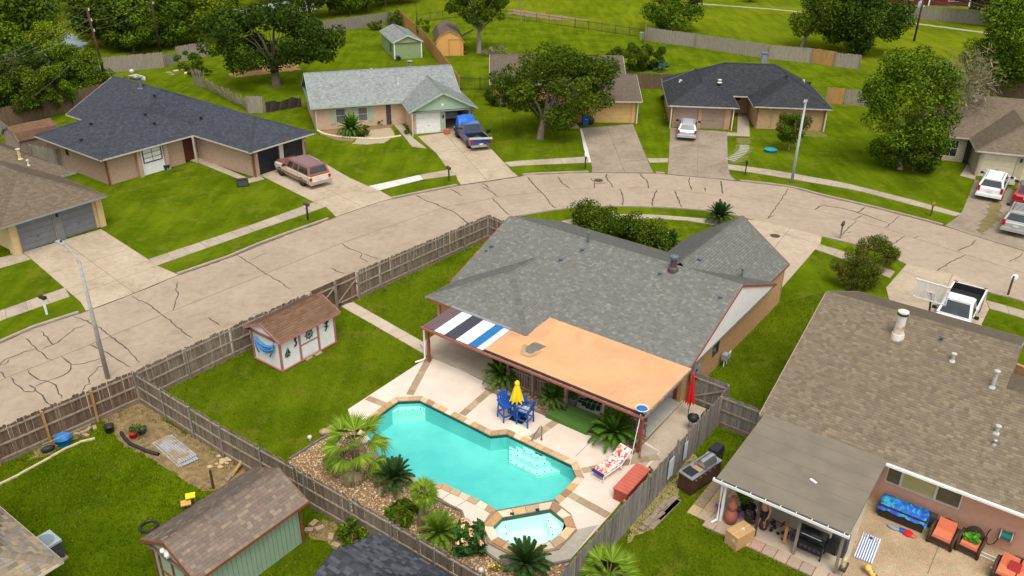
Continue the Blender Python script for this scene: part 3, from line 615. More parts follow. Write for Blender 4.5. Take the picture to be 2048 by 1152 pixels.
o = G(1063, 899, -.24); b = MB(PO); a = R(-42); b.prism([(o.x+1.1*(x*math.cos(a)-y*math.sin(a)), o.y+1.1*(x*math.sin(a)+y*math.cos(a))) for x, y in dp], -.24, -.225); b.build('dolphin_mosaic', pm('slate_blue_tile', (.05, .085, .12), (.08, .12, .15), 20), pool)
b = MB(PO);
def coping(poly, width, z0, z1, parent, off, step=.5, skip=lambda p: False, w_cols=STONE_COLS, name='coping_stone'):
 out = inset(poly, width); m = len(poly)
 for i in range(m):
  a0, a1, c0, c1 = poly[i], poly[(i+1) % m], out[i], out[(i+1) % m]; L = math.hypot(a1[0]-a0[0], a1[1]-a0[1])
  if skip(((a0[0]+a1[0])/2, (a0[1]+a1[1])/2)): continue
  n = max(1, round(L/step*random.uniform(.85, 1.15))); A, C = resample([a0, a1], n), resample([c0, c1], n)
  for k in range(n):
   g_ = .010/max(.1, L/n); P = [A[k].lerp(A[k+1], g_), A[k].lerp(A[k+1], 1-g_), C[k].lerp(C[k+1], 1-g_), C[k].lerp(C[k+1], g_)]
   s = MB(off); s.prism([(p[0], p[1]) for p in P], z0, z1+random.uniform(-.006, .008)); ob = s.build(name, M_STONE, parent)
   c_ = random.choice(w_cols); j = random.uniform(.8, 1.2); ob.color = (c_[0]*j, c_[1]*j, c_[2]*j, 1)
CO = [(.46, .31, .16), (.52, .36, .20), (.38, .24, .12), (.58, .46, .32), (.48, .29, .12), (.55, .40, .25), (.42, .30, .18), (.33, .19, .10)]
coping(POOL, .33, .02, .07, pool, PO, .42, skip=lambda p: abs(proj((*p, 0))[0]-1050) < 20 and proj((*p, 0))[1] > 1000, w_cols=CO)
b = MB(PO)
b.prism(inset(POOL, .31), .012, .05, [inset(POOL, .03)]); b.build('coping_bed', M_JOINT, pool)
t = thing('pool_handrail', 'bent stainless steel handrail over the pool steps', 'handrail', G(1083, 880, .05))
p0, p1 = G(1083, 880, .05), G(1059, 893, -.25); T0 = p0+Vector((0, 0, .85)); mid = p0.lerp(p1, .35)+Vector((0, 0, .78))
b = MB(tuple(t.location)); b.tube([p0, p0+Vector((0, 0, .72)), p0.lerp(p1, .06)+Vector((0, 0, .83)), p0.lerp(p1, .2)+Vector((0, 0, .80)), p0.lerp(p1, .75)+Vector((0, 0, .42)), p1], .034, 8); b.build('rail', pm('rail_steel', (.30, .28, .25), (.24, .22, .2), 4, .35, metal=.6), t, True)
for p in (p0,): b = MB(tuple(t.location)); b.lathe(p, [(.07, 0), (.06, .03), (.03, .04)], 10); b.build('flange', M_CHROME, t)
spa = thing('spa', 'small octagonal stone edged hot tub beside the pool', 'hot tub', (*G(1058, 1060)[:2], 0)); SO = tuple(spa.location)
b = MB(SO); b.prism(SPA_OUT, .0, .115, [inset(SPA, .03)]); b.build('raised_kerb', pm('spa_wall_stone', (.33, .22, .13), (.24, .16, .10), 6, .9), spa)
m = len(SPA); wl = inset(SPA, .02)
b = MB(SO); b.add([(p[0], p[1], -.85) for p in wl]+[(p[0], p[1], .12) for p in wl], [(i, (i+1) % m, m+(i+1) % m, m+i) for i in range(m)]); b.prism(wl, None, -.84); b.build('basin', M_PLASTER2, spa)
b = MB(SO); tile_wall(b, inset(SPA, .012), -.10, .125); b.build('waterline_tile', M_TILE, spa)
b = MB(SO); b.prism(inset(SPA, .008), None, -.03); b.build('water', M_SPAWATER, spa)
for px in ([(990, 1055), (1012, 1040), (1014, 1055), (1020, 1084), (998, 1074)], [(1090, 1030), (1102, 1026), (1124, 1042), (1130, 1056), (1116, 1071), (1096, 1083), (1100, 1062)]):
 b = MB(SO); b.prism([tuple(G(x, y, -.38)[:2]) for x, y in px], -.84, -.38); b.build('bench', M_PLASTER2, spa)
for x, y in ((1011, 1054), (1013, 1067.5), (1016, 1081.5), (1096.5, 1041.5), (1101.5, 1055), (1105, 1069), (1098.5, 1082), (1035, 1040), (1072, 1034.5)):
 p = G(x, y, -.37); b = MB(SO); b.box((p.x, p.y, -.37), (.05, .05, .03)); b.build('jet', M_TILE, spa)
out = SPA_OUT; m = len(SPA)
for i in range(m):
 a0, a1 = SPA[i], SPA[(i+1) % m]
 def near_out(p): return min(out, key=lambda q: math.hypot(q[0]-p[0], q[1]-p[1]))
 c0, c1 = inset(SPA, .36)[i], inset(SPA, .36)[(i+1) % m]; L = math.hypot(a1[0]-a0[0], a1[1]-a0[1]); n = max(1, round(L/.48)); A, C = resample([a0, a1], n), resample([c0, c1], n)
 for k in range(n):
  P = [A[k].lerp(A[k+1], .02), A[k].lerp(A[k+1], .98), C[k].lerp(C[k+1], .98), C[k].lerp(C[k+1], .02)]
  s = MB(SO); s.prism([(p[0], p[1]) for p in P], .115, .16+random.uniform(-.005, .006)); ob = s.build('coping_stone', M_STONE, spa)
  c_ = random.choice(CO); j = random.uniform(.85, 1.25); ob.color = (c_[0]*j, c_[1]*j, c_[2]*j, 1)
for x, y in ((1024, 1028), (1075, 1020)): p = G(x, y, .16); b = MB(SO); b.box((p.x, p.y, .17), (.16, .11, .06)); b.build('skimmer', M_BLACK, spa)
BED = W2([(578, 921), (640, 882), (700, 848), (728, 878), (735, 905), (775, 940), (816, 966), (877, 1003), (923, 1025), (933, 1054), (950, 1092), (1000, 1128), (1035, 1145), (1090, 1134), (1139, 1124)])+[tuple(F0.w(-11.5, 18.6)[:2]), tuple(F0.w(-11.5, 17.2)[:2]), tuple(F0.w(-24, 17.15)[:2])]
b = MB(); b.prism(BED, None, .014); setting('gravel_bed', b, M_MULCH)
def pebbles(poly, n, name, label_none=None, s0=.03, s1=.065, cols=None, z=.02):
 P = np.array(poly); lo, hi = P.min(0), P.max(0); pts = []
 while len(pts) < n:
  q = RNG.uniform(lo, hi, (n, 2)); pts += [p for p in q if inside(p, poly)]
 p = np.array(pts[:n]); octv = np.array([(1, 0, 0), (-1, 0, 0), (0, 1, 0), (0, -1, 0), (0, 0, 1), (0, 0, -1)], float)
 octf = np.array([(0, 2, 4), (2, 1, 4), (1, 3, 4), (3, 0, 4), (2, 0, 5), (1, 2, 5), (3, 1, 5), (0, 3, 5)])
 s = RNG.uniform(s0, s1, (n, 1, 1))*RNG.uniform(.6, 1.25, (n, 1, 3)); a = RNG.uniform(0, 6.28, n)
 v = octv[None]*s; x = v[..., 0]*np.cos(a)[:, None]-v[..., 1]*np.sin(a)[:, None]; y = v[..., 0]*np.sin(a)[:, None]+v[..., 1]*np.cos(a)[:, None]
 V = np.stack([x+p[:, :1], y+p[:, 1:], v[..., 2]*.7+z], -1); F = octf[None]+(np.arange(n)*6)[:, None, None]
 cols = np.array(cols or [(.42, .28, .14), (.55, .42, .26), (.30, .17, .08), (.62, .52, .38), (.36, .20, .10), (.24, .14, .08), (.48, .30, .13)]); c = cols[RNG.integers(0, len(cols), n)]*RNG.uniform(.75, 1.25, (n, 1))
 return tag(npmesh(name, V.reshape(-1, 3), F.reshape(-1, 3), M_PEBBLE, np.repeat(c, 6, 0)), kind='stuff')
pebbles(BED, 11000, 'gravel')
M_EDGING = pm('grey_edging_board', (.20, .17, .15), (.13, .11, .10), 5, .9)
for pts in ([(578, 921), (640, 882), (700, 848)], [(816, 966), (877, 1003), (923, 1025), (933, 1054), (950, 1092), (1000, 1128), (1035, 1145), (1090, 1134), (1139, 1124)]):
 P = W2(pts)
 t = thing('bed_edging', 'low grey edging board along the lawn side of the gravel bed' if pts[0][0] < 600 else 'low grey edging board between the gravel bed and the spa paving', 'edging', (*P[0], 0))
 for a, c in zip(P, P[1:]): b = MB(tuple(t.location)); b.bar((*a, .06), (*c, .06), .09, .12); b.build('board', M_EDGING, t)
# ================================================================ HOUSES
UNIT_TAB = MB()
UNIT_TAB.add([(-.5, 0, .013), (.5, 0, .013), (.5, 1, .002), (-.5, 1, .002), (-.5, 0, 0), (.5, 0, 0)], [(0, 1, 2, 3), (4, 5, 1, 0), (4, 0, 3), (5, 2, 1)])
TAB_ME = UNIT_TAB.mesh('shingle', [M_SHINGLE_ONE])
PAL = {
'grey':  [(.150, .151, .132), (.158, .159, .14), (.166, .167, .148), (.142, .143, .126), (.215, .212, .18), (.160, .16, .145), (.153, .156, .148)],
'brown': [(.180, .142, .092), (.205, .163, .105), (.158, .122, .08), (.19, .153, .11), (.168, .136, .102), (.218, .178, .118), (.152, .115, .08)],
'shed':  [(.165, .126, .098), (.18, .138, .108), (.15, .112, .09), (.205, .155, .115), (.17, .115, .095), (.158, .13, .112), (.255, .195, .14), (.162, .124, .098)],
'black': [(.035, .038, .046), (.05, .054, .063), (.065, .07, .078), (.028, .030, .036), (.085, .09, .10)],
'slate': [(.052, .055, .068), (.060, .064, .078), (.071, .075, .09), (.046, .049, .061)],
'char':  [(.034, .036, .042), (.044, .046, .053), (.055, .058, .065)],
'pale':  [(.235, .258, .252), (.262, .285, .278), (.215, .235, .23), (.30, .315, .305), (.19, .192, .178), (.25, .265, .238)],
'taupe': [(.125, .098, .072), (.138, .108, .08), (.115, .09, .066)],
'oldbr': [(.145, .112, .076), (.158, .123, .085), (.134, .102, .07), (.18, .142, .098)],
'mixed': [(.19, .15, .11), (.235, .188, .13), (.15, .12, .092), (.29, .22, .14), (.22, .205, .17), (.32, .24, .14), (.18, .163, .145)],
'rust':  [(.155, .088, .052), (.17, .098, .058), (.142, .08, .048), (.182, .108, .066)],
}
class Tabs:
 """Shingle tabs of one roof: the nearest ones singly, the rest as one mesh."""
 def __init__(s, pal, exp=.143, w=(.16, .36), lift=.009): s.p = np.array(PAL[pal]); s.e = exp; s.w = w; s.lift = lift; s.Q = []
 def face(s, poly, over=.02):
  """poly: 3-D corners, first edge = the eave; counter-clockwise from above."""
  P = [Vector(p) for p in poly]; x = (P[1]-P[0]).normalized(); nrm = (P[1]-P[0]).cross(P[2]-P[1]).normalized()
  if nrm.z < 0: nrm = -nrm;
  y = nrm.cross(x).normalized(); uv = [((p-P[0]).dot(x), (p-P[0]).dot(y)) for p in P]; H = max(v for _, v in uv); row = 0
  while row*s.e < H-.02:
   y0 = row*s.e; ym = y0+s.e*.5; xs = []
   for i in range(len(uv)):
    a, b = uv[i], uv[(i+1) % len(uv)]
    if (a[1] > ym) != (b[1] > ym): xs.append(a[0]+(b[0]-a[0])*(ym-a[1])/(b[1]-a[1]))
   if len(xs) >= 2:
    xa, xb = min(xs), max(xs); n = int((xb-xa)/s.w[0])+2; ws = RNG.uniform(s.w[0], s.w[1], n); cut = np.concatenate([[0], np.cumsum(ws)])-RNG.uniform(0, s.w[1])
    for a, b in zip(cut[:-1], cut[1:]):
     a, b = max(0, a), min(xb-xa, b)
     if b-a > .03: s.Q.append((P[0], x, y, nrm, xa+a, xa+b, y0, min(s.e*1.02, H-y0+.01)))
   row += 1
 def finish(s, root, roof, singles=0, M=None):
  """root: the house Empty (for picking those the camera sees largest); roof: the part that owns them."""
  n = len(s.Q); cols = (s.p.mean(0)+(s.p[RNG.integers(0, len(s.p), n)]-s.p.mean(0))*.72)*RNG.uniform(.91, 1.09, (n, 1))
  mw = Matrix.Translation(root.location) @ Matrix.Rotation(root.rotation_euler.z, 4, 'Z')
  pick = set()
  if singles:
   sc_ = []
   for i, (o, x, y, nr, a, b, y0, h) in enumerate(s.Q):
    c = mw @ (o+x*((a+b)/2)+y*(y0+h/2)); px, py, k = proj(c)
    if 4 < px < 2044 and 4 < py < 1148 and b-a > .12:
     f = (mw.to_3x3() @ nr).dot((CAMP-c).normalized()); sc_.append((-(b-a)*f/(k*k), i))
   pick = {i for _, i in sorted(sc_)[:singles] if _ < 0}
  V = []; C = []
  for i, (o, x, y, nr, a, b, y0, h) in enumerate(s.Q):
   if i in pick:
    p = o+x*((a+b)/2)+y*y0; w = b-a-.008
    M_ = Matrix(((x.x*w, y.x*h, nr.x, p.x), (x.y*w, y.y*h, nr.y, p.y), (x.z*w, y.z*h, nr.z, p.z), (0, 0, 0, 1)))
    dup(TAB_ME, roof, M_, 'shingle', tuple(cols[i])); continue
   l = s.lift*random.uniform(.8, 1.2); a += .004; b -= .004
   A, B, Cc, D = o+x*a+y*y0+nr*l, o+x*b+y*y0+nr*l, o+x*b+y*(y0+h)+nr*.002, o+x*a+y*(y0+h)+nr*.002; E_, F_ = o+x*a+y*y0, o+x*b+y*y0
   V += [A, B, Cc, D, E_, F_]; C.append(cols[i])
  k = len(V)//6
  if k:
   base = (np.arange(k)*6)[:, None, None]; F = np.array([[(0, 1, 2, 3), (4, 5, 1, 0)]])+base
   npmesh('shingle_courses', [tuple(v) for v in V], F.reshape(-1, 4), M_SHINGLE, np.repeat(np.array(C), 6, 0), roof, 'stuff')
def hip_faces(u0, u1, v0, v1, ze, zr, axis='u', h0=0, h1=0, mid=None):
 """Slopes of a gable (h=0) or hip roof; first edge of each = its eave. Returns slopes, gables, ridge."""
 if axis == 'v': a0, a1, b0, b1 = v0, v1, -u1, -u0; m = None if mid is None else -mid
 else: a0, a1, b0, b1 = u0, u1, v0, v1; m = mid
 bm = (b0+b1)/2 if m is None else m
 f = [[(a0, b0, ze), (a1, b0, ze), (a1-h1, bm, zr), (a0+h0, bm, zr)], [(a1, b1, ze), (a0, b1, ze), (a0+h0, bm, zr), (a1-h1, bm, zr)]]; gb = []
 t0 = [(a0, b1, ze), (a0, b0, ze), (a0+h0, bm, zr)]; t1 = [(a1, b0, ze), (a1, b1, ze), (a1-h1, bm, zr)]
 (f if h0 > 0 else gb).append(t0); (f if h1 > 0 else gb).append(t1); rd = [(a0+h0, bm, zr), (a1-h1, bm, zr)]
 if axis == 'v': conv = lambda p: (-p[1], p[0], p[2]); f = [[conv(p) for p in q] for q in f]; gb = [[conv(p) for p in q] for q in gb]; rd = [conv(p) for p in rd]
 hips = []
 for q in f:
  if len(q) == 3: hips += [(q[0], q[2]), (q[1], q[2])]
 return f, gb, rd, hips
class House:
 def __init__(s, name, label, cat, fr, cu, cv, group=None):
  s.fr = fr; s.off = (cu, cv, 0); s.root = thing(name, label, cat, tuple(fr.w(cu, cv, 0)), fr.a, group)
 def mb(s): return MB(s.off)
 def add(s, name, mb, m, parent=None, **k): return mb.build(name, m, parent or s.root, **k)
 def roof(s, blocks, pal, fascia, singles=0, exp=.143, w=(.16, .36), th=.10, cap=True, soffit=True, capcol=None, inset_=0.0):
  """blocks: argument tuples of hip_faces; they may cross one another."""
  b = s.mb(); tabs = Tabs(pal, exp, w); fa = s.mb(); ridges = []
  def buried(B, p): return any(O is not B and O[0] <= p[0] <= O[1] and O[2] <= p[1] <= O[3] and s.on(O, p[0], p[1]) >= p[2]-.06 for O in blocks)
  gables = []
  for B in blocks:
   f, gb, rd, hips = hip_faces(*B)
   for q in f:
    b.add(q, [tuple(range(len(q)))])
    lo = [(p[0], p[1], p[2]-.012) for p in q]
    tabs.face([Vector(p)-Vector(s.off) for p in q])
    fa.bar((*q[0][:2], q[0][2]-th/2-.004), (*q[1][:2], q[1][2]-th/2-.004), .035, th+.02)
   for g_ in gb:
    a, c, p = g_
    if not buried(B, p): gables.append(g_)
    for e in (a, c):
     if not buried(B, ((e[0]+p[0])/2, (e[1]+p[1])/2, (e[2]+p[2])/2)): fa.bar((e[0], e[1], e[2]-.06), (p[0], p[1], p[2]-.06), .035, .13)
   z = B[4]-th+.01
   if soffit: b.add([(B[0]+.02, B[2]+.02, z), (B[0]+.02, B[3]-.02, z), (B[1]-.02, B[3]-.02, z), (B[1]-.02, B[2]+.02, z)], [(0, 1, 2, 3)], 0)
   ridges.append((rd, True)); ridges += [(h, False) for h in hips]
  pal_c = PAL[pal]; r = b.build('roof', pm('roof_deck_'+pal, tuple(x*.8 for x in pal_c[0]), tuple(x*.8 for x in pal_c[1]), 8, .95), s.root)
  fa.build('fascia', fascia, s.root)
  tabs.finish(s.root, r, singles)
  if cap:
   V = []; C = []
   for (a, c), isr in ridges:
    a, c = Vector(a)-Vector(s.off), Vector(c)-Vector(s.off); d = c-a; L = d.length
    if L < .3: continue
    d.normalize(); sd = d.cross(Vector((0, 0, 1))).normalized(); up = sd.cross(d); n = max(1, int(L/.16))
    drop = .07 if isr else .045
    for k in range(n):
     p, q = a+d*(L*k/n), a+d*(L*(k+1)/n+.02); l0, l1 = .028, .014
     V += [p+sd*.15-up*(drop-l0), p+up*(l0+.01), q+up*(l1+.01), q+sd*.15-up*(drop-l1), p-sd*.15-up*(drop-l0), q-sd*.15-up*(drop-l1)]; C.append(np.array(pal_c).mean(0)*random.uniform(.70, .98))
   k = len(V)//6
   F = np.array([[(0, 1, 2, 3), (1, 4, 5, 2)]])+(np.arange(k)*6)[:, None, None]
   npmesh('ridge_cap', [tuple(v) for v in V], F.reshape(-1, 4), M_SHINGLE, np.repeat(np.array(C), 6, 0), r, 'stuff')
  s.gables = gables; return r
 def gable_wall(s, g_, m, inset_=.35, name='gable'):
  a, c, p = (Vector(x) for x in g_); mid = (a+c)/2; ax = (c-a).normalized(); n = Vector((ax.y, -ax.x, 0))
  inn = [a+ax*inset_*.9-n*inset_-Vector((0, 0, .03)), c-ax*inset_*.9-n*inset_-Vector((0, 0, .03)), p-n*inset_-Vector((0, 0, .18))]
  b = s.mb(); b.add([tuple(x) for x in inn]+[tuple(x-n*.06) for x in inn], [(0, 1, 2), (5, 4, 3), (0, 3, 4, 1), (1, 4, 5, 2), (2, 5, 3, 0)]); return s.add(name, b, m)
 def wall(s, p0, p1, h, m, holes=(), th=.18, z0=0, name='wall', parent=None):
  """Wall from p0 to p1 (outer face on the right-hand side of travel p0->p1 ... thickness goes to the left); holes: (s0, s1, z0, z1)."""
  p0, p1 = Vector((*p0, 0)), Vector((*p1, 0)); d = (p1-p0); L = d.length; d.normalize(); n = Vector((-d.y, d.x, 0)); b = s.mb()
  xs = sorted({0, L, *[k[0] for k in holes], *[k[1] for k in holes]})
  for a, c in zip(xs, xs[1:]):
   hz = sorted([(k[2], k[3]) for k in holes if k[0] <= a+1e-6 and k[1] >= c-1e-6]); z = z0
   segs = []
   for q0, q1 in hz:
    if q0 > z+1e-6: segs.append((z, q0))
    z = max(z, q1)
   if h > z+1e-6: segs.append((z, h))
   for q0, q1 in segs:
    ctr = p0+d*((a+c)/2)+n*th/2; M_ = Matrix(((d.x, n.x, 0), (d.y, n.y, 0), (0, 0, 1))); b.box((ctr.x, ctr.y, (q0+q1)/2), (c-a, th, q1-q0), M_)
  return s.add(name, b, m, parent)
 def frame_at(s, p0, p1, t):
  p0, p1 = Vector((*p0, 0)), Vector((*p1, 0)); d = (p1-p0).normalized(); n = Vector((-d.y, d.x, 0)); return p0+d*t, d, n, Matrix(((d.x, n.x, 0), (d.y, n.y, 0), (0, 0, 1)))
 def window(s, p0, p1, s0, s1, z0, z1, fm, nx=1, nz=2, gm=None, back=.06, label=None, thick=.05, name='window'):
  c, d, n, M_ = s.frame_at(p0, p1, (s0+s1)/2); W = s1-s0; H = z1-z0; b = s.mb(); f = thick
  ctr = c+n*(back-.03)
  for sx in (-1, 1): b.box((ctr+d*sx*(W/2-f/2)+Vector((0, 0, (z0+z1)/2))), (f, .09, H), M_)
  for z in (z0+f/2, z1-f/2): b.box(ctr+Vector((0, 0, z)), (W-2*f, .09, f), M_)
  w = s.add(name, b, fm, label=label)
  b = s.mb()
  for i in range(1, nx): b.box(ctr+d*(-W/2+W*i/nx)+Vector((0, 0, (z0+z1)/2)), (.03, .06, H-2*f), M_)
  for i in range(1, nz): b.box(ctr+Vector((0, 0, z0+H*i/nz)), (W-2*f, .055, .03), M_)
  if nx > 1 or nz > 1: s.add('muntin', b, fm, w)
  b = s.mb(); b.box(ctr+n*.02+Vector((0, 0, (z0+z1)/2)), (W-2*f+.01, .02, H-2*f+.01), M_); s.add('pane', b, gm or M_GLASS, w)
  return w
 def garage_door(s, p0, p1, s0, s1, z1, m, rows=4, back=.08, label=None, raised=True):
  c, d, n, M_ = s.frame_at(p0, p1, (s0+s1)/2); W = s1-s0; b = s.mb()
  b.box(c+n*(back+.05)+Vector((0, 0, z1/2)), (W, .04, z1), M_); g_ = s.add('garage_door', b, m, label=label)
  for r in range(rows):
   h = z1/rows; b = s.mb(); zc = h*(r+.5); b.box(c+n*(back+.012)+Vector((0, 0, zc)), (W-.01, .035, h-.018), M_)
   if raised:
    for k in range(4): b.box(c+n*(back-.010)+d*(-W/2+W*(k+.5)/4)+Vector((0, 0, zc)), (W/4-.12, .012, h-.17), M_)
   s.add('panel', b, m, g_)
  b = s.mb(); b.box(c+n*(back-.03)+Vector((0, 0, .75)), (.14, .04, .03), M_); s.add('handle', b, M_DKGREY, g_); return g_
 def door(s, p0, p1, s0, s1, z0, z1, m, back=.08):
  c, d, n, M_ = s.frame_at(p0, p1, (s0+s1)/2); b = s.mb(); b.box(c+n*back+Vector((0, 0, (z0+z1)/2)), (s1-s0, .05, z1-z0), M_); o = s.add('door', b, m)
  b = s.mb(); b.ball(c+n*(back-.06)+d*(s1-s0)*.4+Vector((0, 0, z0+1.0)), .035, 8, 5); s.add('knob', b, M_STEEL, o); return o
 def pipe(s, u, v, z, h, r=.05, m=None, cap=True, name='vent_pipe', parent=None):
  b = s.mb(); b.lathe((u, v, z-.1), [(r, 0), (r, h+.1)], 10); o = s.add(name, b, m or M_GALV)
  b = s.mb(); b.lathe((u, v, z-.05), [(r*2.2, 0), (r*1.7, .05), (r*1.15, .09)], 10); s.add('flashing', b, m or M_GALV, o)
  if cap: b = s.mb(); b.lathe((u, v, z+h-.01), [(r*1.7, 0), (r*1.7, .05), (r*.9, .08)], 10); s.add('cap', b, m or M_GALV, o)
  return o
 def on(s, B, u, v):
  """Height of a roof block's surface at (u, v)."""
  f = hip_faces(*B)[0]; z = 99
  for q in f:
   a, b, c = (Vector(p) for p in q[:3]); n = (b-a).cross(c-b); z = min(z, a.z-((u-a.x)*n.x+(v-a.y)*n.y)/n.z)
  return z
 def at_px(s, B, px, py):
  """Point of a roof block seen at a photo pixel, in house axes."""
  z = B[4]+.3
  for _ in range(30):
   u, v = s.fr.g(px, py, z); z = .5*z+.5*max(B[4]-.4, min(B[5]+.3, s.on(B, u, v)))
  return u, v, z
 def pipes(s, B, lst, m=None):
  for it in lst:
   px, py, h, r = it[:4]; u, v, z = s.at_px(B, px, py); s.pipe(u, v, z, h, r, it[4] if len(it) > 4 else m)
M_BLUEPIPE = pm('blue_grey_vent', (.12, .15, .17), (.08, .10, .12), 6, .6)
H = House('pool_house', 'brick house with grey shingle roof and flat orange patio cover by the pool', 'house', F0, -20.5, 38.2)
MAIN = (-28.0, -13.1, 32.55, 43.8, 2.5, 4.70, 'u', 0, 0); HIP = (-27.9, -21.1, 30.3, 36.2, 2.5, 3.79, 'v', 3.4, 0); WING = (-20.04, -13.45, 38.4, 46.8, 2.5, 4.78, 'v', 0, 0)
H.roof([MAIN, HIP, WING], 'grey', M_REDTRIM, singles=300, w=(.13, .24))
for g_ in H.gables:
 if g_[0][0] > -14 and abs(g_[0][1]-32.55) < .1: H.gable_wall(g_, M_WHITE, .05)
 elif g_[0][0] < -27 or g_[0][1] > 46: H.gable_wall(g_, M_WHITE, .32)
A_, B_ = (-13.55, 32.9), (-13.55, 46.45)
H.wall(A_, B_, 2.46, M_BRICK_MAIN, [(3.5, 4.3, 1.0, 2.1)])
H.window(A_, B_, 3.5, 4.3, 1.0, 2.1, M_DKGREY, 1, 2)
H.wall((-13.55, 46.4), (-19.9, 46.4), 2.46, M_BRICK_MAIN, [(.6, 5.6, 0, 2.1)]); H.garage_door((-13.55, 46.4), (-19.9, 46.4), .6, 5.6, 2.1, M_WHITE)
H.wall((-19.8, 46.2), (-19.8, 43.4), 2.46, M_BRICK_MAIN); H.wall((-19.9, 43.3), (-27.5, 43.3), 2.46, M_BRICK_MAIN, [(1.2, 2.6, .8, 2.0), (4.5, 6, .8, 2.0)]); H.wall((-27.5, 43.3), (-27.5, 30.8), 2.46, M_BRICK_MAIN)
for a in (1.2, 4.5): H.window((-19.9, 43.3), (-27.5, 43.3), a, a+1.45, .8, 2.0, M_WHITE, 2, 2)
H.wall((-27.5, 30.9), (-21.6, 30.9), 2.46, M_BRICK_MAIN, [(2.5, 4.6, 0, 2.1)]); H.window((-27.5, 30.9), (-21.6, 30.9), 2.5, 4.6, .05, 2.1, M_WHITE, 2, 1, name='patio_door')
H.wall((-21.6, 30.9), (-21.6, 33.1), 2.46, M_BRICK_MAIN); H.wall((-21.6, 33.1), (-13.6, 33.1), 2.46, M_BRICK_MAIN, [(6.6, 7.6, 0.1, 2.1), (2, 4.2, .1, 2.1)])
H.window((-21.6, 33.1), (-13.6, 33.1), 2, 4.2, .1, 2.1, M_WHITE, 2, 1, name='patio_door'); d_ = H.door((-21.6, 33.1), (-13.6, 33.1), 6.6, 7.6, .1, 2.1, M_WHITE)
b = H.mb();
for sx in (-1, 1): b.box((-21.6+7.1+sx*.55, 33.06, 1.1), (.12, .06, 2.2))
b.box((-21.6+7.1, 33.06, 2.18), (1.22, .06, .12)); H.add('door_frame', b, M_REDTRIM)
H.pipes(MAIN, [(983, 496, .16, .07), (972, 504, .13, .05), (1121, 523, .18, .08), (1164, 503, .16, .07), (1320, 551, .16, .06), (1440, 598, .14, .06)], M_BLUEPIPE)
u, v, z = H.at_px(MAIN, 1176, 486); H.pipe(u, v, z, .62, .06, M_BLUEPIPE)
u, v, z = H.at_px(MAIN, 1346, 540); b = H.mb(); b.lathe((u, v, z-.1), [(.30, 0), (.28, .22), (.17, .30), (.17, .80)], 14); fl = H.add('flue', b, pm('rusty_flue', (.10, .075, .075), (.06, .045, .05), 5, .6)); b = H.mb(); b.lathe((u, v, z+.70), [(.24, 0), (.24, .12), (.10, .17)], 14); H.add('cap', b, M_BLUEPIPE, fl)
u, v, z = H.at_px(WING, 1399, 523); H.pipe(u, v, z, .16, .07, M_BLUEPIPE); u, v, z = H.at_px(WING, 1483, 556); H.pipe(u, v, z, .55, .05, M_BLUEPIPE)
M_ORANGE = None
def orange_mat():
 m, t, b = newmat('orange_roof_coating'); v = coords(t)
 c = ramp(t, noise(t, v, .55, 7, .6, .8), [(.33, (.585, .295, .135)), (.5, (.615, .32, .155)), (.66, (.52, .275, .145))])
 k = ramp(t, noise(t, v, .9, 5, .6, .3), [(.66, (0, 0, 0)), (.74, (1, 1, 1))])
 c = mix(t, k, c, (.42, .215, .105)); c = mix(t, 1.0, c, ramp(t, noise(t, v, .28, 6, .65, 1.2), [(.3, (.80, .80, .82)), (.6, (1.04, 1.03, 1.0))]), 'MULTIPLY'); t.links.new(c, b.inputs['Base Color']); b.inputs['Roughness'].default_value = .85
 mp = t.nodes.new('ShaderNodeMapping'); mp.inputs['Scale'].default_value = (2.5, .3, 1); t.links.new(v, mp.inputs[0])
 bump(t, b, noise(t, mp.outputs[0], 1.4, 4), .35, .05); return m
M_ORANGE = orange_mat()
ORF = [(-22.05, 28.12), (-13.1, 28.12), (-13.0, 32.5), (-21.12, 32.5), (-21.12, 30.28), (-22.05, 30.28)]
zof = lambda v: 2.40+.16*(v-28)/4.4
b = H.mb(); n_ = len(ORF); tri = tessellate_polygon([[Vector((p[0], p[1], 0)) for p in ORF]])
b.add([(p[0], p[1], zof(p[1])) for p in ORF]+[(p[0], p[1], zof(p[1])-.10) for p in ORF], [t if True else t for t in [tuple(x) for x in tri]]+[tuple(i+n_ for i in x) for x in tri]+[(i, (i+1) % n_, n_+(i+1) % n_, n_+i) for i in range(n_)]); fr_ = H.add('patio_roof', b, M_ORANGE)
for u_ in (-19.6, -17.3, -15.1):
 b = H.mb(); b.add([(u_, 28.14, zof(28.14)+.003), (u_+.035, 28.14, zof(28.14)+.006), (u_+.035, 32.4, zof(32.4)+.006), (u_, 32.4, zof(32.4)+.003)], [(0, 1, 2, 3)]); H.add('roof_lap', b, M_ORANGE, fr_)
o_ = [H.fr.g(x, y, 2.46) for x, y in ((1052, 694), (1068, 685), (1085, 683), (1099, 683), (1103, 687), (1092, 694), (1076, 702), (1060, 708), (1050, 703))]
b = H.mb(); b.prism(jitter_poly(smooth_poly([tuple(p) for p in o_], 1, True), .2, .05), None, zof(30)+.004); H.add('worn_patch', b, pm('bare_felt', (.115, .11, .098), (.19, .165, .125), 4, .9), fr_)
o_ = [H.fr.g(x, y, 2.46) for x, y in ((1040, 696), (1055, 681), (1085, 676), (1104, 678), (1108, 688), (1090, 703), (1066, 713), (1046, 712))]
b = H.mb(); b.prism(jitter_poly(smooth_poly([tuple(p) for p in o_], 1, True), .2, .06), None, zof(29.6)+.002); H.add('worn_margin', b, pm('stained_coating', (.33, .21, .115), (.45, .285, .155), 3, .9), fr_)
o_ = [H.fr.g(x, y, 2.46) for x, y in ((1295, 776), (1318, 764), (1321, 768), (1304, 782), (1294, 783))]
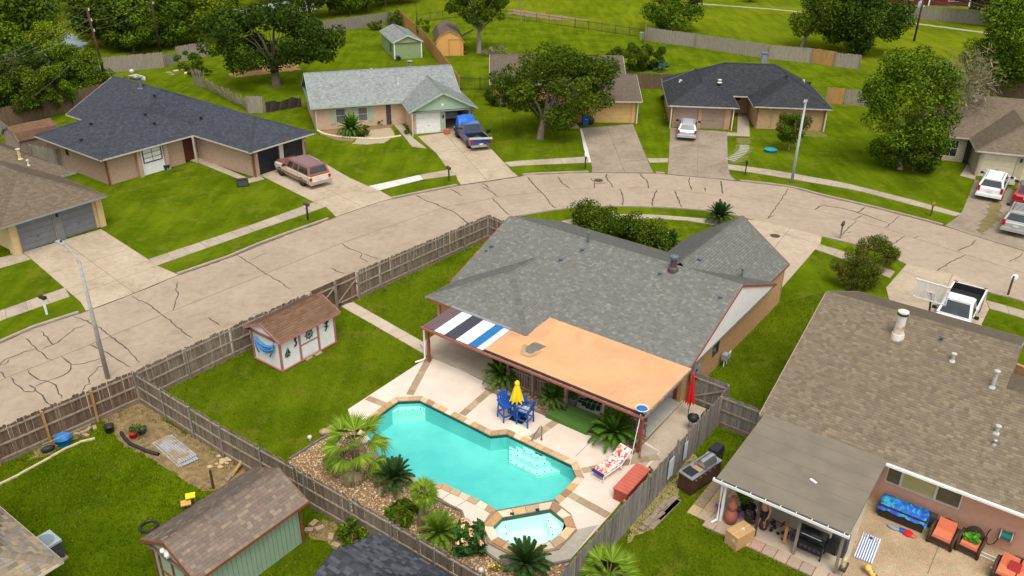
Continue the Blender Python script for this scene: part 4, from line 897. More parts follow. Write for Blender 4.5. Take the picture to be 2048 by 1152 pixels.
b = H.mb(); b.prism(jitter_poly([tuple(p) for p in o_], .15, .04), None, zof(29.5)+.006); H.add('worn_patch', b, MATS['stained_coating'], fr_)
for y_, c0, c1, w_ in ((28.06, -22.05, -13.1, .14),):
 b = H.mb(); b.span((c0, 28.0, 2.28), (c1, 28.12, 2.40)); H.add('drip_edge', b, M_BLACK, fr_)
b = H.mb(); b.bar((-26.1, 27.93, 2.30), (-13.05, 27.93, 2.30), .11, .10); gt = H.add('gutter', b, pm('copper_red_gutter', (.33, .115, .075), (.25, .085, .06), 5, .6))
for k in range(22):
 b = H.mb(); u_ = -25.8+k*.6; b.box((u_, 27.93, 2.358), (.03, .15, .016)); H.add('gutter_strap', b, M_PINKTRIM, gt)
b = H.mb(); b.bar((-13.03, 28.0, 2.36), (-13.0, 32.4, 2.50), .06, .14); H.add('rake_trim', b, M_OLDWOOD)
STRIPES = [((.135, .085, .085), -26.02, -25.22), ((.80, .79, .78), -25.22, -24.55), ((.05, .05, .065), -24.55, -23.78), ((.80, .79, .78), -23.78, -23.0), ((.022, .15, .36), -23.0, -22.45), ((.55, .57, .60), -22.45, -22.06)]
for c_, a, e in STRIPES:
 b = H.mb(); n_ = 4 if c_[0] < .5 else 3; sh = .55*0
 for k in range(n_):
  x0, x1 = a+(e-a)*k/n_, a+(e-a)*(k+1)/n_
  b.add([(x0, 27.98, 2.385), (x1-.05, 27.98, 2.385), (x1-.025, 27.98, 2.415), (x1, 27.98, 2.385), (x0, 30.26, 2.50), (x1-.05, 30.26, 2.50), (x1-.025, 30.26, 2.53), (x1, 30.26, 2.50)], [(0, 1, 5, 4), (1, 2, 6, 5), (2, 3, 7, 6)])
 H.add('roof_sheet', b, pm('painted_sheet_%d' % int(c_[0]*1000+c_[2]*100), c_, tuple(x*.9 for x in c_), 2, .45), label='%s ribbed metal roof sheet' % {.135: 'brown', .80: 'white', .05: 'black', .022: 'blue', .55: 'pale grey'}[c_[0]])
b = H.mb(); b.span((-26.0, 30.22, 2.50), (-22.05, 30.40, 2.56)); H.add('flashing', b, M_GALV)
b = H.mb(); b.span((-26.0, 28.0, 2.28), (-13.1, 28.06, 2.36)); b.span((-26.0, 28.3, 2.30), (-25.9, 30.3, 2.40)); b.span((-13.25, 28.1, 2.2), (-13.1, 32.6, 2.34)); H.add('patio_beam', b, M_REDTRIM)
for u_, v_, m_ in ((-26.0, 28.35, M_REDTRIM), (-21.2, 28.95, M_OLDWOOD), (-19.7, 29.0, M_OLDWOOD), (-17.85, 29.15, M_RAIL), (-15.75, 29.2, M_RAIL), (-13.35, 28.35, M_REDTRIM)):
 b = H.mb(); b.box((u_, v_, 1.2), (.14, .14, 2.3)); H.add('patio_post', b, m_)
b = H.mb(); b.tube([(-26.15, 28.2, 2.2), (-26.15, 28.2, .25), (-26.25, 28.1, .16), (-26.45, 27.75, .12)], .05, 8); H.add('downpipe', b, M_WHITE)
b = H.mb(); b.tube([(-13.2, 28.2, 2.2), (-13.2, 28.2, .25), (-13.1, 28.0, .12)], .05, 8); H.add('downpipe', b, M_REDTRIM)
b = H.mb(); b.prism([(-26.4, 28.75), (-22.1, 28.75), (-22.1, 29.3), (-13.5, 29.3), (-13.5, 33.2), (-21.6, 33.2), (-21.6, 31), (-27.5, 31), (-27.5, 29.3)], .0, .14); H.add('patio_floor', b, M_PATIO)
b = H.mb(); b.span((-26.3, 28.70, .0), (-22.05, 28.75, .147)); H.add('step_nosing', b, M_GREYCON)
b = H.mb(); b.prism([(-17.4, 29.35), (-13.6, 29.35), (-13.6, 33.0), (-17.4, 33.0)], .14, .155); H.add('painted_floor', b, pm('pale_grey_floor_paint', (.40, .41, .37), (.34, .35, .31), 3, .6))
M_ROCK = pm('bed_rock', (.44, .32, .20), (.26, .17, .10), 6, .9, .6, 30)
for u0, u1 in ((-22.0, -18.25), (-15.85, -13.45)):
 b = H.mb(); b.prism([(u0, 28.1), (u1, 28.1), (u1, 29.25), (u0, 29.25)], .0, .09); pb = H.add('planter_bed', b, M_MULCH)
 b = H.mb(); b.span((u0, 28.06, 0), (u1, 28.12, .17)); H.add('planter_kerb', b, M_KICK, pb)
 for k in range(int((u1-u0)*26)):
  b = H.mb(); b.ball((random.uniform(u0+.1, u1-.1), random.uniform(28.18, 29.15), .10), random.uniform(.06, .12), 6, 4, (1, random.uniform(.6, 1), .7)); H.add('rock', b, M_ROCK, pb)
 lo, hi = (u0+.75, u1) if u0 < -20 else (u0, u1)
 b = H.mb(); b.span((lo, 29.2, 1.0), (hi, 29.32, 1.06)); b.span((lo, 29.23, .28), (hi, 29.29, .36)); rl = H.add('railing', b, M_RAIL)
 for k in range(int((hi-lo)/.16)):
  b = H.mb(); b.box((lo+.08+k*.16, 29.23, .63), (.085, .025, .74)); H.add('baluster', b, M_OLDWOOD, rl)
b = H.mb(); b.span((-21.1, 29.35, 1.04), (-18.3, 29.75, 1.09)); H.add('bar_top', b, M_RAIL)
b = H.mb(); b.box((-17.05, 28.35, .14), (2.35, .75, .28)); H.add('turf_step', b, M_TURF); b = H.mb(); b.box((-16.7, 28.95, .21), (1.65, .45, .42)); H.add('turf_step', b, M_TURF)
b = H.mb(); b.box((-16.6, 30.6, .165), (2.9, 2.1, .012)); rug = H.add('outdoor_mat', b, pm('pale_mat', (.58, .62, .56), (.50, .54, .48), 4, .9)); M_LEAFP = pm('dark_green_print', (.008, .05, .03), (.012, .065, .04), 6, .8)
for cx, cy, a, s_ in ((-16.9, 30.2, 10, 1.0), (-17.3, 31.3, 60, .8), (-15.7, 30.9, -25, .75), (-15.6, 30.0, 5, .6)):
 for side in (-1, 1):
  for k in range(6):
   t0 = k/6; w0 = math.sin(math.pi*(t0*.85+.12))*.55; ca, sa = math.cos(R(a)), math.sin(R(a))
   pts = [(-.8+1.5*t0, .02*side), (-.8+1.5*(t0+.14), .02*side), (-.8+1.5*(t0+.22), w0*side), (-.8+1.5*(t0+.06), w0*side*1.05)]
   b = H.mb(); q = [(cx+s_*(x*ca-y*sa), cy+s_*(x*sa+y*ca)) for x, y in pts]; q = q if area(q) > 0 else q[::-1]; b.prism(q, None, .1755+.0004*k); H.add('leaf_print', b, M_LEAFP, rug)
t = thing('gas_meter', 'grey gas meter with white pipe on the brick side wall', 'gas meter', tuple(F0.w(-13.25, 37.6, 0)), -36)
b = MB(); b.box((0, 0, .62), (.28, .36, .34)); b.lathe((0, .28, .45), [(.12, 0), (.15, .1), (.12, .2)], 10); b.build('meter', pm('meter_grey', (.30, .33, .34), (.24, .26, .27), 5, .5), t)
b = MB(); b.tube([(0, -.1, 0), (0, -.1, .5)], .03, 8); b.tube([(0, .28, .0), (0, .28, .45)], .03, 8); b.tube([(.1, .1, .75), (.1, .42, .80), (.1, .42, .05)], .02, 8); b.build('pipe', M_WHITE, t)
t = thing('electric_meter', 'grey electric meter cabinet high on the brick wall above the gate', 'meter box', tuple(F0.w(-13.45, 33.9, 1.2)), -36)
b = MB(); b.box((.05, 0, .35), (.18, .52, .75)); b.box((.05, .45, .2), (.14, .3, .5)); b.build('cabinet', pm('cabinet_grey', (.24, .30, .33), (.20, .25, .28), 5, .5), t); b = MB(); b.lathe((.1, 0, .4), [(.1, 0), (.11, .08)], 12); b.build('dial', M_GLASS, t)
H2 = House('brown_roof_house', 'large brown shingled house with salmon siding beside the pool house', 'house', F0, -3.5, 38.4)
RM = (-9.05, -0.62, 31.08, 45.72, 2.5, 5.55, 'u', 0, 0); RL = (-1.2, 9.0, 31.12, 41.5, 2.51, 4.58, 'u', 0, 0, 36.1)
H2.roof([RM, RL], 'brown', pm('tan_rake_board', (.34, .28, .20), (.28, .23, .165), 4), singles=300, w=(.14, .26))
for g_ in H2.gables: H2.gable_wall(g_, M_CREAM, .3)
P0, P1 = (-3.75, 31.75), (8, 31.75)
H2.wall((-8.7, 31.75), (-3.75, 31.75), 2.44, pm('patio_house_wall', (.52, .29, .20), (.48, .26, .18), 3, .8), [(1.6, 3.6, .1, 2.1)]); H2.window((-8.7, 31.75), (-3.75, 31.75), 1.6, 3.6, .1, 2.1, M_OFFWHITE, 2, 1, name='patio_door')
M_SALSIDE = pm('salmon_lap_siding', (.58, .315, .215), (.53, .285, .195), 3, .75)
H2.wall(P0, P1, 2.44, M_SALSIDE, [(.12, 3.0, 1.05, 2.16)], th=.15)
sd = H2.mb(); sd.span((-3.7, 31.74, .02), (-3.6, 31.76, .05)); sdo = H2.add('siding', sd, M_SALSIDE)
for k in range(17):
 z0 = .06+k*.142; segs = [(-3.75, 8)] if not (z0+.142 > 1.0 and z0 < 2.2) else [(-.7, 8)]
 for a, e in segs:
  b = H2.mb(); b.add([(a, 31.735, z0), (e, 31.735, z0), (e, 31.748, z0+.138), (a, 31.748, z0+.138), (a, 31.75, z0), (e, 31.75, z0)], [(0, 1, 2, 3), (4, 5, 1, 0)]); H2.add('siding_board', b, M_SALSIDE, sdo)
M_BLIND = pm('yellow_blind_glass', (.50, .43, .17), (.40, .34, .13), 1.2, .35, stretch=(.2, .2, 6)); M_SCREEN = pm('screened_glass', (.16, .135, .075), (.11, .095, .055), 2, .5)
H2.window(P0, P1, .12, .72, 1.05, 2.16, M_OFFWHITE, 1, 1, M_SCREEN); H2.window(P0, P1, .72, 2.05, 1.05, 2.16, M_OFFWHITE, 1, 1, M_BLIND); H2.window(P0, P1, 2.05, 3.0, 1.05, 2.16, M_OFFWHITE, 1, 1, M_SCREEN)
H2.wall((-8.7, 45.2), (-8.7, 31.75), 2.44, M_BRICK_MAIN); H2.wall((8, 41), (-8.7, 45.2), 2.3, M_BRICK_MAIN)
b = H2.mb(); b.bar((-3.75, 31.0, 2.42), (9, 31.0, 2.42), .12, .10); b.bar((-3.75, 30.985, 2.48), (9, 30.985, 2.48), .03, .03); H2.add('gutter', b, M_WHITE)
u, v, z = H2.at_px(RM, 1795, 672); b = H2.mb(); b.lathe((u, v, z-.2), [(.34, 0), (.27, .35), (.235, .36), (.215, .52)], 16); fl = H2.add('flue', b, pm('rusting_white_flue', (.60, .56, .50), (.45, .20, .09), 2.2, .7, lo=.52, hi=.66)); b = H2.mb(); b.lathe((u, v, z+.3), [(.205, 0), (.2, .85)], 16); H2.add('flue_pipe', b, MATS['rusting_white_flue'], fl)
b = H2.mb(); b.lathe((u, v, z+1.12), [(.25, 0), (.25, .10)], 16); H2.add('collar', b, M_BLACK, fl); b = H2.mb(); b.lathe((u, v, z+1.22), [(.245, 0), (.24, .06), (.10, .09)], 16); H2.add('cap', b, M_OFFWHITE, fl)
M_PALEPIPE = pm('pale_vent', (.48, .47, .42), (.38, .37, .33), 6, .6)
H2.pipes(RM, [(1882, 683, .22, .06), (1905, 721, .32, .07, M_PALEPIPE), (1985, 773, .75, .075, M_PALEPIPE), (1993, 865, .30, .07, M_PALEPIPE), (1989, 888, .16, .05, M_GALV)], M_BLUEPIPE)
b = H2.mb(); b.add([(-8.85, 26.2, 2.30), (-3.65, 26.2, 2.30), (-3.65, 31.2, 2.54), (-8.85, 31.2, 2.54), (-8.85, 26.2, 2.18), (-3.65, 26.2, 2.18), (-3.65, 31.2, 2.42), (-8.85, 31.2, 2.42)], [(0, 1, 2, 3), (7, 6, 5, 4), (0, 4, 5, 1), (1, 5, 6, 2), (3, 7, 4, 0)])
pr = H2.add('patio_roof', b, pm('grey_rolled_felt', (.185, .155, .115), (.155, .13, .098), 1.0, .9, .2, 60))
for k in range(1, 6):
 v_ = 26.2+k*.86; z_ = 2.30+.24*(v_-26.2)/5+.002; b = H2.mb(); b.add([(-8.84, v_, z_), (-3.66, v_, z_), (-3.66, v_+.03, z_+.004), (-8.84, v_+.03, z_+.004)], [(0, 1, 2, 3)]); H2.add('felt_lap', b, pm('felt_seam', (.135, .112, .085), (.155, .13, .098), 6, .9), pr)
b = H2.mb(); b.bar((-8.95, 26.12, 2.24), (-3.6, 26.12, 2.24), .12, .11); g2 = H2.add('gutter', b, M_WHITE); b = H2.mb(); b.bar((-8.9, 26.13, 2.302), (-3.65, 26.13, 2.302), .07, .012); H2.add('gutter_hollow_shade', b, M_DKGREY, g2)  # dark strip on the solid gutter paints the shade of an open hollow
for k in range(9): b = H2.mb(); b.box((-8.6+k*.6, 26.12, 2.31), (.025, .13, .014)); H2.add('gutter_strap', b, M_WHITE, g2)
b = H2.mb(); b.tube([(-8.75, 26.1, 2.2), (-8.6, 26.3, 2.0), (-8.6, 26.3, .2), (-8.75, 26.1, .08)], .05, 8); H2.add('downpipe', b, M_WHITE)
for u_ in (-8.5, -7.05, -5.45, -3.85): b = H2.mb(); b.box((u_, 26.45, 1.12), (.1, .1, 2.1)); H2.add('patio_post', b, M_WHITE if u_ < -8 else M_POLE if u_ < -6 else M_OLDWOOD)
b = H2.mb(); b.span((-8.8, 26.38, 2.06), (-3.7, 26.5, 2.18)); H2.add('patio_beam', b, M_OLDWOOD)
b = H2.mb(); b.prism([(-8.75, 26.35), (-3.6, 26.35), (-3.6, 31.75), (-8.75, 31.75)], None, .040); H2.add('patio_floor', b, M_PATIO)
PAVC = [(.42, .29, .21), (.36, .26, .19), (.46, .33, .24), (.40, .25, .19)]
pv = H2.mb(); pv.prism([(-9.0, 25.75), (-3.5, 25.75), (-3.5, 26.35), (-9.0, 26.35)], None, .020); pvo = H2.add('paver_edge', pv, M_JOINT)
for k in range(11):
 b = H2.mb(); b.box((-8.75+k*.5, 26.05, .03), (.47, .56, .07+random.uniform(-.01, .01))); o = H2.add('paver', b, M_STONE, pvo); c_ = random.choice(PAVC); o.color = (*c_, 1)
b = H2.mb(); b.prism([F0.g(*p) for p in ((1742, 985), (1702, 1108), (1680, 1160), (1690, 1260), (2300, 1300), (2300, 1200))], None, .044); H2.add('patio_slab', b, M_AGG)
b = H2.mb(); b.box((*F0.g(1890, 1060), .046), (.03, 6, .004)); H2.add('slab_joint', b, M_JOINT)
FB = F0; HB = House('slate_hip_house', 'pink brick house with dark slate hip roof and two black garage doors', 'house', FB, -66, 40)
B1 = (-73.3, -63.0, 31.9, 42.6, 2.45, 4.75, 'v', 4.9, 5.0, -67.5); B2 = (-77.3, -66.5, 36.9, 47.3, 2.45, 5.0, 'u', 0, 3.4); B3 = (-72, -55.5, 40.3, 47.2, 2.45, 4.05, 'u', 0, 3.4)
HB.roof([B1, B2, B3], 'slate', M_FASCIA, w=(.16, .3))
HB.gable_wall(HB.gables[0], M_BRICK_B, .35) if HB.gables else None
q0, q1 = (-63.75, 32.6), (-63.75, 40.9)
HB.wall(q0, q1, 2.4, M_BRICK_B, [(2.9, 5.0, 0, 2.3), (7.0, 8.0, 0, 2.2)])
b = HB.mb(); b.span((-63.73, 35.5, 0), (-63.6, 37.6, 2.3)); HB.add('white_panel', b, M_WHITE); HB.window((-63.61, 35.5), (-63.61, 37.6), .22, 1.95, 1.0, 2.2, M_BLACKDOOR, 2, 3, back=0.02, thick=.07)
b = HB.mb();
for x in (1.03, 1.12): b.box((-63.64, 35.5+x, 1.6), (.03, .04, 1.1))
for u_, v_, h_ in ((-63.55, 35.3, 2.4), (-63.55, 37.75, 2.4)): b = HB.mb(); b.box((u_, v_, h_/2), (.35, .34, h_)); HB.add('brick_pier', b, M_BRICK_B)
HB.door(q0, q1, 7.0, 8.0, .1, 2.2, pm('dark_red_door', (.10, .02, .015), (.08, .018, .012), 4, .6))
b = HB.mb(); b.box((-62.9, 40.1, 1.2), (.12, .12, 2.3)); HB.add('porch_post', b, M_FASCIA)
HB.wall((-72.8, 32.6), (-63.75, 32.6), 2.4, M_BRICK_B, [(3.0, 3.5, 1.3, 2.1)]); HB.window((-72.8, 32.6), (-63.75, 32.6), 3.0, 3.5, 1.3, 2.1, M_DKGREY, 1, 2); HB.wall((-72.8, 42), (-72.8, 32.6), 2.4, M_BRICK_B)
HB.wall((-63.75, 40.95), (-56.2, 40.95), 2.4, M_BRICK_B); HB.wall((-76.7, 46.6), (-76.7, 37.5), 2.4, M_BRICK_B); HB.wall((-76.7, 37.5), (-72, 37.5), 2.4, M_BRICK_B); HB.wall((-56.2, 46.6), (-76.7, 46.6), 2.4, M_BRICK_B)
g0, g1 = (-56.2, 40.95), (-56.2, 46.6); HB.wall(g0, g1, 2.4, M_BRICK_B, [(.55, 2.75, 0, 2.05), (3.15, 5.3, 0, 2.05)])
for a in (.55, 3.15): HB.garage_door(g0, g1, a, a+2.17, 2.05, M_BLACKDOOR)
b = HB.mb(); b.span((-56.19, 43.70, 0), (-56.15, 44.1, 2.05)); HB.add('door_post', b, M_OFFWHITE)
for v_ in (41.25, 46.4): b = HB.mb(); b.box((-56.1, v_, 1.85), (.1, .1, .16)); HB.add('wall_lamp', b, M_OFFWHITE)
b = HB.mb(); b.box((-56.12, 40.98, 1.2), (.10, .10, 2.35)); b.box((-63.7, 32.6, 1.2), (.1, .1, 2.35)); HB.add('downpipe', b, M_BROWNTRIM)
HB.pipes(B1, [(182, 251, .2, .09), (162, 283, .2, .09), (291, 232, .2, .09), (309, 250, .2, .09)], M_BLACK); u, v, z = HB.at_px(B2, 282, 176); HB.pipe(u, v, z, .95, .16, M_BLUEPIPE)
HB.pipes(B2, [(309, 195, .25, .09)], M_BLACK); HB.pipes(B3, [(402, 240, .3, .09)], M_BLACK)
HA = House('grey_garage_house', 'tan roofed house with two grey garage doors and cream walls', 'house', F0, -62, 25)
A1 = (-70, -55.72, 20.6, 28.15, 2.42, 4.3, 'u', 0, 4.2); A2 = (-74, -62, 17, 29.4, 2.42, 4.9, 'v', 4.5, 4.0)
HA.roof([A1, A2], 'oldbr', M_GREYFASCIA, w=(.15, .3))
g0, g1 = (-56.55, 21.75), (-56.55, 27.95); HA.wall(g0, g1, 2.38, M_BRICK_A, [(.35, 2.75, 0, 2.15), (3.3, 5.6, 0, 2.15)])
HA.garage_door(g0, g1, .35, 2.75, 2.15, M_GREYPAINT, 5); HA.garage_door(g0, g1, 3.3, 5.6, 2.15, M_GREYPAINT, 5)
b = HA.mb(); b.span((-56.54, 24.52, 0), (-56.46, 25.03, 2.3)); HA.add('door_post', b, M_GREYPAINT); b = HA.mb(); b.box((-56.4, 24.77, 1.85), (.12, .12, .24)); HA.add('wall_lamp', b, M_BLACK)
b = HA.mb(); b.span((-56.7, 21.6, 2.12), (-56.35, 28.0, 2.40)); HA.add('header_board', b, M_GREYPAINT)
for v_ in (21.72, 27.75): b = HA.mb(); b.box((-56.7, v_, 1.2), (.7, .42, 2.38)); HA.add('brick_pier', b, M_BRICK_A)
HA.wall((-72, 21.75), (-56.6, 21.75), 2.38, M_BRICK_A); HA.wall((-56.55, 27.9), (-72, 27.9), 2.38, M_BRICK_A)
HA.pipes(A2, [(40, 317, .7, .10, pm('yellowed_pipe', (.60, .48, .25), (.5, .4, .2), 6, .6)), (57, 330, .35, .06, M_OFFWHITE)])
FD = Frame(18); cuD = FD.g(760, 230); HD = House('mint_trim_house', 'peach brick house with pale roof, mint shutters and open garage', 'house', FD, *cuD)
e = lambda x, y, z=2.3: FD.g(x, y, z)
fl_, fr2, gl, gr, bl = e(632.5, 219), e(791, 203), e(820, 228), e(953, 213), e(593, 170)
uL = (fl_[0]+bl[0])/2; vF = (fl_[1]+fr2[1])/2; uG0 = gl[0]; uG1 = gr[0]; vG = (gl[1]+gr[1])/2; vR = (e(634, 148, 4.6)[1]+e(862, 128, 4.6)[1])/2
D1 = (uL, uG1-.5, vF, 2*vR-vF, 2.3, 4.6, 'u', 0, 0); D2 = (uG0, uG1, vG, vR, 2.3, 3.95, 'v', .0, 0)
HD.roof([D1, D2], 'pale', M_MINT, w=(.15, .3))
for g_ in HD.gables: HD.gable_wall(g_, M_MINT, .32)
w0, w1 = (uL+.35, vF+.55), (uG0+.4, vF+.55); L_ = w1[0]-w0[0]
HD.wall(w0, w1, 2.25, M_BRICK_D, [(2.0, 2.95, .55, 1.95), (4.15, 5.1, .55, 1.95), (6.9, 7.4, 0, 2.1)])
for a in (2.0, 4.15):
 HD.window(w0, w1, a, a+.95, .55, 1.95, M_OFFWHITE, 1, 2, pm('blind_behind_glass', (.15, .16, .16), (.10, .11, .11), 1, .3, stretch=(.2, .2, 14)))
 for x in (a-.5, a+1.0): b = HD.mb(); b.box((w0[0]+x+.22, w0[1]-.03, 1.25), (.42, .05, 1.5)); HD.add('shutter', b, M_MINT)
HD.door(w0, w1, 6.9, 7.4, .05, 2.1, M_DKGREY); HD.wall((uL+.35, 2*vR-vF-.5), w0, 2.25, M_BRICK_D)
HD.wall((uG0+.4, w0[1]), (uG0+.4, vG+.55), 2.25, M_BRICK_D); go, g1 = (uG0+.4, vG+.55), (uG1-.4, vG+.55); Lg = g1[0]-go[0]
HD.wall(go, g1, 2.25, M_BRICK_D, [(.35, 2.75, 0, 2.0), (3.2, Lg-.35, 0, 2.0)]); HD.garage_door(go, g1, .35, 2.75, 2.0, M_WHITE)
b = HD.mb(); b.box((go[0]+2.97, go[1]-.03, 1.0), (.46, .06, 2.02)); HD.add('door_post', b, M_MINT); b = HD.mb(); b.box((go[0]+2.97, go[1]-.1, 1.55), (.14, .1, .3)); HD.add('wall_lamp', b, M_BLACK)
b = HD.mb(); b.box((go[0]+Lg/2, go[1]-.02, 2.15), (Lg+.1, .07, .28)); HD.add('header_board', b, M_MINT); b = HD.mb(); b.box((go[0]+2.9, go[1]-.2, 2.75), (.2, .15, .22)); HD.add('floodlight', b, M_WHITE)
b = HD.mb(); b.box((go[0]+Lg/2, go[1]+3, .02), (Lg-.4, 5.8, .03)); HD.add('garage_floor', b, M_WALK); HD.wall((go[0]+Lg-.2, go[1]+6), (go[0], go[1]+6), 2.25, M_DKGREY); HD.wall(g1, (g1[0], g1[1]+6), 2.25, M_BRICK_D); b = HD.mb(); b.box((go[0]+2.95, go[1]+3, 1.1), (.1, 5.8, 2.2)); HD.add('garage_partition', b, M_DKGREY)
u, v, z = HD.at_px(D1, 821, 143); HD.pipe(u, v, z, 1.15, .20, M_GALV); HD.pipes(D1, [(796, 167, .5, .05), (743, 143, .3, .05), (867, 139, .3, .05)], M_OFFWHITE)
for k, (px, py) in enumerate(((635, 262), (826, 273))):
 u_, v_ = FD.g(px, py); b = HD.mb(); b.box((u_, v_-.02, 1.1), (.08, .08, 2.2)); HD.add('downpipe', b, M_OFFWHITE)
FE_ = Frame(1.5); HE = House('yellow_garage_house', 'low brown roofed house with tan garage door behind the big oak', 'house', FE_, *FE_.g(1150, 190))
g = FE_.g; uR = g(1285, 203, 2.35)[0]; vE = g(1250, 203, 2.35)[1]; vRg = g(1250, 149, 3.9)[1]; uR2 = g(1245, 110, 4.4)[0]; uL2 = g(979, 110, 4.4)[0]; vE2 = g(980, 168, 2.35)[1]; vR2 = g(1110, 110, 4.4)[1]
E1 = (uR-7.2, uR, vE, 2*vRg-vE, 2.35, 3.9, 'u', 0, 0); E2 = (uL2, uR2, vE2, 2*vR2-vE2, 2.36, 4.4, 'u', 0, 0)
HE.roof([E1, E2], 'taupe', M_FASCIA, w=(.16, .3))
for g_ in HE.gables: HE.gable_wall(g_, M_YELDOOR, .3)
go, g1 = (uR-6.9, vE+.6), (uR-.4, vE+.6); HE.wall(go, g1, 2.3, M_YELDOOR, [(1.2, 6.0, 0, 2.0)]); HE.garage_door(go, g1, 1.2, 6.0, 2.0, M_YELDOOR, 5); HE.wall(g1, (g1[0], g1[1]+8), 2.3, M_YELDOOR); HE.wall((go[0], go[1]+8), go, 2.3, M_YELDOOR)
HE.wall((uL2+.4, vE2+.5), (uR-6.9, vE2+.5), 2.3, M_YELDOOR); HE.wall((uL2+.4, vE2+9), (uL2+.4, vE2+.5), 2.3, M_YELDOOR); HE.wall((uR2-.3, vE2+.5), (uR2-.3, vE2+9), 2.3, M_YELDOOR)
b = HE.mb(); b.box((uR-.35, vE+.5, 1.1), (.12, .12, 2.2)); HE.add('corner_post', b, M_CREAM)
FC = Frame(-5); g = FC.g; HC = House('buff_brick_house', 'buff brick house with charcoal hip roof and twin taupe garage doors', 'house', FC, *g(1500, 200))
a0, a1, c0, c1 = g(1335, 209, 2.35), g(1480, 218, 2.35), g(1506, 211, 2.35), g(1669, 221, 2.35); vL = (a0[1]+a1[1])/2; vRr = (c0[1]+c1[1])/2; vN = g(1490, 190, 2.35)[1]; vRd = (g(1447, 124, 4.9)[1]+g(1553, 129.5, 4.9)[1])/2
C1 = (a0[0], a1[0], vL, vRd+1, 2.35, 3.95, 'v', 3.3, 0); C2 = (c0[0], c1[0], vRr, vRd+1, 2.35, 4.0, 'v', 3.6, 0); C3 = (a0[0]+.1, c1[0]-.1, vN-.6, 2*vRd-vN, 2.36, 4.9, 'u', g(1447, 124, 4.9)[0]-a0[0], c1[0]-g(1553, 129.5, 4.9)[0], vRd)
HC.roof([C1, C2, C3], 'char', M_FASCIA, w=(.16, .3))
go, g1 = (a0[0]+.5, vL+.55), (a1[0]-.45, vL+.55); Lg = g1[0]-go[0]; HC.wall(go, g1, 2.3, M_BRICK_C, [(.3, 2.6, 0, 2.0), (2.95, 5.2, 0, 2.0)])
for a in (.3, 2.95): HC.garage_door(go, g1, a, a+2.27, 2.0, M_TANDOOR, 5)
wo, w1 = (c0[0]+.5, vRr+.55), (c1[0]-.5, vRr+.55); HC.wall(wo, w1, 2.3, M_BRICK_C); HC.wall(w1, (w1[0], w1[1]+11), 2.3, M_BRICK_C); HC.wall((go[0], go[1]+11), go, 2.3, M_BRICK_C)
HC.wall((wo[0], vN+2), wo, 2.3, M_BRICK_C); HC.wall(g1, (g1[0], vN+2), 2.3, M_BRICK_C); HC.wall((g1[0], vN+1.6), (wo[0], vN+1.6), 2.3, M_BRICK_C, [(.3, 1.2, 0, 2.1)]); HC.door((g1[0], vN+1.6), (wo[0], vN+1.6), .3, 1.2, .05, 2.1, M_DKGREY)
for k in range(3): b = HC.mb(); b.box((wo[0]+1.2+k*2.4, wo[1]-.25, 2.2), (.12, .5, .14)); HC.add('rafter_end', b, M_CREAM)
for u_, v_ in ((go[0]-.05, go[1]-.3), (g1[0], g1[1]-.25), (w1[0], w1[1]-.25)): b = HC.mb(); b.box((u_, v_, 1.1), (.11, .11, 2.2)); HC.add('downpipe', b, M_CREAM)
for x in (1.5, 5.0): b = HC.mb(); b.box((wo[0]+x, wo[1]-.02, 1.15), (.08, .05, 2.2)); HC.add('wall_batten', b, M_TANDOOR)
HC.pipes(C3, [(1431, 150, .2, .10), (1440, 158, .22, .12), (1607, 163, .12, .08)], M_OFFWHITE); HC.pipes(C2, [(1573, 156, .25, .1), (1619, 169, .25, .1)], M_BLACK); HC.pipes(C1, [(1361, 163, .12, .1)], M_OFFWHITE)
u_, v_ = FC.g(1529, 128, 4.6); b = HC.mb(); b.box((u_, v_+.6, 4.9), (.55, .55, 1.3)); ch = HC.add('chimney', b, M_GALV); b = HC.mb(); b.box((u_, v_+.6, 5.6), (.7, .7, .12)); HC.add('cap', b, M_BLUEPIPE, ch)
b = HC.mb(); b.ball((c0[0]-.55, vN+1.45, 1.6), .22, 10, 6, (1, .4, 1)); HC.add('door_wreath', b, M_BLACK)
FF = Frame(-18); g = FF.g; HF = House('cream_garage_house', 'whitewashed brick house with brown roof and cream garage door behind the white suv', 'house', FF, *g(1960, 250))
vl = g(1910, 274, 2.35)[1]; vg = g(1999, 306, 2.35)[1]; u0 = g(1950, 298, 2.35)[0]; ul = g(1863, 268, 2.35)[0]-.3; vr = g(1990, 194, 4.4)[1]
F1 = (ul, ul+13, vl, 2*vr-vl, 2.35, 4.4, 'u', 0, 4); F2 = (u0, u0+8, vg, vr, 2.35, 3.85, 'v', 4, 0)
HF.roof([F1, F2], 'oldbr', M_FASCIA, w=(.16, .3))
for g_ in HF.gables[:1]: HF.gable_wall(g_, M_OFFWHITE, .3)
wo, w1 = (ul+.3, vl+.5), (u0+.9, vl+.5); HF.wall(wo, w1, 2.3, M_BRICK_F, [(.75, 2.45, .4, 1.95), (w1[0]-wo[0]-.9, w1[0]-wo[0]-.1, 0, 2.1)]); HF.window(wo, w1, .75, 2.45, .4, 1.95, M_OFFWHITE, 3, 2)
HF.wall((wo[0], wo[1]+8), wo, 2.3, M_BRICK_F); b = HF.mb(); b.box((w1[0]-.5, w1[1]+.3, 1.1), (.9, .1, 2.1)); HF.add('door', b, M_DKGREY)
go, g1 = (u0+.5, vg+.55), (u0+7.5, vg+.55); HF.wall(go, g1, 2.3, M_BRICK_F, [(.35, 2.9, 0, 2.05), (3.5, 6, 0, 2.05)]); HF.garage_door(go, g1, .35, 2.9, 2.05, M_CREAM); HF.garage_door(go, g1, 3.5, 6, 2.05, M_CREAM); HF.wall((go[0], vl+1), go, 2.3, M_BRICK_F)
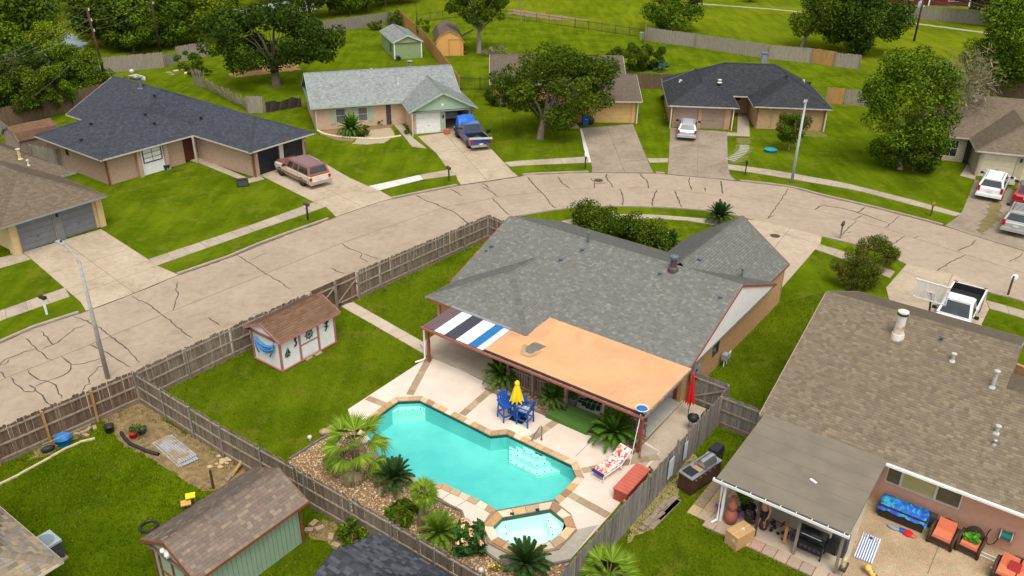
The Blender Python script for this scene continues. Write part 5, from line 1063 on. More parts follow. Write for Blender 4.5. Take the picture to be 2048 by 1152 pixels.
b = HF.mb(); b.box((go[0]+3.2, go[1]-.08, 1.75), (.14, .14, .3)); HF.add('wall_lamp', b, M_BLACK); HF.pipes(F1, [(1951, 200, .9, .12)], M_OFFWHITE)
HL = House('corner_hip_house', 'house corner with mottled tan shingle hip roof beside the air conditioner', 'house', F0, -29, 4)
HL.roof([(-36, -24.78, -3, 8.24, 2.6, 5.2, 'u', 5.6, 5.6)], 'mixed', M_CREAM, singles=300, w=(.16, .34))
HL.wall((-25.3, -2), (-25.3, 7.75), 2.55, M_BRICK_A); HL.wall((-25.3, 7.75), (-35.5, 7.75), 2.55, M_BRICK_A)
HS = House('green_garden_shed', 'large sage green shed with chestnut trim and long brown shingle roof', 'shed', F0, -22.45, 13.1)
S1 = (-24.15, -20.85, 10.62, 15.65, 2.1, 2.92, 'v', 0, 0, -22.43); HS.roof([S1], 'shed', M_BROWNTRIM, singles=300, w=(.13, .28))
for g_ in HS.gables: HS.gable_wall(g_, M_SHEDGREEN, .14)
cr = [(-23.85, 10.85), (-21.2, 10.85), (-21.2, 15.42), (-23.85, 15.42)]
for i in range(4): HS.wall(cr[i], cr[(i+1) % 4], 2.06, M_SHEDGREEN, th=.08)
b = HS.mb()
for k in range(22): b.box((-21.19, 11.05+k*.2, 1.03), (.012, .012, 2.0))
HS.add('siding_groove', b, pm('groove_shade_green', (.21, .29, .195), (.18, .25, .165), 3, .8))
for u_, v_ in cr: b = HS.mb(); b.box((u_, v_, 1.04), (.11, .11, 2.06)); HS.add('corner_board', b, M_BROWNTRIM)
fz = 10.80; b = HS.mb()
for x0, z0, x1, z1 in ((-23.35, .1, -23.35, 2.0), (-21.75, .1, -21.75, 2.0), (-22.55, .1, -22.55, 2.0), (-23.35, 2.0, -21.75, 2.0), (-23.35, 1.0, -22.55, 1.0), (-22.55, 1.2, -21.75, 1.2)): b.bar((x0, fz, z0), (x1, fz, z1), .05, .11, (0, 1, 0))
HS.add('door_frame', b, M_BROWNTRIM)
for k in (-22.95, -22.15): b = HS.mb(); b.box((k, fz+.015, 1.05), (.72, .03, 1.8)); HS.add('door', b, M_SHEDGREEN)
b = HS.mb(); b.box((-22.5, fz-.12, 2.35), (.20, .16, .26)); b.ball((-22.6, fz-.2, 2.5), .1, 8, 5); b.ball((-22.35, fz-.2, 2.45), .1, 8, 5); HS.add('floodlight', b, M_WHITE)
HG = House('black_roof_shed', 'shed with black shingle roof standing against the board fence', 'shed', F0, -14.9, 14.1)
HG.roof([(-17.75, -12, 11.95, 16.25, 1.83, 2.62, 'u', 0, 0)], 'black', M_BLACK, singles=300, w=(.15, .3))
for g_ in HG.gables: HG.gable_wall(g_, M_OFFWHITE, .15)
cr = [(-17.5, 12.2), (-12.2, 12.2), (-12.2, 16.0), (-17.5, 16.0)]
for i in range(4): HG.wall(cr[i], cr[(i+1) % 4], 1.8, M_OFFWHITE, th=.06)
HW = House('white_nautical_shed', 'small white shed with rose trim, brown roof and ship wheel decoration', 'shed', F0, -32.5, 24.85)
HW.roof([(-34.0, -31.12, 22.78, 26.98, 1.93, 2.62, 'v', 0, 0, -32.57)], 'rust', M_PINKTRIM, w=(.22, .4), exp=.15)
cr = [(-33.6, 23.0), (-31.42, 23.0), (-31.42, 26.72), (-33.6, 26.72)]
for g_ in HW.gables: HW.gable_wall(g_, M_WHITE, .2)
for i in range(4): HW.wall(cr[i], cr[(i+1) % 4], 1.9, M_WHITE, th=.06)
for u_, v_ in cr: b = HW.mb(); b.box((u_, v_, .95), (.10, .10, 1.9)); HW.add('corner_board', b, M_PINKTRIM)
b = HW.mb(); x_ = -31.40
b.bar((x_, 23.0, .08), (x_, 26.72, .08), .05, .15, (1, 0, 0)); b.bar((-33.6, 22.98, .08), (-31.42, 22.98, .08), .05, .15, (0, 1, 0)); b.bar((-33.6, 22.98, 1.84), (-31.42, 22.98, 1.84), .04, .10, (0, 1, 0)); HW.add('base_board', b, M_PINKTRIM)
b = HW.mb()
for v_ in (24.28, 25.55): b.box((x_, v_, .98), (.05, .12, 1.75))
b.box((x_, 24.9, .95), (.05, 1.15, .06)); HW.add('door_frame', b, M_PINKTRIM)
for z_ in (.55, 1.38): b = HW.mb(); b.box((x_-.012, 24.915, z_), (.03, 1.12, .74)); HW.add('door', b, M_WHITE)
M_DECOR = pm('dark_green_metal', (.02, .045, .04), (.03, .06, .05), 9, .5)
def wallart(name, label, cat, v, z, polys, s=1, wheel=False):
 t = thing(name, label, cat, tuple(F0.w(-31.37, v, z)), -36); b = MB()
 for p in polys: q = [(y*s, zz*s) for y, zz in p]; n = len(q); b.add([(0, y, zz) for y, zz in q]+[(.02, y, zz) for y, zz in q], [tuple(range(n))[::-1], tuple(i+n for i in range(n))]+[(i, (i+1) % n, n+(i+1) % n, n+i) for i in range(n)])
 if wheel:
  b.tube([(.01, .21*math.cos(a), .21*math.sin(a)) for a in np.linspace(0, 2*math.pi, 19)], .028, 6, False)
  for k in range(8): a = k*math.pi/4; b.tube([(.01, 0, 0), (.01, .33*math.cos(a), .33*math.sin(a))], .015, 5)
  b.ball((.01, 0, 0), .06, 8, 5)
 b.build('silhouette', M_DECOR, t); return t
wallart('ship_wheel', 'dark ship wheel ornament on the upper door of the white shed', 'wall ornament', 24.92, 1.40, [], wheel=True)
wallart('seahorse_ornament', 'dark seahorse ornament on the white shed left of the door', 'wall ornament', 23.98, 1.32, [[(-.02, .28), (.06, .30), (.12, .22), (.05, .20), (.06, .08), (.10, -.02), (.05, -.14), (-.04, -.2), (-.10, -.16), (-.06, -.10), (0, -.1), (.02, -.02), (-.04, .1), (-.06, .2)]], 1.1)
wallart('sailboat_ornament', 'small dark sailboat ornament low on the white shed wall', 'wall ornament', 23.42, 1.0, [[(-.18, -.14), (.14, -.14), (.08, -.22), (-.12, -.22)], [(-.02, -.1), (.02, .26), (.16, -.08)], [(-.06, -.1), (-.03, .18), (-.18, -.1)]], 1.1)
wallart('gecko_ornament', 'dark gecko ornament on the white shed right of the door', 'wall ornament', 26.15, 1.35, [[(-.02, .36), (.08, .34), (.06, .22), (.16, .26), (.18, .20), (.06, .14), (.05, 0), (.14, -.06), (.10, -.12), (.02, -.08), (-.02, -.2), (-.10, -.30), (-.16, -.24), (-.10, -.2), (-.06, -.06), (-.14, -.02), (-.12, .06), (-.04, .05), (-.04, .16), (-.14, .18), (-.12, .24), (-.04, .24)]], 1.0)
t = thing('hammock', 'blue rope hammock slung on hooks across the shed gable end', 'hammock', tuple(F0.w(-32.5, 22.9, 1.0)), -36); M_HAM = pm('blue_rope', (.06, .25, .55), (.04, .18, .42), 12, .8)
for k, (a, s_, r) in enumerate(((.50, .25, .07), (.55, .45, .05), (.50, .62, .04), (.35, .35, .05))):
 b = MB(); b.tube([(-.75+1.5*q, -.04-.01*k, a-(1-(2*q-1)**2)*s_+.0) for q in np.linspace(0, 1, 11)], r, 7); b.build('rope_fold', M_HAM, t, True)
b = MB(); b.tube([(-.75, -.04, .5), (-.72, -.05, 0), (-.55, -.05, -.35)], .04, 6); b.tube([(.72, -.04, .45), (.6, -.05, .1), (.35, -.05, -.3)], .035, 6); b.build('rope_end', M_HAM, t, True)
for x in (-.77, .77): b = MB(); b.tube([(x, 0, .75), (x, -.05, .55), (x, 0, .5)], .012, 5); b.build('hook', M_BLACK, t)
for px, py in ((613, 715), (632, 706)):
 c = F0.g(px, py); t = MB(); t.box((*F0.w(*c)[:2], .03), (.55, .45, .05), rot2(-36).to_3x3()); o = t.build('stepping_stone', M_WALK); tag(o, 'square concrete stepping stone before the white shed door, %s one' % ('nearer the corner' if px < 620 else 'farther'), 'paving stone', 'stepping stones at the shed door')
def shed_px(name, label, cat, ang, front_l, front_r, depth, he, hr, wallm, pal, fascia, gambrel=False, zf=0):
 fr = Frame(ang); p1 = fr.g(*front_r, zf); p0 = fr.g(*front_l, zf) if isinstance(front_l, tuple) else (p1[0]-front_l, p1[1]); v0 = (p0[1]+p1[1])/2; u0, u1 = p0[0], p1[0]
 S = House(name, label, cat, fr, (u0+u1)/2, v0+depth/2); S.u0, S.u1, S.v0 = u0, u1, v0
 if not gambrel:
  S.roof([(u0-.2, u1+.2, v0-.2, v0+depth+.2, he, hr, 'v', 0, 0)], pal, fascia, w=(.3, .5))
  for g_ in S.gables: S.gable_wall(g_, wallm, .2)
 else:
  um = (u0+u1)/2; w = (u1-u0)/2; pr = [(-w-.15, he), (-w*.72, he+(hr-he)*.62), (0, hr), (w*.72, he+(hr-he)*.62), (w+.15, he)]; b = S.mb(); tb = Tabs(pal, w=(.3, .5)); of = Vector(S.off)
  for (x0, z0), (x1, z1) in zip(pr, pr[1:]):
   q = [(um+x0, v0+depth+.15, z0), (um+x0, v0-.15, z0), (um+x1, v0-.15, z1), (um+x1, v0+depth+.15, z1)] if z1 > z0 else [(um+x1, v0-.15, z1), (um+x1, v0+depth+.15, z1), (um+x0, v0+depth+.15, z0), (um+x0, v0-.15, z0)]
   b.add(q, [(0, 1, 2, 3)]); tb.face([Vector(p)-of for p in q])
  r = b.build('roof', pm('roof_deck_'+pal, PAL[pal][0], PAL[pal][1], 8), S.root); tb.finish(S.root, r)
  for v_ in (v0, v0+depth):
   b = S.mb(); pts = [(um+x, v_, z-.04) for x, z in pr]; b.add(pts+[(x, y+.05, z) for x, y, z in pts], [tuple(range(5)), tuple(range(5, 10))[::-1]]+[(i, (i+1) % 5, 5+(i+1) % 5, 5+i) for i in range(5)]); S.add('gable', b, wallm)
   if v_ == v0:
    for (x0, z0), (x1, z1) in zip(pr, pr[1:]): b = S.mb(); b.bar((um+x0, v_-.1, z0-.05), (um+x1, v_-.1, z1-.05), .05, .1); S.add('bargeboard', b, fascia)
 cr = [(u0, v0), (u1, v0), (u1, v0+depth), (u0, v0+depth)]
 for i in range(4): S.wall(cr[i], cr[(i+1) % 4], he-.02, wallm, th=.06)
 return S
M_YSH = pm('orange_yellow_siding', (.62, .33, .10), (.57, .30, .09), 3, .75); M_GSH = pm('olive_green_siding', (.25, .32, .15), (.21, .275, .13), 3, .75)
S = shed_px('small_green_shed', 'olive green shed with pale roof in the far garden', 'shed', 20, (790, 119), (843, 115), 8.0, 2.15, 3.0, M_GSH, 'pale', M_OFFWHITE)
for u_ in (S.u0, S.u1): b = S.mb(); b.box((u_, S.v0, 1.07), (.14, .14, 2.1)); S.add('corner_board', b, M_WHITE)
b = S.mb(); b.box((S.u0-.02, S.v0+2.2, 1.1), (.05, .8, 1.0)); S.add('window', b, M_GLASS)
b = S.mb(); b.box((S.u0+.4, S.v0-.5, .25), (1.1, .6, .5));
S = shed_px('yellow_barn_shed', 'orange yellow barn shed with brown gambrel roof', 'shed', 8, (873, 113), (927, 111), 7.5, 1.75, 3.3, M_YSH, 'oldbr', M_YSH, True)
b = S.mb(); b.span((S.u0+1.75, S.v0-.04, .05), (S.u0+3.2, S.v0, 2.1)); d_ = S.add('door', b, M_YSH); b = S.mb()
for x in (1.7, 3.25): b.box((S.u0+x, S.v0-.05, 1.07), (.12, .05, 2.15))
b.box((S.u0+2.47, S.v0-.05, 2.15), (1.7, .05, .12)); S.add('door_frame', b, pm('deep_orange_trim', (.52, .24, .05), (.46, .21, .045), 4, .7))
S = shed_px('rusty_barn_shed', 'old barn shed with rusty brown roof behind the slate roofed house', 'shed', 52-90, 2.9, (38, 283), 3.4, 1.9, 2.9, pm('old_pinkish_siding', (.30, .22, .17), (.24, .175, .135), 3, .85), 'rust', M_OLDWOOD, True, 1.9)
# ================================================================ FENCES, POLES, LAMPS
PICK = {}
def picket_mesh(h, w, m, dog=True):
 k = (h, w, m.name)
 if k not in PICK:
  b = MB(); x, y = w/2, .009; c = .03 if dog else 0
  pr = [(-x, 0), (x, 0), (x, h-c), (x-c, h), (-x+c, h), (-x, h-c)]
  n = 6; b.add([(p, -y, z) for p, z in pr]+[(p, y, z) for p, z in pr], [tuple(range(n)), tuple(range(n, 2*n))[::-1]]+[(i, n+i, n+(i+1) % n, (i+1) % n) for i in range(n)])
  PICK[k] = b.mesh('picket', [m])
 return PICK[k]
def fence(name, label, pts, h, pm_, rails=(.25, .95, 1.62), side=-1, single=True, post='metal', gap=.144, w=.138, step=2.35, kick=True, railm=None, lean=.0, group=None, skip=None):
 """Board fence along world points; rails and posts on one side (side: -1 = right of travel)."""
 P = [Vector((p[0], p[1])) for p in pts]; t = thing(name, label, 'fence', (P[0].x, P[0].y, 0), 0, group); off = (P[0].x, P[0].y, 0); base = P[0]
 me = picket_mesh(h, w, pm_); V = MB(off); n_s = 0
 for a, c in zip(P, P[1:]):
  d = (c-a); L = d.length; d.normalize(); q = Vector((-d.y, d.x)); n = int(L/gap); ang = math.atan2(d.y, d.x); o = q*side
  for k in range(n):
   p = a+d*(gap*(k+.5))+q*random.uniform(-.006, .006); sc_ = random.uniform(.965, 1.02)
   M_ = Matrix.Translation((p.x-base.x, p.y-base.y, 0)) @ Matrix.Rotation(ang, 4, 'Z') @ Matrix.Rotation(random.gauss(0, .008), 4, 'Y') @ Matrix.Rotation(random.gauss(lean, .010+abs(lean)*.5), 4, 'X') @ Matrix.Diagonal((random.uniform(.94, 1.03), 1, sc_, 1))
   if single and n_s < 295: dup(me, t, M_, 'picket'); n_s += 1
   else:
    b0 = [M_ @ v.co for v in me.vertices]; V.add([(x.x+off[0], x.y+off[1], x.z) for x in b0], [tuple(f.vertices) for f in me.polygons])
  for z in rails:
   b = MB(off); b.bar((*(a+o*.03), z), (*(c+o*.03), z), .042, .088); b.build('rail', railm or M_RAIL, t)
  if kick: b = MB(off); b.bar((*(a+o*.025), .09), (*(c+o*.025), .09), .035, .17); b.build('kick_board', M_KICK, t)
  m = max(1, round(L/step))
  for k in range(m+1):
   p = a+d*(L*k/m)+o*(.085 if post == 'metal' else .10)
   b = MB(off)
   if post == 'metal': b.lathe((p.x, p.y, 0), [(.034, 0), (.034, h-.03), (.042, h-.02), (.02, h+.02)], 9)
   else: b.box((p.x, p.y, (h-.05)/2), (.09, .09, h-.05), Matrix.Rotation(ang, 3, 'Z'))
   b.build('post', M_GALV if post == 'metal' else (M_NEWWOOD if post == 'new' else M_OLDWOOD), t)
 if V.v: V.build('pickets', pm_, t, kind='stuff')
 return t
W_ = lambda u, v: tuple(F0.w(u, v)[:2])
fence('board_fence', 'long weathered board fence with steel posts along the street side of the pool yard', [W_(-34.78, 17.0), W_(-34.66, 22.4), W_(-34.40, 26.6), W_(-34.33, 27.6)], 1.83, M_PICKET)
fence('board_fence', 'weathered board fence with steel posts from the shed gate to the street corner', [W_(-34.15, 31.2), W_(-34.07, 33.0), W_(-33.4, 43.05)], 1.83, M_PICKET)
fence('board_fence', 'short end of board fence turning from the street to the pool house', [W_(-33.4, 43.05), W_(-27.6, 42.2)], 1.83, M_PICKET)
fence('board_fence', 'dark stained board fence with timber posts along the street at the bottom left yard', [W_(-36.0, 3.0), W_(-35.4, 10.5), W_(-34.82, 17.0)], 1.83, M_PICKETBR, post='new')
fence('board_fence', 'diagonal board fence with steel posts and mid rails between the two back yards', [W_(-34.78, 16.98), W_(-28.0, 16.85), W_(-20.0, 17.0), W_(-11.3, 17.05)], 1.80, M_PICKET)
fence('board_fence', 'dark grey board fence between the pool deck and the grill yard', [W_(-11.28, 17.1), W_(-11.30, 25.5), W_(-11.36, 33.5)], 1.80, M_PICKETGR, side=1, post='wood', railm=M_OLDWOOD)
fence('board_fence', 'short grey cross fence with diagonal brace beside the brown roofed house', [W_(-9.1, 32.45), W_(-11.3, 32.5)], 1.8, M_PICKETGR, side=1, post='wood', railm=M_OLDWOOD)
def gate(name, label, a, c, h, m, brace=True, side=-1):
 a, c = Vector(a), Vector(c); d = (c-a).normalized(); q = Vector((-d.y, d.x))*side; t = thing(name, label, 'gate', (a.x, a.y, 0)); off = tuple(t.location); n = int((c-a).length/.144); me = picket_mesh(h, .138, m); ang = math.atan2(d.y, d.x)
 for k in range(n):
  p = a+d*.144*(k+.5); dup(me, t, Matrix.Translation((p.x-a.x, p.y-a.y, .04)) @ Matrix.Rotation(ang, 4, 'Z'), 'picket')
 for z in (.3, 1.5): b = MB(off); b.bar((*(a+q*.03), z), (*(c+q*.03), z), .04, .09); b.build('rail', M_RAIL, t)
 if brace: b = MB(off); b.bar((*(a+q*.06), .32), (*(c+q*.06), 1.48), .035, .085); b.build('brace', M_RAIL, t)
 for p in (a, c): b = MB(off); b.box((p.x+q.x*.08, p.y+q.y*.08, h/2), (.1, .1, h)); b.build('gate_post', M_OLDWOOD, t)
 for z in (.3, 1.5): b = MB(off); p = a+q*.09+d*.15; b.box((p.x, p.y, z), (.3, .02, .05), Matrix.Rotation(ang, 3, 'Z')); b.build('hinge', M_BLACK, t)
 b = MB(off); p = c+q*.08-d*.15; b.box((p.x, p.y, 1.1), (.14, .04, .06), Matrix.Rotation(ang, 3, 'Z')); b.build('latch', M_BLACK, t); return t
gate('board_gate', 'double leaf board gate at the end of the concrete path, shed side leaf', W_(-34.33, 27.65), W_(-34.24, 29.4), 1.83, M_PICKETBR); gate('board_gate', 'double leaf board gate at the end of the concrete path, far leaf', W_(-34.23, 29.45), W_(-34.15, 31.15), 1.83, M_PICKETBR)
gate('board_gate', 'grey board gate with diagonal brace beside the red folded umbrella', W_(-13.3, 33.5), W_(-11.4, 33.5), 1.75, M_PICKETGR, side=-1)
def far(name, label, px, h, m=M_PICKETFAR, **k): return fence(name, label, [tuple(G(x, y)[:2]) for x, y in px], h, m, single=False, rails=k.pop('rails', ()), kick=False, post='wood', **k)
far('board_fence', 'grey board fence at the back left garden below the woods', [(160, 152), (331, 135)], 1.9, step=60); far('board_fence', 'grey board fence right of the fallen gap below the woods', [(355, 124), (417, 112)], 1.9, step=60)
far('plank_screen', 'low horizontal plank screen in the gap of the back fence', [(331, 133), (354, 127)], 1.4, step=60)
far('board_fence', 'grey board fence behind the big dark oak', [(640, 68), (796, 46)], 1.8, step=60); far('board_fence', 'grey board fence left of the slate roofed house behind the barn shed', [(-20, 262), (150, 220), (262, 186)], 1.9, M_PICKETBR, step=60)
far('leaning_fence', 'old leaning board fence panel standing alone in the grass', [(390, 170), (412, 176)], 1.9, lean=.12, step=60); far('leaning_fence', 'sagging curved board fence behind the slate roof', [(412, 176), (450, 196), (478, 210), (500, 222)], 1.3, lean=.35, step=60); far('leaning_fence', 'upright end of the old board fence beside the black screen', [(496, 226), (530, 226)], 1.75, step=60)
far('board_fence', 'long grey board fence across the back of the charcoal roofed house', [(1290, 81), (1390, 95), (1536, 118), (1622, 126)], 1.9, step=60); far('board_fence', 'bright cedar section in the long grey back fence', [(1622, 126), (1668, 133)], 1.9, M_NEWWOOD, step=60); far('board_fence', 'grey board fence right of the bright cedar section', [(1668, 133), (1718, 139)], 1.8, step=60)
far('board_fence', 'short grey return of the back fence beside the iron fence', [(1288, 88), (1290, 74)], 1.9, step=60)
far('board_fence', 'dark board fence linking the two houses at the back', [(1240, 176), (1345, 179)], 1.8, M_PICKETBR, step=60)
far('board_fence', 'cedar side gate fence right of the charcoal roofed house', [(1650, 207), (1688, 209)], 1.8, M_NEWWOOD, step=60); far('board_fence', 'pale grey fence pickets beside the cedar gate', [(1688, 209), (1735, 214)], 1.7, step=60)
far('board_fence', 'dark board fence under the trees behind the cream garage house', [(1945, 182), (2060, 200)], 1.8, M_PICKETBR, step=60)
far('board_fence', 'brown board fence along the far edge of the field', [(1800, 36), (1880, 42), (1990, 52)], 2.2, step=90)
far('board_fence', 'grey board fence running between the tan garage and the slate roof houses', [(0, 268), (38, 300), (70, 328), (118, 336), (150, 330)], 1.7, step=60)
fence('cedar_fence', 'orange cedar fence running back between the mint and the oak houses', [tuple(G(x, y)[:2]) for x, y in ((917, 182), (880, 130), (850, 90), (797, 41))], 1.8, M_NEWWOOD, single=False, rails=(.3, 1.0, 1.6), side=-1, post='new', kick=False, railm=M_NEWWOOD, step=2.4)
def iron(name, label, px, h, gap=.16, step=2.4):
 P = [Vector(G(x, y)[:2]) for x, y in px]; t = thing(name, label, 'fence', (*P[0], 0)); off = tuple(t.location); B = MB(off)
 for a, c in zip(P, P[1:]):
  d = c-a; L = d.length
  for k in range(int(L/gap)): p = a+d*(k*gap/L); B.box((p.x, p.y, h/2), (.022, .022, h))
  for z in (.15, h-.15): b = MB(off); b.bar((*a, z), (*c, z), .035, .04); b.build('rail', M_BLACK, t)
  for k in range(int(L/step)+1): p = a+d*min(1, k*step/L); b = MB(off); b.box((p.x, p.y, h/2+.05), (.07, .07, h+.1)); b.build('post', M_BLACK, t)
 B.build('balusters', M_BLACK, t, kind='stuff'); return t
iron('iron_fence', 'black iron fence between the cedar fence and the oak house', [(918, 180), (980, 181)], 1.45)
iron('iron_fence', 'long black iron fence across the open lawn at the back', [(835, 45), (925, 34), (1024, 38), (1150, 56), (1286, 76)], 1.35, .2)
t = thing('shade_screen', 'sagging black shade cloth screen beside the peach brick house', 'screen', G(532, 226)); A, B_ = G(532, 226), G(604, 214); b = MB(tuple(t.location)); n = 12; vs = []
for k in range(n+1): p = A.lerp(B_, k/n); wv = .08*math.sin(k*2.1); vs += [(p.x, p.y+wv, .05), (p.x, p.y-wv*.7, 1.1+.12*math.sin(k*.9)-.05*(k % 3))]
b.add(vs, [(2*k, 2*k+2, 2*k+3, 2*k+1) for k in range(n)]); b.build('cloth', pm('black_shade_cloth', (.035, .027, .022), (.05, .04, .03), 5, .9), t)
for p in (A, B_): b = MB(tuple(t.location)); b.box((p.x, p.y, .65), (.06, .06, 1.3)); b.build('stake', M_OLDWOOD, t)
def lamp(label, base, top, arm, h, r0, m):
 p = G(*base); t = thing('street_lamp', label, 'street lamp', p, 0); b = MB(); b.lathe((0, 0, 0), [(r0, 0), (r0*.6, h)], 12); b.build('pole', m, t, True)
 a = Vector(arm); b = MB(); rz_ = .45*min(1, a.length); b.tube([(0, 0, h-.4), (a.x*.15, a.y*.15, h+rz_*.2), (a.x*.5, a.y*.5, h+rz_*.75), (a.x, a.y, h+rz_)], .05, 8); b.build('arm', m, t, True)
 d = a.normalized(); M_ = Matrix(((d.x, -d.y, 0), (d.y, d.x, 0), (0, 0, 1))); b = MB(); b.box((a.x+d.x*.25, a.y+d.y*.25, h+rz_+.01), (.62, .28, .13), M_, .8); b.build('lamp_head', M_LAMPPOLE, t)
 b = MB(); b.box((a.x+d.x*.3, a.y+d.y*.3, h+rz_-.065), (.36, .2, .03), M_); b.build('lens', M_GLASS, t); b = MB(); b.lathe((a.x+d.x*.15, a.y+d.y*.15, h+rz_+.07), [(.05, 0), (.05, .09)], 8); b.build('photocell', M_BLACK, t); return t
_q = lambda px, py, z: G(px, py, z)
lp = G(216, 756); hh = 7.6
lamp('weathered grey street lamp pole standing at the street fence corner, left', (216, 757), None, (-1.0, .75, 0), 6.75, .12, M_LAMPPOLE)
lamp('tall pale street lamp pole on the grass verge by the buff brick house', (1583, 366), None, (-.05, -.12, 0), 6.95, .13, pm('pale_blue_grey_pole', (.42, .46, .45), (.36, .40, .40), 4, .6))
def upole(label, bx, by, tx, ty, h, m=M_POLE, r=.16, arms=1):
 """Utility pole from ground pixel to a top placed h metres up at photo pixel (tx, ty) - it may lean."""
 p = G(bx, by); q = G(tx, ty, h); lim = h*.16; dv = Vector((q.x-p.x, q.y-p.y));
 if dv.length > lim: dv = dv.normalized()*lim
 t = thing('utility_pole', label, 'utility pole', p); top = Vector((dv.x, dv.y, h)); b = MB(); b.tube([(0, 0, 0), top], r, 10, True, r*.7); b.build('pole', m, t, True)
 for k in range(3): z = h-.35-k*1.1; c = top*(z/h); b = MB(); b.lathe((c.x+.22, c.y-.1, z), [(.05, 0), (.09, .08), (.05, .16), (.08, .24), (.03, .3)], 8); b.bar((c.x, c.y, z+.05), (c.x+.25, c.y-.1, z+.05), .05, .05); b.build('insulator', M_OFFWHITE, t)
 return t, p+top
PT = []
PT.append(upole('dark utility pole among the trees at the far left', 97, 108, 86, 4, 9.5)); PT.append(upole('leaning brown utility pole rising behind the slate hip roof', 216, 178, 157, 24, 9.0)); PT.append(upole('dark utility pole behind the back fence, right of the leaning one', 321, 108, 302, -6, 9.0))
tp, top = upole('utility pole carrying a pale grey transformer can in the field', 1828, 82, 1846, 0, 7.5); PT.append((tp, top))
b = MB(); z = 4.6; b.lathe((-.35, -.1, z), [(.1, -.04), (.30, 0), (.32, .1), (.32, .85), (.2, .98), (.06, 1.0)], 14); b.build('transformer', pm('transformer_grey', (.45, .49, .48), (.38, .42, .42), 4, .5), tp, True)
b = MB(); b.lathe((-.45, -.1, z+1.0), [(.04, 0), (.06, .1), (.03, .25)], 8); b.lathe((-.25, -.1, z+1.0), [(.04, 0), (.06, .1), (.03, .25)], 8); b.build('bushing', M_OFFWHITE, tp)
M_WIRE = pm('wire', (.13, .13, .13), (.16, .16, .16), 3, .5, metal=.3)
def wire(a, c, sag, label, r=.014):
 a, c = Vector(a), Vector(c); t = MB(tuple(a)); t.tube([a.lerp(c, k/14)-Vector((0, 0, sag*4*(k/14)*(1-k/14))) for k in range(15)], r, 4); o = t.build('overhead_wire', M_WIRE); o.location = a; return tag(o, label, 'wire', 'overhead wires')
p1, p2, p3, p4 = (x[1] for x in PT)
WL = 'thin overhead wire slung between the utility poles at the back left'
for dz, w in ((0, 'top'), (-1.1, 'middle'), (-2.0, 'lowest')):
 wire(p1+Vector((0, 0, dz-.1)), p2+Vector((0, 0, dz-.1)), .9, w+' wire from the far left pole to the leaning pole'); wire(p2+Vector((0, 0, dz-.1)), G(-140, 160, 6+dz), .8, w+' wire from the leaning pole out of the left frame edge'); wire(p2+Vector((0, 0, dz-.2)), p3+Vector((0, 0, dz-.1)), .8, w+' wire from the leaning pole right to the next pole')
wire(p2+Vector((0, 0, -3)), G(70, 190, 3.2), .4, 'service wire dropping from the leaning pole into the left bushes')
W2L = 'thin overhead wire running right from the transformer pole'
for dz, w in ((0, 'top'), (-.6, 'middle'), (-1.3, 'lowest')): wire(p4+Vector((0, 0, dz)), G(2300, 70, 7+dz), .6, w+' wire running right from the transformer pole')
wire(p4+Vector((0, 0, -.8)), G(1380, 10, 7), .6, 'thin overhead wire running left from the transformer pole over the field'); wire(p4+Vector((0, 0, -3.4)), G(1560, 40, 4), .3, 'lower service wire running left from the transformer pole')
def thinpole(label, px, py, h, r, m): t = MB(); t.lathe((0, 0, 0), [(r, 0), (r*.75, h)], 8); o = t.build('garden_pole', m); o.location = G(px, py); return tag(o, label, 'pole')
thinpole('thin pale pole standing in the open back lawn', 1042, 45, 5.0, .10, M_PALEBARK); thinpole('thin rusty pole leaning at the corner of the cedar fence', 833, 45, 3, .06, M_POLE)
def mailbox(label, px, py, face, post=M_OLDWOOD, box=M_BLACK, h=1.05, round_=False):
 t = thing('mailbox', label, 'mailbox', G(px, py), face); b = MB(); b.box((0, 0, h/2), (.1, .1, h)); b.build('post', post, t)
 b = MB(); n = 9; pr = [(-.10, 0), (.10, 0)]+[(.10*math.cos(a), .12+.10*math.sin(a)) for a in np.linspace(0, math.pi, n)]; m = len(pr)
 b.add([(-.26, y, h+z) for y, z in pr]+[(.26, y, h+z) for y, z in pr], [tuple(range(m))[::-1], tuple(range(m, 2*m))]+[(i, (i+1) % m, m+(i+1) % m, m+i) for i in range(m)]); b.build('box', box, t)
 b = MB(); b.box((-.27, 0, h+.11), (.02, .17, .19)); b.build('door', box, t); b = MB(); b.box((.05, .11, h+.22), (.12, .015, .08)); b.build('flag', M_RED, t); return t
mailbox('black mailbox on a white post at the far left kerb', 94, 629, 150, M_WHITE); mailbox('dark mailbox on a flared black post left of the patterned suburban wagon drive', 616, 440, 140, M_BLACK, M_DKGREY, 1.15)
mailbox('brown mailbox on a timber post by the new white walk slabs', 898, 362, 120, M_POLE, M_POLE); mailbox('mailbox on a thin black post at the oak house drive', 1170, 338, 90, M_BLACK, M_WHITE, 1.2)
mailbox('dark mailbox on a short post by the silver car drive', 1490, 350, 80, M_POLE); mailbox('small terracotta coloured mailbox on a rusty post on the right verge', 1861, 432, 60, M_POLE, M_TERRA, .85)
mailbox('grey mailbox on a post at the pool house drive apron', 1680, 477, -120, M_OLDWOOD, M_DKGREY, 1.05)
t = thing('mirror_post', 'round white convex mirror on a dark post beside the white pickup', 'mirror', G(2015, 592)); b = MB(); b.box((0, 0, .7), (.09, .09, 1.4)); b.build('post', M_POLE, t); b = MB(); M_ = Matrix.Rotation(R(90), 3, 'X'); b.ball((.1, .05, 1.25), .24, 14, 8, (1, .25, 1)); b.build('dish', M_WHITE, t, True)
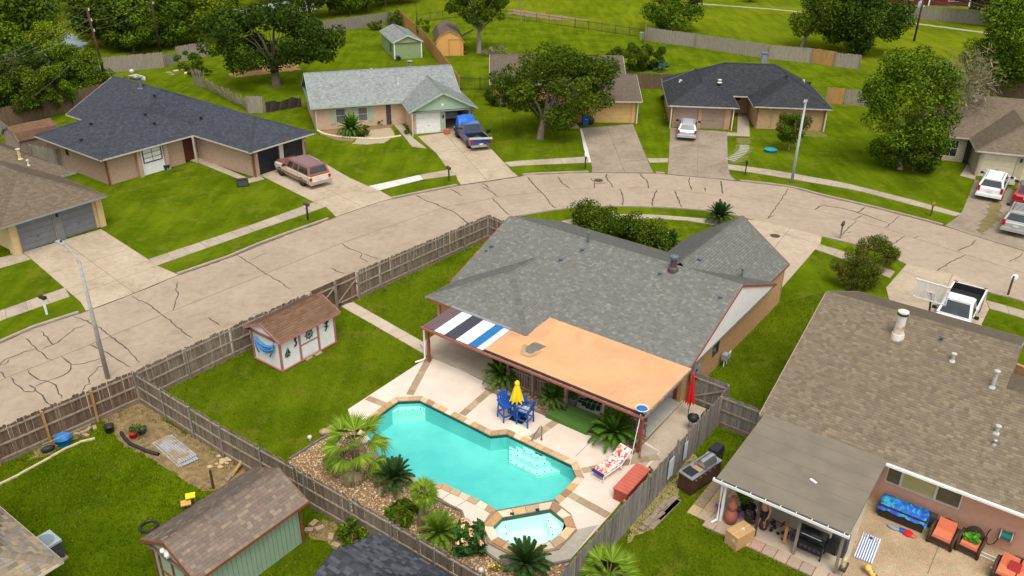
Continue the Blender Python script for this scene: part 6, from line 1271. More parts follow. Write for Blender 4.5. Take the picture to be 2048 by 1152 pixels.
# ================================================================ VEGETATION
GREENS = {
'oak': [(.042, .070, .004), (.056, .090, .005), (.072, .112, .006), (.032, .054, .004), (.092, .135, .009)],
'bright': [(.052, .094, .004), (.070, .120, .005), (.090, .146, .007), (.038, .070, .004), (.118, .172, .010)],
'yellow': [(.11, .155, .005), (.14, .185, .007), (.085, .125, .005), (.18, .22, .012)],
'dark': [(.028, .052, .005), (.038, .067, .006), (.050, .083, .008), (.022, .040, .004)],
'twig': [(.21, .175, .10), (.26, .22, .14), (.15, .13, .07), (.12, .135, .035), (.32, .28, .18)],
'redtip': [(.060, .085, .007), (.078, .100, .009), (.098, .082, .014), (.044, .068, .006), (.125, .10, .018), (.065, .095, .007)],
}
DENS = 2.6
def leaves(centers, radii, n, size, pal, up=.35, flat=.75, shell=.45, wf=1.0):
 """n leaf-sized quads spread through a set of clumps. Returns arrays."""
 C = np.array(centers, float); Rr = np.array(radii, float); pr = Rr**2; pr /= pr.sum(); k = RNG.choice(len(C), n, p=pr)
 d = RNG.normal(size=(n, 3)); d /= np.linalg.norm(d, axis=1)[:, None]; rad = RNG.uniform(shell, 1.0, n)**.7; d[:, 2] *= flat
 p = C[k]+d*(Rr[k]*rad)[:, None]
 nr = d*.6+RNG.normal(size=(n, 3))*.55+np.array([0, 0, up]); nr /= np.linalg.norm(nr, axis=1)[:, None]
 a = np.cross(nr, RNG.normal(size=(n, 3))); a /= np.linalg.norm(a, axis=1)[:, None]; b = np.cross(nr, a)
 s = RNG.uniform(.55, 1.35, n)*size; w = s*RNG.uniform(.38, .62, n)*wf
 V = np.stack([p-a*s[:, None]*.5, p-b*w[:, None]*.5, p+a*s[:, None]*.5, p+b*w[:, None]*.5], 1)
 P = np.array(GREENS[pal] if isinstance(pal, str) else pal); ck = RNG.integers(0, len(P), len(C)); lk = np.where(RNG.random(n) < .5, ck[k], RNG.integers(0, len(P), n)); col = P[lk]*RNG.uniform(.7, 1.3, (n, 1))
 return V.reshape(-1, 3), (np.arange(n)*4)[:, None]+np.arange(4)[None], np.repeat(col, 4, 0)
def clumps(rx, ry, rz, zc, n, cr, shell=.5, zmin=None):
 out = []; r = []
 while len(out) < n:
  d = RNG.normal(size=3); d /= np.linalg.norm(d); k = RNG.uniform(shell, 1)**.5
  x, y, z = d[0]*rx*k, d[1]*ry*k, d[2]*rz*k+zc
  if zmin is not None and z < zmin: continue
  out.append((x, y, z)); r.append(cr*RNG.uniform(.65, 1.3))
 return out, r
def tree(name, label, base, h, rx, ry, trunk_h, pal, n=5200, size=.26, cat='tree', bark=None, r0=.22, ncl=46, cr=None, crown_shift=(0, 0), forks=4, group=None, rz=None, flat=.8, vis_trunk=True, zc=None, wf=1.0):
 t = thing(name, label, cat, base, random.uniform(0, 6), group); rz = rz or (h-trunk_h)/2; zc = zc or h-rz; sx, sy = crown_shift
 c, r = clumps(rx, ry, rz, zc, ncl, cr or min(rx, ry, rz)*.36, .35); ca = math.cos(-t.rotation_euler.z); sa = math.sin(-t.rotation_euler.z); sx, sy = sx*ca-sy*sa, sx*sa+sy*ca
 c = [(x+sx, y+sy, z) for x, y, z in c]
 V, F, Cc = leaves(c, r, int(n*DENS*(.55 if wf < 1 else 1)), size*.85, pal, flat=flat, wf=wf, shell=.05 if wf < 1 else .45); npmesh('crown', V, F, M_LEAF, Cc, t)
 if vis_trunk:
  b = MB(); top = Vector((sx*.5, sy*.5, max(trunk_h, zc*.75))); b.tube([(0, 0, -.05), (0, 0, .12), (sx*.1, sy*.1, trunk_h*.5), top*.9], [r0*1.75, r0*1.2, r0, r0*.6], 10); b.build('trunk', bark or M_BARK, t, True)
  b = MB(); st = Vector((sx*.2, sy*.2, trunk_h*.72))
  idx = sorted(range(len(c)), key=lambda i: RNG.random())[:forks*3]
  for j, i in enumerate(idx):
   e_ = st.lerp(Vector(c[i]), .82); m = st.lerp(e_, .5)+Vector((0, 0, .12*(e_-st).length)); rr = r0*(.55 if j < forks else .22); b.tube([st, m, e_], [rr, rr*.6, rr*.25], 7, False)
  b.build('branches', bark or M_BARK, t, True)
 return t
def gp(px, py): return tuple(G(px, py))
def dist_scale(px, py): return G(px, py).y
M_BARK2 = pm('grey_bark', (.20, .165, .125), (.12, .095, .07), 7, .95, .9, 30, stretch=(1, 1, .35))
tree('oak_tree', 'big dark spreading oak in the garden behind the slate and peach houses', gp(553, 172), 9.2, 8.4, 6.4, 3.0, 'dark', 9500, .40, r0=.42, ncl=70, rz=3.5, zc=5.6)
tree('live_oak', 'broad round live oak shading the lawn beside the tan garage drive', gp(1080, 278), 7.9, 6.1, 5.2, 2.3, 'oak', 13000, .30, r0=.30, ncl=80, crown_shift=(1.6, 1.6), rz=3.2, zc=4.75, bark=M_BARK2)
tree('leafy_tree', 'tall loose leafed tree on the right lawn before the whitewashed house', gp(1800, 338), 9.6, 3.6, 3.4, .6, 'bright', 9000, .30, r0=.2, ncl=64, rz=4.9, zc=5.2, bark=M_PALEBARK, crown_shift=(-.3, .5))
tree('leafy_tree', 'dark low bushy part tree at the foot of the tall tree on the right lawn', gp(1826, 342), 4.2, 1.9, 1.8, .4, 'oak', 3600, .26, r0=.12, ncl=30, rz=2.0, zc=2.2)
tree('bare_tree', 'half bare twiggy tree leaning over the whitewashed house', gp(1868, 300), 8.6, 2.8, 2.4, 1.5, 'twig', 3600, .8, wf=.11, r0=.16, ncl=40, cr=1.7, rz=3.0, zc=5.4, bark=M_PALEBARK, flat=1.0, crown_shift=(1.5, 1.2))
tree('fork_tree', 'forked tree with open crown behind the yellow barn shed', gp(958, 106), 8.5, 4.2, 3.4, 3.8, 'oak', 4200, .38, r0=.30, ncl=36, rz=2.6, zc=6.6, bark=M_PALEBARK, forks=6)
tree('field_tree', 'round green tree standing in the rough field at the top centre', gp(1342, 64), 8.0, 4.3, 3.6, 1.0, 'bright', 4200, .42, r0=.2, ncl=44, rz=3.8, zc=4.0)
tree('field_tree', 'wide dark tree over the back fence, with a pale trunk', gp(1602, 97), 9.2, 6.0, 4.2, 3.0, 'oak', 6500, .44, r0=.22, ncl=54, rz=3.9, zc=5.3, bark=M_PALEBARK, crown_shift=(3.5, 0))
tree('field_tree', 'dense dark tree overhanging the cedar section of the back fence', gp(1725, 108), 8.6, 5.2, 4.0, 1.5, 'dark', 6000, .42, r0=.22, ncl=54, rz=3.9, zc=4.8)
tree('yellow_tree', 'yellow green tree beside the roof of the whitewashed house', gp(1975, 178), 6.2, 3.8, 3.2, .8, 'yellow', 4200, .34, r0=.18, ncl=40, rz=2.9, zc=3.4)
tree('dark_tree', 'dense green tree at the right edge above the whitewashed house', gp(2040, 190), 11.0, 6.0, 4.5, 1.5, 'bright', 7500, .42, r0=.28, ncl=60, rz=5.2, zc=6.0)
tree('far_tree', 'dark tree crown against the far houses at the top right corner', gp(1990, 50), 8, 7, 4, 1, 'dark', 4200, .55, r0=.25, ncl=44, rz=4, zc=4.4)
tree('small_tree', 'small round dark tree before the buff brick wall', gp(1577, 302), 3.6, 1.45, 1.4, 1.1, 'oak', 3400, .17, r0=.055, ncl=34, rz=1.3, zc=2.3, bark=M_PALEBARK)
def shrub(label, px, py, rx, ry, h, pal, n=1500, size=.18, ncl=22, name='shrub', **k):
 return tree(name, label, gp(px, py), h, rx, ry, .15, pal, n, size, 'shrub', r0=.05, ncl=ncl, rz=h*.52, zc=h*.52, forks=3, **k)
shrub('wide clipped shrub behind the tan garage, dark green', 1262, 140, 3.0, 2.4, 2.9, 'oak', 3600, .28, 36); shrub('greyer round shrub right of the dark green one behind the tan garage', 1300, 138, 1.7, 1.6, 2.9, 'dark', 2000, .24)
shrub('teal green shrub beside the wide clipped shrubs', 1318, 142, 1.1, 1.1, 1.3, [(.04, .12, .05), (.06, .15, .07)], 800, .22)
shrub('dark shrub at the left corner of the oak house', 1002, 212, 1.6, 1.2, 1.9, 'dark', 1900, .2); shrub('small bush between the green shed and the fence', 757, 60, 1.6, 1.2, 1.3, 'bright', 900, .25); shrub('bush behind the small green shed', 793, 50, 1.1, 1.1, 2.0, 'bright', 900, .25)
shrub('sapling growing between the green shed and the barn shed', 846, 77, 1.0, .9, 2.8, 'bright', 800, .25); shrub('bright bush by the back left fence', 376, 137, 2.0, 1.6, 1.9, 'bright', 1700, .26); shrub('low dark bush beside the bright one in the back left garden', 396, 150, 1.8, 1.2, 1.1, 'oak', 900, .24)
shrub('brushwood at the trunk of the forked tree', 1000, 110, 2.6, 1.6, 1.0, 'twig', 900, .7, wf=.15); shrub('climbing bush at the side of the charcoal roofed house', 1331, 205, .6, .5, 1.6, 'bright', 500, .15)
shrub('twiggy climber on the slate house brick wall', 357, 322, .7, .4, 2.0, [(.13, .12, .05), (.09, .10, .03)], 420, .12)
shrub('leafy vine plant beside the black roofed shed', 706, 1082, .55, .5, .95, 'bright', 520, .17)
shrub('red tipped rounded bush nearer the pool house drive', 1706, 572, 1.35, 1.25, 2.3, 'redtip', 5200, .12, 40); shrub('red tipped bush nearer the road, right of its twin', 1745, 538, 1.25, 1.15, 2.2, 'redtip', 5000, .12, 40)
shrub('broad leafed elephant ear clump in the gravel bed', 806, 1040, .72, .6, .8, 'bright', 150, .50, 12, name='elephant_ear')
shrub('straggling potted fern at the porch downpipe', 1484, 1002, .35, .35, 1.5, 'bright', 420, .16)
shrub('bush with small leaves beside the porch steps of the peach house', 790, 246, .8, .3, .5, 'bright', 420, .13); shrub('low row of bedding plants along the peach house path', 815, 262, .35, 1.9, .35, 'oak', 500, .14); shrub('creeping plants below the windows of the peach house', 752, 250, 1.6, .35, .55, 'bright', 500, .14)
hedge = thing('flowering_hedge', 'long dark hedge dotted with white flowers behind the pool house', 'hedge', gp(1240, 478)); H0 = Vector(hedge.location); cs, rs = [], []
for k in range(60):
 t_ = (k+random.random())/60; px = 1152+182*t_+random.uniform(-8, 8); py = 452+48*t_+random.uniform(-8, 14); p = G(px, py)-H0; cs.append((p.x, p.y, random.uniform(.4, 1.6))); rs.append(random.uniform(.55, .8))
V, F, Cc = leaves(cs, rs, 22000, .17, 'oak', flat=.9); npmesh('foliage', V, F, M_LEAF, Cc, hedge)
V, F, Cc = leaves([(x, y, z+.12) for x, y, z in cs], [r*1.05 for r in rs], 120, .11, [(.72, .70, .50), (.66, .66, .42)], up=1.0, shell=.97); npmesh('blossoms', V, F, M_LEAF, Cc, hedge)
can = thing('canna_clump', 'canna clump with peach coloured flowers beside the spa paving', 'flowers', gp(935, 1102)); C0 = Vector(can.location); cs = []
for k in range(26): p = G(random.uniform(915, 962), random.uniform(1068, 1122))-C0; cs.append((p.x, p.y, random.uniform(.3, .85)))
V, F, Cc = leaves(cs, [.28]*26, 560, .38, [(.030, .085, .018), (.045, .115, .022), (.025, .065, .015)], up=.2); npmesh('foliage', V, F, M_LEAF, Cc, can)
fl = [(x*1.02, y*1.02, z+.32) for x, y, z in cs[:15]]; V, F, Cc = leaves(fl, [.10]*15, 330, .11, [(.78, .40, .24), (.80, .48, .33), (.75, .33, .22), (.78, .62, .25)], up=.6); npmesh('blossoms', V, F, M_LEAF, Cc, can)
yl = thing('yellow_flowers', 'small yellow flowers in the gravel at the bottom fence', 'flowers', gp(990, 1143)); V, F, Cc = leaves([(-.15, 0, .3), (.22, .05, .28), (0, .1, .15)], [.10, .10, .2], 130, .10, [(.80, .58, .10), (.75, .55, .12), (.10, .15, .02)], up=.6); npmesh('blossoms', V, F, M_LEAF, Cc, yl)
def frond_mesh(L, nl, wl, drop, col, seed, leaf_drop=.25, name='frond', v_angle=.5):
 rg = np.random.default_rng(seed); V = []; F = []; C = []
 def q(p, s, tip): n = len(V); V.extend([p+s, p-s, tip]); F.append((n, n+1, n+2))
 def spine(t): return Vector((L*t*(1-.12*t*t), 0, L*(.62*t-drop*t*t)))
 for k in range(nl):
  t = .10+.90*k/(nl-1); p = spine(t); d = (spine(min(1, t+.02))-spine(t-.02)).normalized(); w = wl*math.sin(math.pi*(.12+.80*t))**.6
  for s in (-1, 1):
   tip = p+d*w*.55+Vector((0, s*w*.85, w*(v_angle-.35)-leaf_drop*w*.5*rg.random())); n = len(V); wd = d*(.022+.012*rg.random())*(L/1.1)
   V += [p-wd, p+wd, tip]; F.append((n, n+1, n+2)); c = np.array(col[rg.integers(0, len(col))])*rg.uniform(.75, 1.25); C += [c, c, c]
 for k in range(6):
  a, b = spine(k/6), spine((k+1)/6); n = len(V); w = Vector((0, .012, 0)); V += [a-w, a+w, b]; F.append((n, n+1, n+2)); c = np.array(col[0])*1.5; C += [c, c, c]
 me = npmesh(name, [tuple(v) for v in V], F, M_LEAF, C); d = me.data; bpy.data.objects.remove(me); return d
CYC = [(.055, .125, .012), (.040, .10, .010), (.075, .155, .016)]; DKC = [(.030, .062, .014), (.040, .078, .018), (.022, .048, .012)]; YLC = [(.10, .165, .012), (.075, .135, .012), (.13, .20, .016)]
FR = {k: [frond_mesh(1.0, 34, .135, d, c, s) for s, d in ((1, .18), (2, .32), (3, .50), (4, .75))] for k, c in (('mid', CYC), ('dark', DKC), ('yellow', YLC))}
M_CYTRUNK = pm('cycad_trunk', (.24, .17, .10), (.12, .08, .05), 14, .95, .9, 30)
def cycad(label, px, py, r, th, kind='mid', n=30, tr=.14, up=1.0, z=0):
 t = thing('sago_palm', label, 'sago palm', G(px, py, z), random.uniform(0, 6)); b = MB(); b.lathe((0, 0, 0), [(tr*1.15, 0), (tr, th*.5), (tr*1.1, th*.9), (tr*.5, th+.08)], 10); b.build('trunk', M_CYTRUNK, t)
 n = int(n*1.7)
 for k in range(n):
  ring = k/n; a = k*2.39996; me = FR[kind][min(3, int((1-ring)*4*.999))]; e_ = R(-8+58*ring)*up
  M_ = Matrix.Translation((0, 0, th)) @ Matrix.Rotation(a, 4, 'Z') @ Matrix.Rotation(-e_, 4, 'Y') @ Matrix.Scale(r*1.12*random.uniform(.88, 1.1), 4); dup(me, t, M_, 'frond')
 b = MB(); b.ball((0, 0, th+.06), tr*.7, 8, 5); b.build('cone', pm('cycad_heart', (.34, .27, .10), (.25, .2, .08), 12), t); return t
cycad('big cycad in the planter left of the yellow umbrella', 1003, 772, 1.0, .55, n=32); cycad('round cycad on a stump before the patio bar', 1103, 818, .75, .62, n=30); cycad('large bushy cycad beside the turf steps', 1226, 882, 1.15, .40, n=40)
cycad('dark drooping cycad at the pool edge under the fan palm', 789, 972, .95, .35, 'dark', 26); cycad('yellow green cycad between the canna and the fan palm trunk', 879, 1080, .95, .30, 'yellow', 28); cycad('dark cycad in front of the spa', 1052, 1140, 1.0, .25, 'dark', 28)
cycad('cycad on the roadside lawn behind the pool house garage', 1437, 446, 1.15, .40, 'dark', 34); cycad('small cycad at the end of the flowering hedge', 1338, 500, 1.0, .4, 'dark', 24); cycad('big cycad in front of the peach house window', 702, 270, 1.35, .5, 'mid', 40)
shrub('dark bush beside the big cycad at the peach house', 722, 272, .9, .8, 1.1, 'oak', 900, .15)
def fan_mesh(n, L, col, seed, spread=2.5, droop=.25):
 rg = np.random.default_rng(seed); V, F, C = [], [], []
 for k in range(n):
  a = (k/(n-1)-.5)*spread; l = L*(1-.18*abs(a)/1.3)*rg.uniform(.9, 1.08); d = Vector((math.cos(a), math.sin(a), 0)); s = Vector((-d.y, d.x, 0))*L*.030; dr = droop*rg.uniform(.5, 1.5)
  p0, p1, p2 = Vector((0, 0, 0)), d*l*.58+Vector((0, 0, .03*L)), d*l+Vector((0, 0, -dr*l)); n0 = len(V); V += [p0, p1-s, p1+s, p2]; F += [(n0, n0+1, n0+2), (n0+1, n0+3, n0+2)]; c = np.array(col[rg.integers(0, len(col))])*rg.uniform(.75, 1.3); C += [c]*4
 o = npmesh('fan', [tuple(v) for v in V], F, M_LEAF, C); d_ = o.data; bpy.data.objects.remove(o); return d_
FG = [(.095, .165, .010), (.13, .20, .014), (.072, .13, .009), (.17, .22, .03)]; FB_ = [(.22, .17, .09), (.17, .13, .07), (.12, .13, .05)]
FANS = [fan_mesh(26, 1.0, FG, s, 2.6, d) for s, d in ((5, .1), (6, .3), (7, .6))]; FANB = [fan_mesh(22, 1.0, FB_, 9, 2.2, .8)]
M_STALK = pm('palm_stalk', (.16, .19, .05), (.11, .13, .035), 5, .7)
def fanpalm(label, px, py, th, r, n, tr=.13, dead=4, stalk=.75, trunkm=None, lean=(0, 0)):
 t = thing('fan_palm', label, 'palm', G(px, py), 0); b = MB(); b.tube([(0, 0, 0), (lean[0]*.3, lean[1]*.3, th*.5), (lean[0], lean[1], th)], [tr*1.2, tr, tr*1.15], 11); b.build('trunk', trunkm or M_CYTRUNK, t)
 for k in range(n):
  a = k*2.39996; q = k/n; e_ = R(-38+115*q); L = stalk*r*random.uniform(.8, 1.15); d = Vector((math.cos(a)*math.cos(e_), math.sin(a)*math.cos(e_), math.sin(e_))); p = Vector((lean[0], lean[1], th)); e2 = p+d*L+Vector((0, 0, -.05*L))
  b = MB(); b.tube([p, p.lerp(e2, .5)+Vector((0, 0, .05*L)), e2], [.022, .018, .012], 5); s = b.build('stalk', M_STALK, t)
  me = FANB[0] if k < dead else FANS[0 if q > .65 else 1 if q > .3 else 2]
  M_ = Matrix.Translation(e2) @ Matrix.Rotation(a, 4, 'Z') @ Matrix.Rotation(-(e_*.8-R(12)), 4, 'Y') @ Matrix.Rotation(random.uniform(-.5, .5), 4, 'X') @ Matrix.Scale(r*random.uniform(.8, 1.1), 4); dup(me, s, M_, 'leaf')
 return t
fanpalm('large fan palm leaning over the left end of the pool', 714, 940, 1.25, .95, 21, .16, 4, 1.0)
fanpalm('small fan palm on a tall slim trunk in the gravel bed', 842, 1052, 1.45, .52, 22, .12, 2, .5, lean=(.12, .3))
fanpalm('fan palm behind the grey fence at the bottom edge', 1215, 1172, .45, .85, 26, .14, 1, .8)
protos = []
for k, (pal, n, size) in enumerate((('bright', 3600, .50), ('oak', 3800, .48), ('dark', 3600, .46), ('yellow', 3200, .46))):
 protos.append(tree('wood_tree', 'x', (0, -400-k*20, 0), 9, 4.2, 3.8, 1.6, pal, n, size, r0=.22, ncl=44, rz=4.0, zc=4.9))
WD = [(-40, 150, 0, 1.1), (20, 128, 1, 1.2), (66, 118, 0, 1.15), (122, 150, 3, .7), (30, 190, 0, .8), (80, 205, 2, .65), (140, 190, 0, .6), (182, 195, 0, .55), (-10, 235, 2, .7), (60, 238, 1, .55), (120, 222, 0, .5), (-60, 200, 1, 1.0),
 (235, 96, 1, 1.05), (205, 74, 0, 1.15), (268, 104, 0, .85), (290, 70, 1, 1.1), (352, 92, 0, 1.0), (400, 84, 3, .9), (370, 50, 1, 1.1), (430, 60, 0, .95), (330, 22, 2, 1.1), (250, 28, 0, 1.1), (160, 20, 1, 1.2), (60, 50, 1, 1.3), (-30, 70, 0, 1.3), (110, 0, 2, 1.2),
 (660, 30, 2, .9), (700, 28, 0, .85), (735, 22, 1, .95), (770, 12, 2, .9), (800, 5, 0, .9), (620, 36, 1, .85), (455, 22, 1, 1.1), (860, -12, 1, 1.0), (905, -14, 0, 1.0), (560, 4, 2, 1.1), (690, -10, 1, 1.2), (1400, -20, 0, .6), (1500, 4, 1, .35)]
KIND = ['mid green', 'deep green', 'dark', 'yellow green']
WH = {0: 'at the far left edge', 1: 'left of the utility poles', 2: 'between the utility poles', 3: 'right of the utility poles', 4: 'behind the big dark oak', 5: 'behind the small green shed', 6: 'at the top edge of the field'}
def zone_of(px): return 0 if px < 40 else 1 if px < 150 else 2 if px < 310 else 3 if px < 460 else 4 if px < 680 else 5 if px < 1000 else 6
MEM = {}
for px, py, k, s in WD: MEM.setdefault((k, zone_of(px)), []).append((px, py))
ORD = {1: [''], 2: [', the left one', ', the right one'], 3: [', leftmost', ', the middle one', ', rightmost'], 4: [', leftmost', ', second from left', ', third from left', ', rightmost']}
for px, py, k, s in WD:
 m = sorted(MEM[(k, zone_of(px))]); w = ORD[len(m)][m.index((px, py))]
 copy_tree(protos[k], tuple(G(px, py)), random.uniform(0, 6.28), (s*random.uniform(.9, 1.1), s*random.uniform(.9, 1.1), s), '%s bushy wood tree %s%s' % (KIND[k], WH[zone_of(px)], w), 'woods behind the back gardens')
def drop(o):
 for c in list(o.children): drop(c)
 bpy.data.objects.remove(o)
for p in protos: drop(p)
tree('bare_tree', 'grey brown twiggy bush among the green ones at the far left', gp(52, 205), 5.0, 3.4, 2.4, .5, 'twig', 2600, .9, wf=.13, r0=.08, ncl=34, cr=1.5, rz=2.0, zc=2.7)
def grass(poly, n, name, cols, h=(.03, .075), avoid=()):
 P = np.array(poly); lo, hi = P.min(0), P.max(0); x = RNG.uniform(lo[0], hi[0], n); y = RNG.uniform(lo[1], hi[1], n)
 def inn(px, py, pl):
  c = np.zeros(len(px), bool); m = len(pl)
  for i in range(m):
   a, b = pl[i], pl[i-1]
   if a[1] == b[1]: continue
   k = ((a[1] > py) != (b[1] > py)) & (px < (b[0]-a[0])*(py-a[1])/(b[1]-a[1])+a[0]); c ^= k
  return c
 ok = inn(x, y, poly)
 for a in avoid: ok &= ~inn(x, y, a)
 x, y = x[ok], y[ok]; n = len(x); hh = RNG.uniform(h[0], h[1], n); a = RNG.uniform(0, 6.283, n); w = RNG.uniform(.012, .03, n); lx, ly = RNG.normal(0, .035, n), RNG.normal(0, .035, n); z0 = np.full(n, .008)
 dx, dy = np.cos(a)*w, np.sin(a)*w; V = np.stack([np.stack([x-dx, y-dy, z0], -1), np.stack([x+dx, y+dy, z0], -1), np.stack([x+lx, y+ly, z0+hh], -1)], 1)
 tone = .5+.17*np.sin(x*.55+1.3*np.sin(y*.4))+.13*np.sin(y*1.9+x*.65+np.sin(x*1.7))+.12*np.sin(x*2.9-y*1.3+2*np.sin(y*.9))+RNG.normal(0, .20, n); C = np.array(cols); tone = np.clip(tone, 0, .999); c = C[(tone*len(C)).astype(int)]*RNG.uniform(.75, 1.25, (n, 1))
 tag(npmesh(name, V.reshape(-1, 3), np.arange(n*3).reshape(-1, 3), M_LEAF, np.repeat(c, 3, 0)), kind='stuff')
GC = [(.052, .088, .002), (.074, .116, .002), (.098, .142, .003), (.125, .17, .004)]; GC2 = [(.045, .073, .001), (.063, .096, .001), (.088, .122, .002), (.12, .15, .004), (.14, .155, .015)]
SHED_FP = [W_(-33.7, 22.9), W_(-31.3, 22.9), W_(-31.3, 26.8), W_(-33.7, 26.8)]; PATHFP = W2([(680, 612), (706, 605), (868, 697), (872, 708), (858, 714)]); DIRTFP = W2([(205, 835), (292, 803), (335, 845), (420, 893), (500, 945), (480, 960), (440, 980), (395, 975), (350, 950), (318, 930), (285, 905), (255, 893), (232, 872)])
grass(yards[0], 95000, 'lawn_grass', GC, avoid=(DECK, BED, SHED_FP, PATHFP, [W_(-27.6, 28.6), W_(-13.4, 28.6), W_(-13.4, 47), W_(-27.6, 47)]))
grass(yards[1], 150000, 'lawn_grass', GC2, (.04, .10), avoid=(DIRTFP, [W_(-24, 10.7), W_(-21, 10.7), W_(-21, 15.6), W_(-24, 15.6)], [W_(-36, 0), W_(-25, 0), W_(-25, 7.8), W_(-36, 7.8)], [W_(-17.5, 12), W_(-10, 12), W_(-10, 16.1), W_(-17.5, 16.1)]))
grass(DIRTFP, 5000, 'dry_grass', [(.30, .23, .10), (.24, .18, .08), (.20, .17, .06), (.10, .13, .02)], (.03, .08))
grass(yards[2], 90000, 'lawn_grass', GC2, avoid=([W_(-9, 25.7), W_(-3, 25.7), W_(-3, 33), W_(-9, 33)],))
grass([W_(-13.4, 33.6), W_(-13.4, 46.4), W_(-11.5, 50), W_(-8, 50), W_(-8.8, 46), W_(-9, 32.6)], 60000, 'lawn_grass', GC, avoid=(W2([(1509, 441), (1536, 445), (1643, 473), (1641, 487), (1560, 580), (1500, 520)]), W2([(1813, 529), (1911, 550), (1990, 700), (1790, 650), (1772, 576)])))
EDGE = ([W_(-34.75, 17.1), W_(-34.45, 17.1), W_(-34.1, 27), W_(-34.4, 27)], [W_(-34.7, 17.05), W_(-24.5, 17.05), W_(-24.5, 17.3), W_(-34.7, 17.3)], [W_(-33.9, 31.5), W_(-33.5, 31.5), W_(-32.9, 42.8), W_(-33.3, 42.8)], [W_(-13.5, 34), W_(-13.2, 34), W_(-13.2, 46), W_(-13.5, 46)], [W_(-11.2, 17.5), W_(-10.85, 17.5), W_(-10.85, 32.3), W_(-11.2, 32.3)], [W_(-34.5, 16.4), W_(-21, 16.3), W_(-21, 16.85), W_(-34.5, 16.85)], [W_(-35.3, 8), W_(-34.8, 8), W_(-34.4, 16.5), W_(-34.8, 16.5)])
for e_ in EDGE: grass(e_, 2600, 'weed_fringe', GC2, (.05, .20))
grass([W_(-9, 25.2), W_(-3.6, 25.2), W_(-3.6, 25.75), W_(-9, 25.75)], 2500, 'weed_fringe', GC2, (.04, .12))
# ================================================================ VEHICLES
def paint(name, c, rough=.32, metal=0, coat=.5): return pm('car_paint_'+name, c, tuple(x*.93 for x in c), 1.2, rough, metal=metal, spec=.5, coat=coat)
M_LAMPRED = pm('tail_lamp_red', (.42, .012, .012), (.30, .008, .008), 8, .2); M_LAMPW = pm('lamp_clear', (.65, .62, .58), (.55, .52, .5), 8, .15); M_PLATE = pm('number_plate', (.55, .57, .60), (.50, .52, .55), 9, .5)
def loft(mb, secs):
 """Skin a list of rings with the same number of points, closing both ends."""
 n = len(secs[0]); b0 = len(mb.v)
 for s in secs: mb.v += [tuple(p) for p in s]
 for i in range(len(secs)-1):
  for k in range(n): mb.f.append((b0+i*n+k, b0+i*n+(k+1) % n, b0+(i+1)*n+(k+1) % n, b0+(i+1)*n+k)); mb.m.append(mb.cm)
 mb.f.append(tuple(b0+k for k in reversed(range(n)))); mb.m.append(mb.cm); e_ = b0+(len(secs)-1)*n; mb.f.append(tuple(e_+k for k in range(n))); mb.m.append(mb.cm)
def ring(x, w, z0, z1, r=.10, tuck=.06):
 """Body section at x: half width w between z0 and z1, rounded shoulder."""
 return [(x, -w+tuck, z0), (x, w-tuck, z0), (x, w, z0+(z1-z0)*.35), (x, w, z1-r*1.2), (x, w-r*.45, z1-r*.3), (x, w-r*1.3, z1), (x, -w+r*1.3, z1), (x, -w+r*.45, z1-r*.3), (x, -w, z1-r*1.2), (x, -w, z0+(z1-z0)*.35)]
def wheel(root, x, y, r, w, rim=M_RIM):
 s = 1 if y > 0 else -1; M_ = Matrix.Rotation(R(90), 4, 'X')
 o = thing('wheel', None, None, (x, y, r)); o.parent = root
 def ly(prof, n=20):
  b = MB(); b.lathe((0, 0, 0), prof, n); b.v = [(p[0], p[2], p[1]) for p in b.v]; b.f = [f[::-1] for f in b.f]; return b
 ly([(r*.62, -w/2), (r*.94, -w/2), (r, -w*.35), (r, w*.35), (r*.94, w/2), (r*.62, w/2)]).build('tyre', M_RUBBER, o, True)
 b = ly([(r*.63, -w*.30), (r*.63, w*.30)]);
 b.build('hub_drum', M_DKGREY, o)
 b = MB(); yy = s*w*.36
 for k in range(6): a = k*math.pi/3; b.bar((0, yy, 0), (r*.60*math.cos(a), yy, r*.60*math.sin(a)), r*.20, .03, (0, 1, 0))
 b.tube([(r*.6*math.cos(a), yy, r*.6*math.sin(a)) for a in np.linspace(0, 2*math.pi, 17)], .03, 5, False); b.build('rim', rim, o); return o
